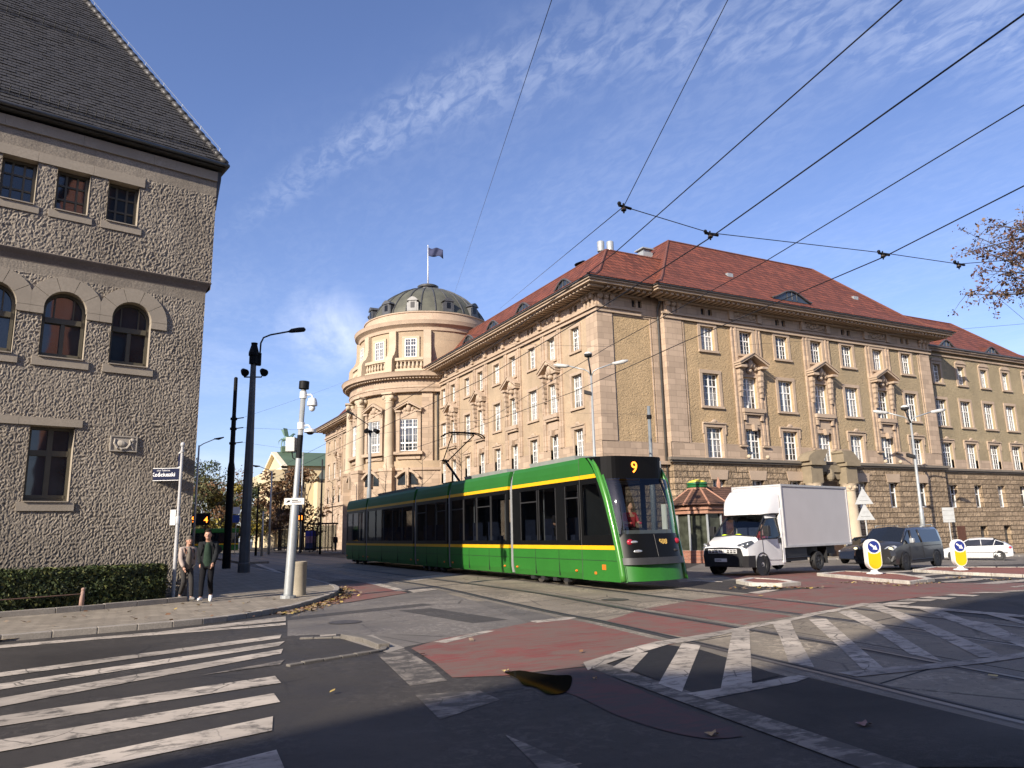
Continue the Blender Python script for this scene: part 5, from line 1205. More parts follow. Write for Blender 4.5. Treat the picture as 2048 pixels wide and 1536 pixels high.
for i, (s0, s1) in enumerate(secs):
    m = MB(); prof(m, s0, s1, mir([(-.07, .24), (-.02, .42), (0, .75), (0, 1.098)])); sec = m.build('car_section', TG, tram)
    m = MB(); prof(m, s0+.02, s1-.02, mir([(.012, .795), (.012, .805)])); [TT.box(m, q-.006, q+.006, .30, 1.09, -.02, .006) for q in (s0+(s1-s0)*.36, s0+(s1-s0)*.7)]; m.build('panel_joint', TGR, sec)
    m = MB(); prof(m, s0, s1, mir([(.004, 1.10), (.004, 1.215)])); m.build('yellow_stripe', TY, sec)
    m = MB(); prof(m, s0, s1, mir([(.004, 3.14), (-.002, 3.255)])); m.build('yellow_stripe', TY, sec)
    m = MB(); prof(m, s0, s1, mir([(-.003, 3.257), (-.02, 3.45), (-.06, 3.66), (-.13, 3.79), (-.30, 3.80)])); m.build('roof_fairing', TGD, sec)
    if i in (0, 1, 3):
        m = MB(); prof(m, s0+.5, s1-1.0, [(-.5, 3.80), (-.45, 3.98), (-1.8, 3.98), (-1.85, 3.80)]); m.build('roof_equipment', M('grey_roof_box', (.28, .29, .28), .5, .1, 3), sec)
    # window band: dark posts with tinted panes between
    n = max(2, round((s1-s0)/1.55)); e = .16
    bays = [(s0+e+(s1-s0-2*e)*k/n, s0+e+(s1-s0-2*e)*(k+1)/n) for k in range(n)]
    if i == 0: bays = [(-5.02, -3.75), (-3.70, -2.50), (-1.98, -1.12)]
    m = MB()
    for o0, o1 in ((-.05, .0), (-WID, -WID+.05)):
        edges = [s0]+[x for b in bays for x in b]+[s1]
        for a, b in zip(edges[0::2], edges[1::2]):
            if b-a > .01: TT.box(m, a, b, 1.216, 3.139, o0, o1)
        for a, b in bays: TT.box(m, a, b, 1.216, 1.36, o0, o1); TT.box(m, a, b, 3.0, 3.139, o0, o1)
    wb = m.build('window_band', TB, sec)
    for k, (a, b) in enumerate(bays):
        m = MB(); m.quad(TT.P(a, 1.36, -.02), TT.P(b, 1.36, -.02), TT.P(b, 3.0, -.02), TT.P(a, 3.0, -.02)); m.build('window_pane', TGLASS, wb)
        m = MB()
        for q in (a+.02, b-.06): TT.box(m, q, q+.04, 1.37, 2.99, -.012, .004)
        if k % 2 == 0 and i < 3: TT.box(m, a+.06, b-.06, 2.60, 2.64, -.012, .004)
        m.build('window_frame', TGR, wb)
        m = MB(); m.quad(TT.P(a, 1.36, -WID+.02), TT.P(b, 1.36, -WID+.02), TT.P(b, 3.0, -WID+.02), TT.P(a, 3.0, -WID+.02)); m.build('window_pane', TGLASS, wb)
    # inside: floor, ceiling, seats, grab poles
    m = MB(); TT.box(m, s0, s1, 1.22, 1.25, -WID+.1, -.1); m.build('floor', M('grey_tram_floor', (.10, .10, .10), .7, .1, 5), sec)
    m = MB(); TT.box(m, s0, s1, 3.05, 3.13, -WID+.1, -.1); m.build('ceiling', M('pale_tram_ceiling', (.35, .35, .34), .6, .05, 5), sec)
    for k in range(int((s1-s0)/1.5)):
        s = s0+.7+1.45*k
        for oo in (-.42, -1.85):
            m = MB(); TT.box(m, s-.22, s+.22, 1.25, 1.52, oo-.2, oo+.2); TT.box(m, s-.24, s-.18, 1.521, 2.05, oo-.2, oo+.2); m.build('seat', TINT_SEAT, sec)
        if k % 2 == 0:
            m = MB(); m.tube([TT.P(s+.6, 1.25, -.55), TT.P(s+.6, 3.05, -.55)], .022, 6); m.build('grab_pole', TSIL, sec)
    for s in (s0+.28, s1-.35):
        m = MB(); m.ball(TT.P(s, .48, -.005), .05, .05, .035, 8, 5); m.build('side_marker_light', M('amber_lens', (.75, .16, .02), .3, .05, 5), sec)
# wrap-round silver joint frames and dark bellows
for k, s in enumerate((-5.775, -11.685, -16.03, -24.49)):
    m = MB(); prof(m, s-.17, s+.17, mir([(-.12, .35), (-.12, 3.55), (-.3, 3.7)])); b = m.build('bellows', TGR, tram)
    m = MB(); prof(m, s+.02, s+.15, mir([(-.03, .28), (.006, .5), (.006, 3.1), (-.05, 3.4), (-.16, 3.76)])); m.build('joint_frame', TSIL if k == 0 else M('grey_joint_frame', (.16, .165, .17), .4, .1, 3), b)
# bogies
for s in (-3.3, -13.9, -26.6):
    m = MB(); TT.box(m, s-1.5, s+1.5, .17, .4, -WID+.25, -.22)
    for q in (-1.1, -.4, .4, 1.1): TT.box(m, s+q-.12, s+q+.12, .12, .3, -.25, -.10)
    bo = m.build('bogie', TGR, tram)
    for q in (-.85, .85):
        for oo in (-.33, -1.97): m = MB(); c = TT.P(s+q, .30, oo); m.lathe([(.1, -.05), (.29, -.05), (.30, .03), (.26, .05), (.1, .05)], 20, c, axis='x'); m.build('wheel', STEEL_DULL, bo, smooth=True, auto=40)
# nose
def lerp_tab(tab, z):
    if z <= tab[0][0]: return tab[0][1]
    for (z0, v0), (z1, v1) in zip(tab, tab[1:]):
        if z <= z1: return v0+(v1-v0)*(z-z0)/(z1-z0)
    return tab[-1][1]
SC = [(.24, .87), (.7, .78), (1.16, .66), (1.6, .53), (2.0, .38), (2.5, .20), (3.0, -.04), (3.4, -.30), (3.65, -.54), (3.8, -.74)]
BW = [(.24, .42), (1.5, .42), (3.1, .62), (3.8, .80)]
def nose(t, z, off=0.0):
    s = lerp_tab(SC, z)+lerp_tab(BW, z)*(1-abs(t)**5)+off+max(0, t)*lerp_tab([(.24, -.18), (1.5, -.14), (3.1, .14), (3.8, .18)], z); o = -WID/2*(1+t); o = -WID/2+(o+WID/2)*(1.0 if z < 3.1 else 1-.06*(z-3.1)/.7)
    return TT.P(s, z, o)
def patch(mb, t0, t1, z0, z1, nt, nz, off=0.0):
    for i in range(nt):
        for j in range(nz):
            a, b = t0+(t1-t0)*i/nt, t0+(t1-t0)*(i+1)/nt; c, d = z0+(z1-z0)*j/nz, z0+(z1-z0)*(j+1)/nz
            mb.quad(nose(a, c, off), nose(b, c, off), nose(b, d, off), nose(a, d, off))
def side(mb, z0, z1, s0=-1.05, n=8, o=0.0):
    for sgn in (0, 1):
        for j in range(n):
            c, d = z0+(z1-z0)*j/n, z0+(z1-z0)*(j+1)/n; oo = o if sgn == 0 else -WID-o
            mb.quad(TT.P(s0, c, oo), TT.P(lerp_tab(SC, c), c, oo), TT.P(lerp_tab(SC, d), d, oo), TT.P(s0, d, oo))
m = MB(); side(m, .24, 1.10); patch(m, -1, -.9, .24, 3.75, 2, 24); patch(m, .9, 1, .24, 3.75, 2, 24); patch(m, -.9, .9, .26, .70, 18, 3, -.05)
m.quad(TT.P(-1.05, .24, 0), TT.P(-1.05, .24, -WID), nose(1, .24), nose(-1, .24))
side(m, 3.255, 3.78); cab = m.build('cab', TG, tram, smooth=True, auto=35)
m = MB(); side(m, 1.10, 1.215, o=.003); side(m, 3.14, 3.255, o=.003); m.build('yellow_stripe', TY, cab)
for tt in (-.955, .955):
    m = MB(); m.tube([nose(tt, .26+3.4*k/22, .0) for k in range(23)], [.085]*17+[.08, .075, .07, .065, .06, .05], 10); m.build('corner_pillar', M('pillar_green_highlight', (.05, .20, .028), .28, .05, 2, world=False, coat=.3), cab, smooth=True)  # tram green lightened to carry the sun highlight along the pillar
m = MB(); side(m, 1.216, 1.5, n=2); side(m, 2.98, 3.139, n=2)
for a, b in ((-1.05, -.92),): TT.box(m, a, b, 1.5, 2.98, -.04, .0); TT.box(m, a, b, 1.5, 2.98, -WID, -WID+.04)
for j in range(8):                            # dark edge along the pillar
    z0, z1 = 1.5+1.48*j/8, 1.5+1.48*(j+1)/8
    for oo in (0, -WID): m.quad(TT.P(lerp_tab(SC, z0)-.12, z0, oo), TT.P(lerp_tab(SC, z0), z0, oo), TT.P(lerp_tab(SC, z1), z1, oo), TT.P(lerp_tab(SC, z1)-.12, z1, oo))
m.build('cab_side_panel', TB, cab)
m = MB()
for j in range(8):
    z0, z1 = 1.5+1.48*j/8, 1.5+1.48*(j+1)/8
    for oo in (-.015, -WID+.015): m.quad(TT.P(-.92, z0, oo), TT.P(lerp_tab(SC, z0)-.12, z0, oo), TT.P(lerp_tab(SC, z1)-.12, z1, oo), TT.P(-.92, z1, oo))
m.build('cab_side_window', TGLASS, cab)
m = MB(); patch(m, -.9, .9, 1.52, 3.08, 20, 10); m.build('windscreen', WSGLASS, cab, smooth=True)
m = MB(); patch(m, -.9, .9, .88, 1.52, 20, 5); m.quad(*[nose(t, z, o_) for t, z, o_ in ((-.9, 1.52, 0), (.9, 1.52, 0), (.9, 1.52, -.5), (-.9, 1.52, -.5))]); m.build('front_panel', TB, cab, smooth=True, auto=30)
m = MB(); patch(m, -.985, .985, .70, .88, 20, 2, .07); 
for z, o_ in ((.70, .07), (.88, .07)):
    for i in range(20): a, b = -.985+1.97*i/20, -.985+1.97*(i+1)/20; m.quad(nose(a, z, .07), nose(b, z, .07), nose(b, z, -.06), nose(a, z, -.06))
m.build('bumper', M('dark_grey_bumper', (.035, .035, .037), .45, .1, 3, spec=.3), cab, smooth=True, auto=30)
# black destination box with the route number
BX = MB()
for i in range(20):
    a, b = -.93+1.86*i/20, -.93+1.86*(i+1)/20
    ff = lambda t, z: TT.P(.34-.5*abs(t)**6+(.16 if z < 3.2 else 0)*0, z, -WID/2*(1+t))
    BX.quad(ff(a, 3.08), ff(b, 3.08), ff(b, 3.74), ff(a, 3.74)); BX.quad(ff(a, 3.74), ff(b, 3.74), TT.P(-1.05, 3.80, -WID/2*(1+b)), TT.P(-1.05, 3.80, -WID/2*(1+a)))
    BX.quad(ff(a, 3.08), ff(b, 3.08), nose(b, 3.06, -.02), nose(a, 3.06, -.02))
for t in (-.93, .93): BX.poly([ff(t, 3.08), ff(t, 3.74), TT.P(-1.05, 3.80, -WID/2*(1+t)), TT.P(-1.05, 3.1, -WID/2*(1+t))])
dbx = BX.build('destination_display', M('black_display_screen', (.005, .005, .0055), .5, .1, 2, spec=.12), cab)
def text(name, s, size, mat, loc, rot, parent, ext=.004, align='CENTER', font_bold=0):
    c = bpy.data.curves.new(name, 'FONT'); c.body = s; c.size = size; c.extrude = ext; c.align_x = align; c.align_y = 'CENTER'; c.offset = font_bold; c.resolution_u = 3
    t = bpy.data.objects.new(name, c); col.objects.link(t); dg = bpy.context.evaluated_depsgraph_get(); me = bpy.data.meshes.new_from_object(t.evaluated_get(dg)); bpy.data.objects.remove(t)
    me.materials.clear(); me.materials.append(mat); o = bpy.data.objects.new(name, me); link(o, parent)
    off = Vector(loc); p = parent
    o.rotation_euler = rot
    M_ = Matrix.Identity(4); ch = []
    while p is not None: ch.append(p); p = p.parent
    for q in reversed(ch): M_ = M_ @ q.matrix_basis
    o.location = M_.inverted() @ off
    return o
tang = PI/2-math.atan(.017)                   # rotation of the tram front: reading direction runs along -o
fa = math.atan2(-TT.nn.y, -TT.nn.x)
text('route_number', '9', .46, ORANGE, TT.P(.352, 3.40, -1.02), (PI/2, 0, fa), dbx, .004, font_bold=.004)
GOLD = M('gold_lettering', (.55, .36, .10), .4, .1, 4)
q = nose(.20, 1.29, .012); text('fleet_number', '508', .185, GOLD, q, (PI/2, 0, fa+R(1)), cab, .006, font_bold=.006)
m = MB(); TT.box(m, .35, .36, 3.42, 3.62, -1.98, -1.95); m.build('display_sensor', TSIL, dbx)
CHROME = M('bright_headlight_lens', (.55, .56, .56), .15, .1, 5, metal=.6)
REDL = M('red_lamp_lens', (.35, .02, .04), .25, .1, 5)
for s_ in (-1, 1):
    m = MB(); m.ball(nose(s_*.73, 1.30, .0), .10, .06, .085, 12, 7); m.build('tail_light', REDL, cab, smooth=True)
    m = MB(); m.ball(nose(s_*.63 if s_ < 0 else .78, 1.30, .0), .13 if s_ < 0 else .03, .05, .04, 12, 7); m.build('headlight', CHROME, cab, smooth=True)
    m = MB(); m.ball(nose(s_*.58, 1.05, -.01), .16 if s_ < 0 else .10, .05, .045, 12, 7); m.build('fog_light', CHROME if s_ < 0 else TGR, cab, smooth=True)
m = MB(); m.tube([nose(-.04, .9, .006), nose(-.04, 1.5, .006)], .008, 4); m.build('panel_seam', TGR, cab)
for s, z, w_, h_ in ((.10, .62, .09, .07), (-.34, .45, .05, .035)):
    m = MB(); TT.box(m, s-w_/1, s+w_/1, z-h_, z+h_, -.01, .012); m.build('indicator_light', bpy.data.materials['amber_lens'], cab)
m = MB(); m.tube([TT.P(-1.05, .24, .003), TT.P(-1.05, 3.75, .003)], .007, 4); m.tube([TT.P(-1.04, .80, .002), TT.P(.72, .80, .002)], .007, 4); m.build('panel_joint', TGR, cab)
# driver's desk, seat back and cab wall
m = MB(); TT.box(m, -1.0, .72, 1.22, 1.26, -WID+.15, -.15); TT.box(m, .05, .55, 1.26, 1.62, -WID+.25, -.25); m.build('driver_desk', M('grey_cab_desk', (.16, .17, .17), .6, .1, 3), cab)
m = MB(); TT.box(m, -1.04, -1.0, 1.26, 3.0, -WID+.8, -.12); m.build('cab_wall', M('grey_cab_wall', (.07, .075, .075), .6, .1, 3), cab)
m = MB(); TT.box(m, .25, .45, 1.63, 2.35, -2.02, -1.98); m.build('cab_blind', M('pale_cab_post', (.62, .64, .60), .5, .05, 3), cab)
# pantograph
pn = bpy.data.objects.new('pantograph', None); link(pn, tram); pn.empty_display_size = .2; pn.location = Vector(TT.P(-13.3, 3.85, -1.15))-tram.location
m = MB(); P = lambda s, z, o: TT.P(s, z, o)
m.tube([P(-13.2, 3.95, -1.15), P(-14.95, 5.05, -1.15)], [.055, .045], 8); m.tube([P(-13.1, 3.9, -1.15), P(-14.9, 4.95, -1.10)], .018, 5); m.build('lower_arm', BLACKMETAL, pn)
m = MB()
for oo in (-.62, -1.68): m.tube([P(-14.95, 5.05, -1.15+(.12 if oo > -1 else -.12)), P(-12.75, 6.02, oo)], .026, 6)
m.tube([P(-14.95, 5.05, -.98), P(-14.95, 5.05, -1.32)], .05, 7); m.tube([P(-12.75, 6.02, -.62), P(-12.75, 6.02, -1.68)], .022, 6); m.build('upper_arm', BLACKMETAL, pn)
m = MB()
for ds in (-.13, .13): m.tube([P(-12.75+ds, 5.90, -.12), P(-12.75+ds, 6.04, -.32), P(-12.75+ds, 6.10, -.55), P(-12.75+ds, 6.11, -1.15), P(-12.75+ds, 6.10, -1.75), P(-12.75+ds, 6.04, -1.98), P(-12.75+ds, 5.90, -2.18)], .028, 6)
for oo in (-.62, -1.68): m.tube([P(-12.9, 6.07, oo), P(-12.6, 6.07, oo)], .02, 5)
m.build('collector_head', BLACKMETAL, pn)
m = MB(); TT.box(m, -13.9, -12.6, 3.82, 3.92, -1.7, -.6); m.build('pantograph_base', BLACKMETAL, pn)
# ---------------------------------------------------------------- road vehicles
VGLASS = NT('vehicle_dark_glass'); VGLASS.color((.012, .014, .016)); VGLASS = VGLASS.set(.03, 0, .8)
def car_paint(name, c, rough=.25, metal=0.0, coat=.6): return M(name, c, rough, .05, 3, metal=metal, world=False, coat=coat)
WHITE_CAR = car_paint('white_vehicle_paint', (.70, .70, .69)); GREY_CAR = car_paint('dark_grey_metallic_paint', (.055, .053, .052), .3, .5); SILVER_CAR = car_paint('silver_white_paint', (.66, .67, .66), .3, .2); NAVY_CAR = car_paint('navy_paint', (.012, .018, .035))
BLACKP = M('black_bumper_plastic', (.014, .014, .015), .55, .2, 6, world=False)
RIM = M('silver_wheel_rim', (.42, .42, .42), .35, .1, 6, metal=.6, world=False); RIM_DARK = M('dark_wheel_rim', (.05, .05, .052), .4, .15, 6, metal=.5, world=False)
LAMP = M('clear_headlamp', (.55, .57, .58), .12, .1, 8, metal=.5, world=False); LAMP_LIT = emit('lit_headlamp', (1.0, .88, .55), 1.2)
class Veh:
    def __init__(s, root): s.r = root; s.p = {}
    def mb(s, k):
        if k not in s.p: s.p[k] = MB().local()
        return s.p[k]
    def loft(s, st, pick):
        """st: list of (x, [(half width, z), ...] from bottom to top middle); pick(i,k,side) -> part name or None"""
        def q(i, k, sg): x = st[i][0]; hw, z = st[i][1][k]; return (x, sg*hw, z)
        nk = len(st[0][1])
        for i in range(len(st)-1):
            for k in range(nk-1):
                for sg in (1, -1):
                    nm = pick(i, k, sg)
                    if nm: s.mb(nm).quad(q(i, k, sg), q(i+1, k, sg), q(i+1, k+1, sg), q(i, k+1, sg))
            s.mb(pick(i, -1, 0) or 'body').quad(q(i, 0, 1), q(i, 0, -1), q(i+1, 0, -1), q(i+1, 0, 1))
        for i in (0, len(st)-1):
            for k in range(nk-1): s.mb(pick(i, -2, 0) or 'body').quad(q(i, k, 1), q(i, k, -1), q(i, k+1, -1), q(i, k+1, 1))
    def done(s, mats, bev=()):
        for k, m in s.p.items():
            o = m.build(k, mats[k], s.r, smooth=k in bev, auto=28)
            s.p[k] = o
        return s.p
    def wheel(s, x, y, r, w, rim, steer=0.0):
        sg = 1 if y > 0 else -1
        t = MB().local(); t.lathe([(r*.62, -w/2), (r*.93, -w/2), (r, -w*.36), (r, w*.36), (r*.93, w/2), (r*.62, w/2), (r*.60, w*.30)], 26, axis='y', cap=False); t.lathe([(.02, -w*.3), (r*.62, -w*.3)], 26, axis='y', cap=False)
        o = t.build('wheel', RUBBER, s.r, smooth=True, auto=40); o.location = (x, y, r); o.rotation_euler = (0, 0, steer)
        g = MB().local(); y0 = sg*w*.30; g.lathe([(r*.62, y0-sg*.02), (r*.60, y0+sg*.03), (r*.54, y0)], 26, axis='y', cap=False)
        for k in range(7):
            a = 2*PI*k/7; c, sn = math.cos(a), math.sin(a)
            g.prism([(c*r*.1-sn*.035, y0-.012, sn*r*.1+c*.035), (c*r*.57-sn*.045, y0-.012, sn*r*.57+c*.045), (c*r*.57+sn*.045, y0-.012, sn*r*.57-c*.045), (c*r*.1+sn*.035, y0-.012, sn*r*.1-c*.035)], (0, .024, 0))
        g.lathe([(r*.16, y0-.02), (r*.15, y0+sg*.035), (.01, y0+sg*.04)], 14, axis='y', cap=False)
        g.build('rim', rim, o)
    def arch(s, x, y, r, mat=BLACKP):
        m = MB().local(); sg = 1 if y > 0 else -1
        m.lathe([(r*.2, 0), (r, 0), (r, sg*.02), (r*.92, sg*.02)], 24, (x, y, r*.86), axis='y', cap=False); m.build('wheel_arch', mat, s.r, smooth=True, auto=30)

def box_truck():
    rz = math.atan2(-.205, -.98)
    t = thing('box_truck', 'white box truck with a plain grey cargo box and a roof spoiler', 'truck', (19.87, 21.5, zg(20)), rz)
    v = Veh(t)
    st = [(0.0, [(.80, .34), (.86, .72), (.80, .92), (.78, .98), (.70, 1.0), (0, 1.02)]),
          (-.16, [(.95, .30), (.99, .72), (.95, 1.02), (.90, 1.08), (.78, 1.12), (0, 1.16)]),
          (-.55, [(1.0, .30), (1.02, .72), (1.0, 1.16), (.95, 1.22), (.84, 1.28), (0, 1.34)]),
          (-.80, [(1.0, .30), (1.02, .72), (1.01, 1.25), (.97, 1.33), (.90, 1.38), (0, 1.44)]),
          (-1.58, [(1.0, .32), (1.02, .72), (1.01, 1.30), (.90, 2.02), (.80, 2.12), (0, 2.20)]),
          (-1.75, [(1.0, .32), (1.02, .72), (1.01, 1.30), (.90, 2.06), (.80, 2.18), (0, 2.26)]),
          (-2.30, [(1.0, .32), (1.02, .72), (1.01, 1.30), (.90, 2.06), (.80, 2.20), (0, 2.28)]),
          (-2.46, [(1.0, .32), (1.02, .72), (1.01, 1.30), (.90, 2.06), (.80, 2.20), (0, 2.28)])]
    def pick(i, k, sg):
        if k == -2: return 'bumper' if i == 0 else 'cab'
        if k == -1: return 'bumper'
        if i == 0: return 'bumper' if k <= 0 else 'cab'
        if i <= 1 and k == 0: return 'bumper'
        if i == 3 and k in (3, 4): return 'windscreen'
        if i == 3 and k == 2: return 'side_window'
        if i in (4, 5) and k == 2: return 'side_window'
        return 'cab'
    v.loft(st, pick)
    v.done({'cab': WHITE_CAR, 'bumper': BLACKP, 'windscreen': WSGLASS, 'side_window': tinted('truck_side_glass', (.4, .42, .42))}, ('cab', 'bumper', 'windscreen'))
    # windscreen surround, door seam, handle, mirror
    m = MB().local()
    for sg in (1, -1):
        m.tube([(-.80, sg*.93, 1.37), (-1.58, sg*.82, 2.11)], .035, 6); m.tube([(-1.02, sg*1.0, 1.33), (-1.12, sg*.965, 1.62), (-1.58, sg*.91, 2.03), (-2.28, sg*.905, 2.06), (-2.30, sg*.99, 1.40), (-2.0, sg*1.015, 1.30), (-1.02, sg*1.01, 1.30)], .028, 6)
    m.tube([(-.80, -.88, 1.39), (-.80, 0, 1.45), (-.80, .88, 1.39)], .03, 6); m.tube([(-1.60, -.8, 2.14), (-1.60, 0, 2.215), (-1.60, .8, 2.14)], .022, 6); m.build('window_seal', BLACKP, t)
    for sg in (1, -1):
        m = MB().local(); m.tube([(-1.05, sg*1.024, 1.28), (-1.08, sg*1.028, .55), (-2.30, sg*1.028, .5), (-2.34, sg*1.02, 1.35)], .008, 4); m.build('door_seam', BLACKP, t)
        m = MB().local(); m.box(-2.28, -2.14, sg*1.03-.02, sg*1.03+.02, 1.12, 1.30); m.build('door_handle', BLACKP, t, bevel=.01)
        m = MB().local(); m.box(-1.22, -1.05, min(sg*1.08, sg*1.30), max(sg*1.08, sg*1.30), 1.40, 1.78); m.tube([(-1.1, sg*.98, 1.40), (-1.12, sg*1.14, 1.44)], .03, 6); m.build('mirror', BLACKP, t, bevel=.03)
        m = MB().local(); m.poly([(-.07, sg*.60, 1.11), (-.10, sg*.93, 1.03), (-.52, sg*1.0, 1.20), (-.50, sg*.93, 1.255), (-.28, sg*.80, 1.20)]); m.poly([(-.05, sg*.62, 1.06), (-.08, sg*.95, .98), (-.52, sg*1.015, 1.16), (-.52, sg*1.0, 1.20), (-.10, sg*.93, 1.03), (-.07, sg*.60, 1.11)]); o = m.build('headlight', M('dark_headlamp_glass', (.06, .065, .07), .08, .1, 8, world=False, coat=.5), t)
        h = MB().local(); h.ball((-.10, sg*.80, 1.085), .05, .07, .035, 10, 6); h.ball((-.22, sg*.93, 1.12), .05, .05, .035, 10, 6); h.build('lens', LAMP, o, smooth=True)
        v.arch(-.98, sg*1.018, .44); v.arch(-5.0, sg*.90, .2)
    m = MB().local(); m.box(-.005, .03, -.62, .62, .80, .95); m.build('grille', WHITE_CAR, t, bevel=.01)
    m = MB().local()
    for k in range(2):
        for sg in (1, -1):
            for q in range(3): m.box(.03, .036, min(sg*(.2+q*.14), sg*(.31+q*.14)), max(sg*(.2+q*.14), sg*(.31+q*.14)), .82+k*.06, .86+k*.06)
    m.build('grille_slot', BLACKP, t)
    wm = lambda x, y, z: t.matrix_basis @ Vector((x, y, z))
    text('maker_badge', 'FIAT', .13, BLACKP, wm(.040, 0, .875), (PI/2, 0, rz+PI/2), t, .003, font_bold=.004)
    m = MB().local(); m.box(.0, .02, -.36, .16, .50, .62); pl = m.build('number_plate', WHITE_PLASTIC, t)
    text('plate_text', 'CT 4H441', .10, BLACKP, wm(.024, -.10, .56), (PI/2, 0, rz+PI/2), t, .002)
    for sg in (1, -1): m = MB().local(); m.ball((-.05, sg*.78, .52), .03, .06, .05, 8, 5); m.build('fog_light', LAMP, t)
    # roof spoiler
    s = MB().local(); prof_ = [(-1.35, 2.20, .72, 2.24), (-1.42, 2.20, .82, 2.48), (-1.60, 2.22, .92, 2.88), (-1.95, 2.24, .98, 3.12), (-2.42, 2.24, 1.03, 3.22)]
    for a, b in zip(prof_, prof_[1:]):
        def rg(p): x, z0, hw, z1 = p; return [(x, -hw, z0), (x, -hw*.98, z0+(z1-z0)*.7), (x, -hw*.86, z1-.03), (x, 0, z1), (x, hw*.86, z1-.03), (x, hw*.98, z0+(z1-z0)*.7), (x, hw, z0)]
        A_, B_ = rg(a), rg(b)
        for i in range(6): s.quad(A_[i], A_[i+1], B_[i+1], B_[i])
    A_ = rg(prof_[0]); s.poly(A_)
    for sg in (1, -1): s.prism([(-2.06, sg*1.0, .95), (-2.46, sg*1.0, .95), (-2.46, sg*1.0, 2.9), (-2.40, sg*1.0, 2.9), (-2.28, sg*1.0, 2.25)], (0, sg*.05, 0)) if False else s.prism([(-2.33, sg*.93, .40), (-2.47, sg*.93, .40), (-2.47, sg*.93, 2.45), (-2.36, sg*.93, 2.35)], (0, sg*.12, 0))
    s.build('roof_spoiler', WHITE_CAR, t, smooth=True, auto=40)
    # cargo box with aluminium edge rails
    b = MB().local(); b.box(-7.55, -2.50, -1.07, 1.07, .98, 3.30); bx = b.build('cargo_box', M('light_grey_box_panel', (.50, .48, .47), .45, .04, 1.0, world=False), t)
    e = MB().local()
    for y in (-1.07, 1.07):
        for z in (.98, 3.30): e.box(-7.58, -2.47, y-.035, y+.035, z-.04, z+.04)
        for x in (-2.50, -7.55): e.box(x-.035, x+.035, y-.036, y+.036, 1.021, 3.259)
    for x in (-2.50, -7.55):
        for z in (.98, 3.30): e.box(x-.034, x+.034, -1.034, 1.034, z-.039, z+.039)
    e.build('edge_rail', M('grey_edge_rail', (.42, .42, .42), .4, .08, 3, world=False), bx)
    f = MB().local(); f.box(-2.505, -2.49, -1.03, 1.03, 1.03, 3.25); f.build('front_wall', WHITE_CAR, bx)
    c = MB().local(); c.box(-7.3, -2.2, -.45, -.35, .55, .95); c.box(-7.3, -2.2, .35, .45, .55, .95); c.box(-4.2, -2.6, .46, .95, .42, .90); c.box(-6.05, -5.9, -1.0, 1.0, .5, .62); c.tube([(-4.3, 1.0, .55), (-2.6, 1.0, .55)], .03, 6); c.build('chassis', BLACKP, t)
    for sg in (1, -1):
        m = MB().local(); m.box(-5.62, -5.58, min(sg*.62, sg*1.02), max(sg*.62, sg*1.02), .25, .9); m.build('mud_flap', BLACKP, t)
        v.wheel(-.98, sg*.90, .37, .24, RIM_DARK, R(-6)); v.wheel(-5.0, sg*.88, .37, .24, RIM_DARK)
    # cab interior: dashboard, seats, driver, yellow vest on the dashboard
    m = MB().local(); m.box(-1.05, -.75, -.85, .85, 1.0, 1.33); m.box(-2.4, -1.05, -.92, .92, .60, .64); m.box(-2.42, -2.36, -.9, .9, .64, 2.15); m.build('dashboard', BLACKP, t)
    for y in (.48, -.05, -.55): m = MB().local(); m.box(-2.3, -2.14, y-.22, y+.22, .9, 1.72); m.box(-2.2, -1.75, y-.22, y+.22, .8, .95); m.build('seat', TINT_SEAT, t, bevel=.04)
    hv = thing('safety_vest', 'crumpled bright yellow safety vest lying on the dashboard of the white truck', 'vest', wm(-.95, -.12, 1.33), rz)
    m = MB().local(); rr2 = random.Random(4)
    for k in range(9): m.ball((rr2.uniform(-.08, .08), rr2.uniform(-.42, .42), .05+rr2.uniform(0, .06)), .10, .16, .07, 8, 5)
    m.build('cloth', M('high_visibility_yellow', (.60, .75, .02), .7, .1, 9, world=False), hv, smooth=True)
    return t
truck = box_truck()

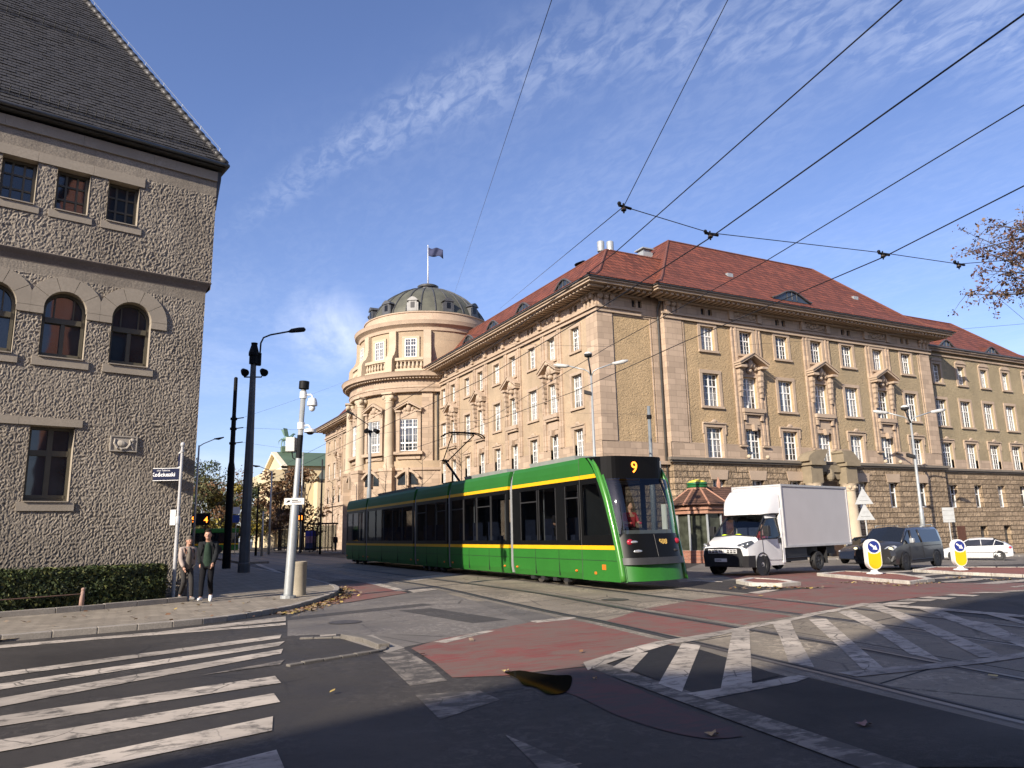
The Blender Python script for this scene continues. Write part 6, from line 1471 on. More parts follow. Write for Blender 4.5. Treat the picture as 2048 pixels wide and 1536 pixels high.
def minivan():
    rz = math.atan2(-.20, -.98)
    t = thing('minivan', 'dark grey minivan with roof bars and headlights lit', 'van', (29.75, 22.75, zg(30)), rz); v = Veh(t)
    st = [(0, [(.72, .28), (.80, .60), (.76, .80), (.74, .86), (.66, .89), (0, .92)]), (-.18, [(.88, .24), (.93, .60), (.90, .92), (.86, .98), (.74, 1.02), (0, 1.06)]),
          (-.95, [(.95, .24), (.97, .60), (.94, 1.08), (.90, 1.14), (.82, 1.18), (0, 1.24)]), (-1.85, [(.95, .24), (.97, .60), (.95, 1.12), (.80, 1.68), (.72, 1.78), (0, 1.86)]),
          (-2.75, [(.95, .24), (.97, .60), (.95, 1.13), (.80, 1.70), (.72, 1.81), (0, 1.90)]), (-4.85, [(.95, .26), (.97, .62), (.94, 1.14), (.79, 1.70), (.71, 1.80), (0, 1.88)]),
          (-5.12, [(.92, .3), (.94, .62), (.90, 1.14), (.76, 1.66), (.68, 1.74), (0, 1.80)]), (-5.22, [(.86, .34), (.9, .62), (.86, 1.1), (.74, 1.5), (.66, 1.6), (0, 1.62)])]
    def pick(i, k, sg):
        if k == -2: return 'body'
        if k == -1: return 'lower_trim'
        if i == 0 and k == 0: return 'lower_trim'
        if i == 2 and k in (3, 4): return 'windscreen'
        if k == 2 and i in (2, 3): return 'side_window'
        if k == 2 and i == 4: return 'rear_side_window'
        return 'body'
    v.loft(st, pick); v.done({'body': GREY_CAR, 'lower_trim': BLACKP, 'windscreen': VGLASS, 'side_window': VGLASS, 'rear_side_window': VGLASS}, ('body',))
    m = MB().local()
    for sg in (1, -1):
        m.tube([(-.97, sg*.86, 1.17), (-1.85, sg*.74, 1.77)], .045, 6); m.tube([(-1.80, sg*.965, 1.13), (-1.98, sg*.83, 1.70)], .035, 6); m.tube([(-2.82, sg*.962, 1.13), (-2.78, sg*.81, 1.71)], .035, 6)
    m.build('window_post', GREY_CAR, t, smooth=True)
    for sg in (1, -1):
        m = MB().local(); m.tube([(-2.1, sg*.76, 1.80), (-2.1, sg*.74, 1.90), (-4.6, sg*.74, 1.92), (-4.6, sg*.76, 1.82)], .022, 6); m.build('roof_bar', GALV, t, smooth=True)
        m = MB().local(); m.poly([(-.02, sg*.52, .90), (-.10, sg*.86, .84), (-.34, sg*.94, .98), (-.30, sg*.86, 1.04), (-.14, sg*.62, 1.0)]); o = m.build('headlight', LAMP, t); 
        for q in o.data.vertices: q.co += Vector((.012, sg*.012, .012))
        h = MB().local(); h.ball((-.07, sg*.78, .93), .06, .09, .05, 10, 6); h.build('lens', LAMP_LIT, o, smooth=True)
        m = MB().local(); m.poly([(.006, sg*.45, .36), (-.02, sg*.80, .36), (-.12, sg*.93, .48), (-.10, sg*.9, .62), (.0, sg*.62, .56)]); o = m.build('air_intake', BLACKP, t)
        for q in o.data.vertices: q.co += Vector((.015, sg*.012, 0))
        m = MB().local(); m.box(-1.62, -1.42, min(sg*1.0, sg*1.20), max(sg*1.0, sg*1.20), 1.12, 1.34); m.build('mirror', GALV, t, bevel=.05)
        v.arch(-1.0, sg*.966, .42); v.arch(-4.25, sg*.966, .42); v.wheel(-1.0, sg*.86, .34, .23, RIM_DARK); v.wheel(-4.25, sg*.86, .34, .23, RIM_DARK)
        m = MB().local(); m.tube([(-1.5, sg*.985, .40), (-3.7, sg*.985, .40)], .03, 6); m.tube([(-2.85, sg*.972, 1.1), (-2.9, sg*.978, .45)], .007, 4); m.tube([(-1.55, sg*.972, 1.1), (-1.5, sg*.978, .45)], .007, 4); m.tube([(-2.9, sg*.965, .98), (-4.8, sg*.965, .98)], .012, 4); m.build('door_seam', BLACKP, t)
    m = MB().local(); m.box(.0, .018, -.40, .40, .66, .80); m.box(.0, .02, -.45, .45, .38, .52); m.build('grille', BLACKP, t)
    m = MB().local(); m.box(.018, .03, -.26, .26, .54, .64); m.build('number_plate', WHITE_PLASTIC, t)
    return t
van = minivan()

def hatchback(name, label, loc, rz, paint, hubs=RIM):
    t = thing(name, label, 'car', loc, rz); v = Veh(t)
    st = [(0, [(.55, .28), (.62, .46), (.60, .60), (.58, .62), (.5, .64), (0, .66)]), (-.16, [(.76, .22), (.80, .46), (.78, .68), (.75, .71), (.64, .74), (0, .76)]),
          (-1.0, [(.83, .2), (.86, .46), (.84, .90), (.80, .94), (.72, .97), (0, 1.02)]), (-1.80, [(.83, .2), (.86, .46), (.84, .94), (.68, 1.34), (.58, 1.42), (0, 1.48)]),
          (-2.45, [(.83, .2), (.86, .46), (.84, .96), (.68, 1.38), (.58, 1.46), (0, 1.52)]), (-3.2, [(.83, .2), (.86, .46), (.84, .98), (.66, 1.36), (.56, 1.43), (0, 1.48)]),
          (-3.75, [(.80, .24), (.84, .48), (.80, 1.0), (.68, 1.16), (.58, 1.20), (0, 1.24)]), (-4.12, [(.72, .3), (.77, .50), (.74, .86), (.70, .92), (.6, .94), (0, .96)]), (-4.2, [(.66, .34), (.72, .50), (.70, .78), (.62, .82), (.5, .84), (0, .86)])]
    def pick(i, k, sg):
        if k == -1: return 'underside'
        if k == -2: return 'body'
        if i == 2 and k in (3, 4): return 'windscreen'
        if i == 5 and k in (3, 4): return 'rear_window'
        if k == 2 and i in (2, 3, 4, 5): return 'side_window'
        return 'body'
    v.loft(st, pick); v.done({'body': paint, 'underside': BLACKP, 'windscreen': VGLASS, 'rear_window': VGLASS, 'side_window': VGLASS}, ('body',))
    for sg in (1, -1):
        m = MB().local(); m.tube([(-1.0, sg*.76, .965), (-1.80, sg*.63, 1.40)], .035, 6); m.tube([(-2.48, sg*.85, .95), (-2.46, sg*.69, 1.38)], .025, 6); m.tube([(-3.15, sg*.84, .98), (-3.3, sg*.68, 1.34), (-3.78, sg*.70, 1.16)], .03, 6); m.build('window_post', paint if sg else BLACKP, t, smooth=True)
        m = MB().local(); m.tube([(-.5, sg*.872, .52), (-3.9, sg*.862, .52)], .022, 5); m.build('rub_strip', BLACKP, t)
        m = MB().local(); m.ball((-4.05, sg*.72, .84), .12, .07, .09, 10, 6); m.build('tail_light', REDL, t, smooth=True)
        m = MB().local(); m.ball((-.20, sg*.68, .68), .14, .1, .06, 10, 6); m.build('headlight', LAMP, t, smooth=True)
        m = MB().local(); m.ball((-1.55, sg*.95, .98), .08, .09, .06, 8, 5); m.build('mirror', paint, t, smooth=True)
        v.arch(-.82, sg*.856, .36); v.arch(-3.42, sg*.845, .36); v.wheel(-.82, sg*.77, .30, .19, hubs); v.wheel(-3.42, sg*.76, .30, .19, hubs)
    m = MB().local(); m.tube([(-4.17, -.7, .5), (-4.24, 0, .5), (-4.17, .7, .5)], .05, 6); m.build('bumper', BLACKP, t, smooth=True)
    return t
hv_ = Vector((-.47, .883)); 
def car_at(rear_axle, h): return (rear_axle[0]+h.x*3.42, rear_axle[1]+h.y*3.42, zg(rear_axle[0]))
hatchback('hatchback', 'white hatchback seen side on at the foot of the stone building', car_at((52.15, 30.25), hv_), math.atan2(hv_.y, hv_.x), SILVER_CAR)
hatchback('dark_car', 'dark blue car mostly hidden between the white truck and the grey minivan', (36.3, 29.2, zg(36)), math.atan2(-.15, -.99), NAVY_CAR, RIM_DARK)

# far green bus at the stop on the left, and behind it the platform screens
def bus():
    t = thing('bus', 'green bus with yellow stripe far down the street behind the pedestrians', 'bus', (6.4, 93.0, 0), 0)
    # side faces the camera, long axis across the view
    m = MB().local(); m.box(-6, 6, 0, 2.5, .35, 1.0); m.build('lower_body', TG, t, bevel=.05)
    m = MB().local(); m.box(-6.002, 6.002, -.004, 2.504, 1.0, 1.16); m.build('yellow_stripe', TY, t)
    m = MB().local(); m.box(-6, 6, 0, 2.5, 1.161, 2.35); m.build('window_band', VGLASS, t)
    m = MB().local(); m.box(-6, 6, -.01, 2.5, 2.351, 2.85); m.build('roof_fairing', TG, t, bevel=.08)
    m = MB().local()
    for x in (-4.4, -2.6, -.8, 1.0, 2.8, 4.6): m.box(x-.06, x+.06, -.012, 0, 1.17, 2.34)
    m.build('window_post', BLACKP, t)
    for x in (-4.2, 3.8): m = MB().local(); m.lathe([(.1, -.02), (.45, -.02), (.47, .05), (.45, .25)], 20, (x, 0, .47), axis='y'); m.build('wheel', RUBBER, t)
    return t
bus()
# ---------------------------------------------------------------- people
def skin(name, J, E, rad, mat, parent, root, sub=2):
    """one continuous surface grown round a skeleton: joints J, bones E, radius per joint"""
    names = list(J); me = bpy.data.meshes.new(name); me.from_pydata([J[n] for n in names], [(names.index(a), names.index(b)) for a, b in E], [])
    o = bpy.data.objects.new(name, me); link(o, parent); me.materials.append(mat)
    o.modifiers.new('skin', 'SKIN'); lay = me.skin_vertices[0].data
    for i, n in enumerate(names):
        r = rad[n]; lay[i].radius = r if isinstance(r, tuple) else (r, r)
        lay[i].use_root = n == root
    s = o.modifiers.new('sub', 'SUBSURF'); s.levels = sub; s.render_levels = sub
    dg = bpy.context.evaluated_depsgraph_get(); dg.update(); nm = bpy.data.meshes.new_from_object(o.evaluated_get(dg)); o.modifiers.clear(); old = o.data; o.data = nm; bpy.data.meshes.remove(old)
    for p in nm.polygons: p.use_smooth = True
    if not nm.materials: nm.materials.append(mat)
    return o
SKIN = M('skin', (.46, .26, .18), .55, .08, 12, world=False)
def cloth(name, c, v=.2): return M(name, c, .9, v, 9, .15, .35, 25, .02, world=False, spec=.08)
def finger(mb, base, d, side_, L, r, curl):
    p = Vector(base); d = Vector(d).normalized(); s = Vector(side_); pts = [p]
    for k in range(3):
        p = p+d*(L*(.42, .33, .25)[k]); pts.append(p); d = (d+s*curl).normalized()
    mb.tube(pts, [r, r*.95, r*.85, r*.6], 6)
def person(label, loc, rz, h, pose, mats, hair='short', bag=None, group=None, detail=True):
    t = thing('person', label, 'person', loc, rz, group); k = h/1.75; g = lambda x, y, z: Vector((x*k, y*k, z*k))
    # local frame: +y is where the person faces, x to the person's right, z up
    hip_ = g(0, 0, .93); lean = pose.get('lean', .03); ch = g(0, lean, 1.36); nk = g(0, lean*1.4, 1.50); hd = g(0, lean*1.6+pose.get('nod', .03), 1.62)
    J = {'pelvis': hip_, 'waist': g(0, lean*.3, 1.08), 'chest': ch, 'neck': nk, 'head': hd, 'crown': hd+g(0, -.01, .10)}
    rad = {'pelvis': (.13*k, .10*k), 'waist': (.125*k, .095*k), 'chest': (.155*k, .105*k), 'neck': .052*k, 'head': (.072*k, .088*k), 'crown': (.055*k, .066*k)}
    E = [('pelvis', 'waist'), ('waist', 'chest'), ('chest', 'neck'), ('neck', 'head'), ('head', 'crown')]
    for s, sg in (('L', -1), ('R', 1)):
        st = pose['leg'+s]; J['hip'+s] = g(sg*.09, 0, .90); J['knee'+s] = g(sg*.09, st[0], .50+st[1]); J['ank'+s] = g(sg*.085, st[2], .09+st[3]); J['toe'+s] = g(sg*.10, st[2]+.15, .035+st[4])
        rad.update({'hip'+s: .085*k, 'knee'+s: .055*k, 'ank'+s: .04*k, 'toe'+s: .034*k}); E += [('pelvis', 'hip'+s), ('hip'+s, 'knee'+s), ('knee'+s, 'ank'+s), ('ank'+s, 'toe'+s)]
        a = pose['arm'+s]; J['sho'+s] = ch+g(sg*.185, -.01, .055); J['elb'+s] = J['sho'+s]+g(sg*.05+a[4]*sg, a[0], -.28+a[1]); J['wri'+s] = J['elb'+s]+g(sg*a[5], a[2], -.23+a[3])
        rad.update({'sho'+s: .058*k, 'elb'+s: .042*k, 'wri'+s: .030*k}); E += [('chest', 'sho'+s), ('sho'+s, 'elb'+s), ('elb'+s, 'wri'+s)]
    body = skin('body', J, E, rad, SKIN, t, 'pelvis')
    # head: a face with brow, nose, mouth, chin and ears
    m = MB().local(); c = hd+g(0, .012, .035); m.ball(c, .078*k, .094*k, .118*k, 16, 12); m.ball(c+g(0, .05, -.085), .045*k, .045*k, .035*k, 10, 6); m.ball(c+g(0, .097, -.022), .014*k, .020*k, .026*k, 8, 6)
    for sg in (-1, 1): m.ball(c+g(sg*.080, -.005, -.02), .012*k, .024*k, .034*k, 8, 6)
    m.build('face', SKIN, t, smooth=True)
    for sg in (-1, 1):
        m = MB().local(); m.ball(c+g(sg*.030, .084, .004), .012*k, .010*k, .009*k, 8, 6); m.build('eye', M('dark_eye', (.02, .015, .012), .3), t, smooth=True)
    m = MB().local(); m.ball(c+g(0, .088, -.062), .024*k, .010*k, .008*k, 8, 5); m.build('mouth', M('lip', (.30, .12, .10), .6), t, smooth=True)
    hm = MB().local(); 
    hm.ball(c+g(0, -.022, .035), .086*k, .092*k, .105*k, 16, 10); hm.ball(c+g(.01, .055, .095), .062*k, .05*k, .036*k, 10, 6)
    if hair == 'beanie': hm.ball(c+g(0, -.005, .055), .092*k, .102*k, .085*k, 16, 10)
    if hair == 'long':
        for sg in (-1, 1): hm.tube([c+g(sg*.07, -.02, .05), c+g(sg*.092, .0, -.06), c+g(sg*.085, .03, -.22), c+g(sg*.07, .06, -.33)], [.04*k, .045*k, .04*k, .015*k], 8)
        hm.ball(c+g(0, -.06, -.1), .085*k, .06*k, .16*k, 12, 8)
    hm.build('hat' if hair == 'beanie' else 'hair', mats['hair'], t, smooth=True)
    # hands with a palm, four fingers and a thumb
    for s, sg in (('L', -1), ('R', 1)):
        wri = J['wri'+s]; d = (wri-J['elb'+s]).normalized(); fwd = Vector((0, 1, 0)); fwd = (fwd-d*fwd.dot(d)).normalized(); inn = d.cross(fwd)*(1 if d.cross(fwd).x*sg < 0 else -1)
        m = MB().local(); m.tube([wri, wri+d*.03*k, wri+d*.085*k], [.026*k, .036*k, .030*k], 8)
        if detail:
            for q, (fo, L) in enumerate(((.030, .070), (.010, .078), (-.010, .072), (-.028, .058))): finger(m, wri+d*.08*k+fwd*fo*k, d, inn, L*k, .0095*k, .28)
            finger(m, wri+d*.03*k+fwd*.032*k, d*.7+fwd*.7, inn, .062*k, .011*k, .2)
        m.build('hand', SKIN, t, smooth=True)
    # clothes follow the body
    f = 1.0
    top_j = {n: J[n] for n in ('waist', 'chest', 'neck')}; top_j['hem'] = g(0, lean*.1, pose.get('hem', .88)); up_n = g(0, lean*1.3, 1.47)
    tr = {'waist': (.155*k, .125*k), 'chest': (.18*k, .13*k), 'hem': (.165*k, .13*k), 'neck': (.075*k, .07*k)}; top_j['neck'] = up_n
    te = [('hem', 'waist'), ('waist', 'chest'), ('chest', 'neck')]
    for s in 'LR':
        for n in ('sho', 'elb', 'wri'): top_j[n+s] = J[n+s]
        tr.update({'sho'+s: .088*k, 'elb'+s: .072*k, 'wri'+s: .056*k}); te += [('chest', 'sho'+s), ('sho'+s, 'elb'+s), ('elb'+s, 'wri'+s)]
    jk = skin('jacket', top_j, te, tr, mats['jacket'], t, 'waist')
    # open jacket: the jumper shows as a panel down the front
    m = MB().local(); rows = [(1.47, .035, .080), (1.38, .065, .136), (1.22, .080, .150), (1.08, .088, .142), (.96, .095, .146), (.87, .10, .140)]
    for (z0, w0, y0), (z1, w1, y1) in zip(rows, rows[1:]):
        ly = lambda z: lean*max(0, (z-.93))/.43
        for i in range(6):
            a, b = -1+i/3, -1+(i+1)/3; yy = lambda y, a_: y+.006-.035*a_*a_
            m.quad(g(w0*a, yy(y0, a)+ly(z0), z0), g(w0*b, yy(y0, b)+ly(z0), z0), g(w1*b, yy(y1, b)+ly(z1), z1), g(w1*a, yy(y1, a)+ly(z1), z1))
    m.build('jumper', mats['jumper'], t, smooth=True)
    lj = {'pelvis': g(0, 0, .95)}; lr = {'pelvis': (.145*k, .115*k)}; le = []
    for s in 'LR':
        for n in ('hip', 'knee', 'ank'): lj[n+s] = J[n+s]+(g(0, 0, .02) if n == 'ank' else g(0, 0, 0))
        lr.update({'hip'+s: .098*k, 'knee'+s: .070*k, 'ank'+s: .058*k}); le += [('pelvis', 'hip'+s), ('hip'+s, 'knee'+s), ('knee'+s, 'ank'+s)]
    skin('trousers', lj, le, lr, mats['trousers'], t, 'pelvis')
    for s in 'LR':
        a, b = J['ank'+s], J['toe'+s]; d = (b-a); d.z = b.z-a.z
        m = MB().local(); heel = a-Vector((0, d.y*.30, .02*k)); m.tube([heel+Vector((0, 0, -.02*k)), a+Vector((0, 0, -.015*k)), a.lerp(b, .55)+Vector((0, 0, -.005*k)), b, b+d.normalized()*.05*k], [.040*k, .050*k, .046*k, .042*k, .018*k], 9)
        m.build('shoe', mats['shoes'], t, smooth=True)
    if bag: 
        m = MB().local(); m.ball(g(0, -.20+lean, 1.22), .15*k, .09*k, .23*k, 12, 8); m.build('backpack', mats['bag'], t, smooth=True)
        m = MB().local()
        for sg in (-1, 1): m.tube([g(sg*.11, -.12+lean, 1.42), g(sg*.115, .03+lean, 1.475), g(sg*.12, .125+lean, 1.36), g(sg*.145, .10+lean*.6, 1.14), g(sg*.15, -.06, 1.06)], .016*k, 6)
        m.build('strap', mats['bag'], t, smooth=True)
    return t
walk1 = dict(lean=.05, nod=.09, legL=(.05, .01, -.20, .05, -.01), legR=(.19, .0, .27, .01, .05), armL=(.06, .01, .12, .02, -.03, -.05), armR=(-.08, .0, .03, .01, -.03, -.03), hem=.80)
walk2 = dict(lean=.03, nod=.02, legL=(.16, 0, .22, .01, .05), legR=(.10, .02, -.16, .07, -.01), armL=(-.07, 0, .03, .01, -.03, -.03), armR=(.06, .0, .12, .01, -.03, -.05), hem=.84)
DARKJ = cloth('black_jacket_cloth', (.022, .024, .026)); GREENJ = cloth('dark_green_jumper', (.030, .050, .036)); BLK = cloth('black_trouser_cloth', (.014, .014, .016)); WSH = M('white_leather_shoes', (.72, .72, .70), .5, .05, 8, world=False)
person('man in an open black jacket and green jumper with white trainers looking down', (2.05, 20.75, .10), R(166), 1.74, walk1, dict(hair=cloth('dark_brown_hair', (.035, .024, .016)), jacket=DARKJ, jumper=GREENJ, trousers=BLK, shoes=WSH, bag=BLK), 'short', True)
person('young person in a beige jacket and striped knitted hat walking beside the hedge end', (1.60, 21.2, .10), R(196), 1.60, walk2, dict(hair=cloth('grey_striped_knit', (.14, .12, .10), .5), jacket=cloth('beige_pink_jacket', (.40, .33, .29)), jumper=cloth('grey_beige_scarf', (.20, .17, .14)), trousers=cloth('dark_grey_trousers', (.05, .047, .045)), shoes=M('grey_shoes', (.16, .15, .14), .6, .1, 8, world=False), bag=BLK), 'beanie', True)
stand = dict(lean=.0, nod=.02, legL=(0, 0, 0, 0, 0), legR=(.03, 0, .03, 0, 0), armL=(0, 0, .03, 0, 0, 0), armR=(0, 0, .03, 0, 0, 0))
for (x, y, rz_, j, lab) in ((19.6, 86, 100, (.02, .02, .025), 'distant person in dark clothes standing left of the tram shelter'), (18.6, 91, 60, (.05, .05, .06), 'distant person in a grey coat on the far platform, left of the standing person'), (21.4, 84, 200, (.10, .02, .02), 'distant person in dark red standing in front of the far shelter')):
    person(lab, (x, y, .14), R(rz_), 1.74, stand, dict(hair=bpy.data.materials['dark_brown_hair'], jacket=cloth('far_coat_%d' % int(x*10), j), jumper=GREENJ, trousers=BLK, shoes=BLK), 'short', None, None, False)
# passenger by the window and the driver of the tram, the driver of the truck: seated
def sitter(label, loc, rz, mats, hair='short'):
    t = thing('person', label, 'person', loc, rz); g = lambda x, y, z: Vector((x, y, z))
    J = {'pelvis': g(0, 0, .12), 'waist': g(0, -.02, .28), 'chest': g(0, -.03, .52), 'neck': g(0, -.02, .66), 'head': g(0, .0, .78), 'crown': g(0, -.01, .88)}; rad = {'pelvis': (.14, .12), 'waist': (.13, .10), 'chest': (.155, .105), 'neck': .052, 'head': (.072, .088), 'crown': (.055, .066)}
    E = [('pelvis', 'waist'), ('waist', 'chest'), ('chest', 'neck'), ('neck', 'head'), ('head', 'crown')]
    for s, sg in (('L', -1), ('R', 1)):
        J.update({'hip'+s: g(sg*.09, .06, .10), 'knee'+s: g(sg*.11, .46, .13), 'ank'+s: g(sg*.11, .44, -.28), 'toe'+s: g(sg*.12, .60, -.33), 'sho'+s: g(sg*.185, -.03, .58), 'elb'+s: g(sg*.24, .06, .34), 'wri'+s: g(sg*.16, .28, .32)})
        rad.update({'hip'+s: .09, 'knee'+s: .058, 'ank'+s: .042, 'toe'+s: .036, 'sho'+s: .06, 'elb'+s: .044, 'wri'+s: .03})
        E += [('pelvis', 'hip'+s), ('hip'+s, 'knee'+s), ('knee'+s, 'ank'+s), ('ank'+s, 'toe'+s), ('chest', 'sho'+s), ('sho'+s, 'elb'+s), ('elb'+s, 'wri'+s)]
    skin('body', J, E, rad, SKIN, t, 'pelvis')
    m = MB().local(); c = g(0, .012, .815); m.ball(c, .078, .094, .118, 14, 10); m.ball(c+g(0, .097, -.022), .014, .02, .026, 8, 6); m.build('face', SKIN, t, smooth=True)
    hm = MB().local(); hm.ball(c+g(0, -.025, .035), .088, .094, .105, 14, 10); hm.build('hair', mats['hair'], t, smooth=True)
    top = {n: J[n] for n in ('waist', 'chest', 'neck', 'shoL', 'shoR', 'elbL', 'elbR', 'wriL', 'wriR', 'pelvis')}; top['neck'] = g(0, -.02, .635)
    skin('jacket', top, [('pelvis', 'waist'), ('waist', 'chest'), ('chest', 'neck')]+[e for e in E if e[0][:3] in ('sho',) or e[1][:3] == 'sho'], {'pelvis': (.16, .13), 'waist': (.155, .12), 'chest': (.18, .13), 'neck': .07, 'shoL': .078, 'shoR': .078, 'elbL': .06, 'elbR': .06, 'wriL': .048, 'wriR': .048}, mats['jacket'], t, 'waist')
    lj = {n: J[n] for n in ('pelvis', 'hipL', 'hipR', 'kneeL', 'kneeR', 'ankL', 'ankR')}
    skin('trousers', lj, [e for e in E if e[1][:3] in ('hip',) or e[0][:3] in ('hip', 'kne') and e[1][:3] != 'toe'], {'pelvis': (.15, .13), 'hipL': .1, 'hipR': .1, 'kneeL': .07, 'kneeR': .07, 'ankL': .055, 'ankR': .055}, mats['trousers'], t, 'pelvis')
    return t
HB = bpy.data.materials['dark_brown_hair']
p_ = TT.P(-3.05, 1.52, -.42); sitter('seated passenger in dark clothes behind the front side window of the tram', p_, math.atan2(TT.u.y, TT.u.x)-PI/2, dict(hair=HB, jacket=cloth('passenger_coat', (.03, .03, .035)), trousers=BLK))
p_ = TT.P(-.30, 1.50, -1.25); sitter('tram driver in a red top seated behind the tram windscreen', p_, math.atan2(TT.u.y, TT.u.x)-PI/2, dict(hair=HB, jacket=cloth('red_driver_top', (.42, .05, .06)), trousers=BLK))
p_ = truck.matrix_basis @ Vector((-1.95, .48, .93)); sitter('truck driver in a red top behind the wheel of the white truck', p_, math.atan2(-.205, -.98)-PI/2, dict(hair=HB, jacket=cloth('red_sweatshirt', (.45, .06, .07)), trousers=BLK))
# ---------------------------------------------------------------- poles, lamps, signs
def onz(px, py, z): d = ray(px, py); t = (z-H)/d.z; return Vector((d.x*t, d.y*t, z))
def along(px, py, Z): d = ray(px, py); return Vector((d.x*Z, d.y*Z, H+d.z*Z))
LAMP_GLASS = M('milky_lamp_glass', (.55, .55, .52), .2, .05, 4)
# tall grey lamp post
lp = thing('street_lamp', 'tall tapered dark grey lamp post with a curved arm and two floodlights near its top', 'street lamp', (5.23, 37.1, .1))
x, y = 5.23, 37.1; m = MB(); m.lathe([(.27, .1), (.27, .5), (.24, .55), (.22, 4), (.135, 9.6), (.13, 10.0)], 8, (x, y, 0)); m.build('pole', M('grey_steel_pole', (.13, .128, .125), .6, .15, 2, spec=.2), lp)
m = MB(); m.lathe([(.21, 9.95), (.21, 10.35), (.25, 10.36), (.25, 10.5), (.14, 10.9), (.16, 11.0)], 10, (x, y, 0)); m.box(x-.1, x+.34, y-.12, y+.12, 9.9, 10.5); m.build('pole_head', BLACKMETAL, lp)
ar = Vector((.93, -.37, 0)); bp = Vector((x, y, 0))
m = MB(); m.tube([bp+ar*.28+Vector((0, 0, 10.3)), bp+ar*.30+Vector((0, 0, 11.0)), bp+ar*.42+Vector((0, 0, 11.28)), bp+ar*.75+Vector((0, 0, 11.42)), bp+ar*1.75+Vector((0, 0, 11.62))], .042, 7); m.build('arm', DARKMETAL, lp, smooth=True)
m = MB(); pts = [bp+ar*q+Vector((0, 0, z)) for q, z in ((1.6, 11.58), (1.75, 11.63), (2.1, 11.68), (2.35, 11.70), (2.42, 11.69))]; m.tube(pts, [.05, .11, .13, .12, .04], 8); m.build('lamp_head', DARKMETAL, lp, smooth=True)
for sg in (-1, 1):
    m = MB(); c = bp+ar*(sg*.45)+Vector((0, 0, 9.55)); m.tube([bp+Vector((0, 0, 9.3)), bp+ar*(sg*.4)+Vector((0, 0, 9.3)), c-Vector((0, 0, .12))], .035, 6); m.tube([c+Vector((0, .1, .08)), c+Vector((.05, -.22, -.08))], [.13, .19], 12); m.build('floodlight', BLACKMETAL, lp)
# dark stepped catenary mast
cm = thing('catenary_mast', 'black stepped tramway mast standing beside the grey lamp post', 'mast', (5.17, 43.0, .1))
m = MB(); m.lathe([(.22, .1), (.20, 1.2), (.19, 5.4), (.135, 5.75), (.125, 8.1), (.105, 8.3), (.10, 10.4), (.05, 10.45)], 14, (5.17, 43.0, 0)); m.build('pole', BLACKMETAL, cm, smooth=True, auto=40)
m = MB()
for z in (8.1, 7.55, 6.75): m.lathe([(.18, z-.06), (.18, z+.06)], 12, (5.17, 43.0, 0)); m.tube([(5.17, 43, z), (5.65, 42.75, z+.06)], .03, 5)
m.build('clamp', BLACKMETAL, cm)
# CCTV pole, leaning slightly
cp = thing('camera_pole', 'slim galvanised pole with two white dome cameras and a grey box on the corner', 'camera pole', (3.98, 20.3, .1))
B0 = Vector((3.98, 20.3, .1)); T0 = Vector((4.19, 20.22, 5.72)); PA = lambda t: B0.lerp(T0, t)
m = MB(); m.tube([PA(0), PA(.02), PA(.42), PA(.455), PA(.46), PA(1)], [.125, .118, .112, .09, .075, .066], 14); m.build('pole', GALV, cp, smooth=True)
m = MB(); m.tube([PA(-.003), PA(.012)], .2, 12); m.build('base_plate', GALV, cp)
m = MB(); m.tube([PA(.975), PA(1.012)], .135, 14); m.build('cap', BLACK_PLASTIC, cp, smooth=True, auto=40)
rv = Vector((.886, -.463, 0))
for t, kind_ in ((.945, 0), (.795, 1)):
    c = PA(t); m = MB(); m.tube([c-Vector((0, 0, .09)), c+Vector((0, 0, .09))], .095, 10); m.tube([c, c+rv*.2+Vector((0, 0, .01)), c+rv*.24-Vector((0, 0, .03)), c+rv*.25-Vector((0, 0, .10))], .025, 7)
    if kind_ == 0: e = c+rv*.25-Vector((0, 0, .22)); m.lathe([(.04, .14), (.10, .12), (.135, .0), (.14, -.08), (.10, -.09)], 14, e); m.ball(e-Vector((0, 0, .14)), .085, .085, .10, 12, 8)
    else: e = c+rv*.25-Vector((0, 0, .13)); m.lathe([(.05, .06), (.16, .02), (.165, -.05), (.14, -.06)], 16, e)
    cc = m.build('dome_camera', WHITE_PLASTIC, cp, smooth=True, auto=40)
    if kind_: m = MB(); m.ball(e-Vector((0, 0, .06)), .10, .10, .06, 12, 6); m.build('camera_lens', BLACK_PLASTIC, cc, smooth=True)
c = PA(.705); m = MB(); m.box(-.34, -.10, -.13, .13, -.19, .19, T=lambda a, b, z: c+rv*a+Vector((.46, .886, 0))*b+Vector((0, 0, z))); m.build('equipment_box', M('pale_grey_box', (.48, .48, .44), .5, .06, 3), cp, bevel=.01)
m = MB(); m.tube([c+rv*-.2-Vector((0, 0, .19)), c+rv*-.17-Vector((0, 0, .35)), c+rv*-.06-Vector((0, 0, .42))], .016, 6); m.tube([PA(.64), PA(.75)], .078, 10); m.build('cable', BLACK_PLASTIC, cp)
c = PA(.437); nn_ = Vector((-.463, -.886, 0))
sgn_ = thing('direction_sign', 'small white direction sign with a black arrow clamped to the camera pole', 'sign', tuple(c))
TS = lambda a, b, z: c+rv*a+nn_*b+Vector((0, 0, z))
m = MB(); m.box(-.26, .26, .09, .105, -.085, .085, T=TS); m.build('panel', M('white_sign_face', (.62, .61, .58), .5, .04, 4), sgn_)
m = MB(); m.prism([TS(-.21, .106, -.035), TS(-.10, .106, -.01), TS(-.12, .106, .01), TS(-.09, .106, .025), TS(-.16, .106, .03), TS(-.19, .106, .0)], nn_*.003); m.box(-.06, .10, .105, .108, .015, .04, T=TS); m.box(-.06, .19, .105, .108, -.03, -.008, T=TS); m.build('arrow', BLACK_PLASTIC, sgn_)
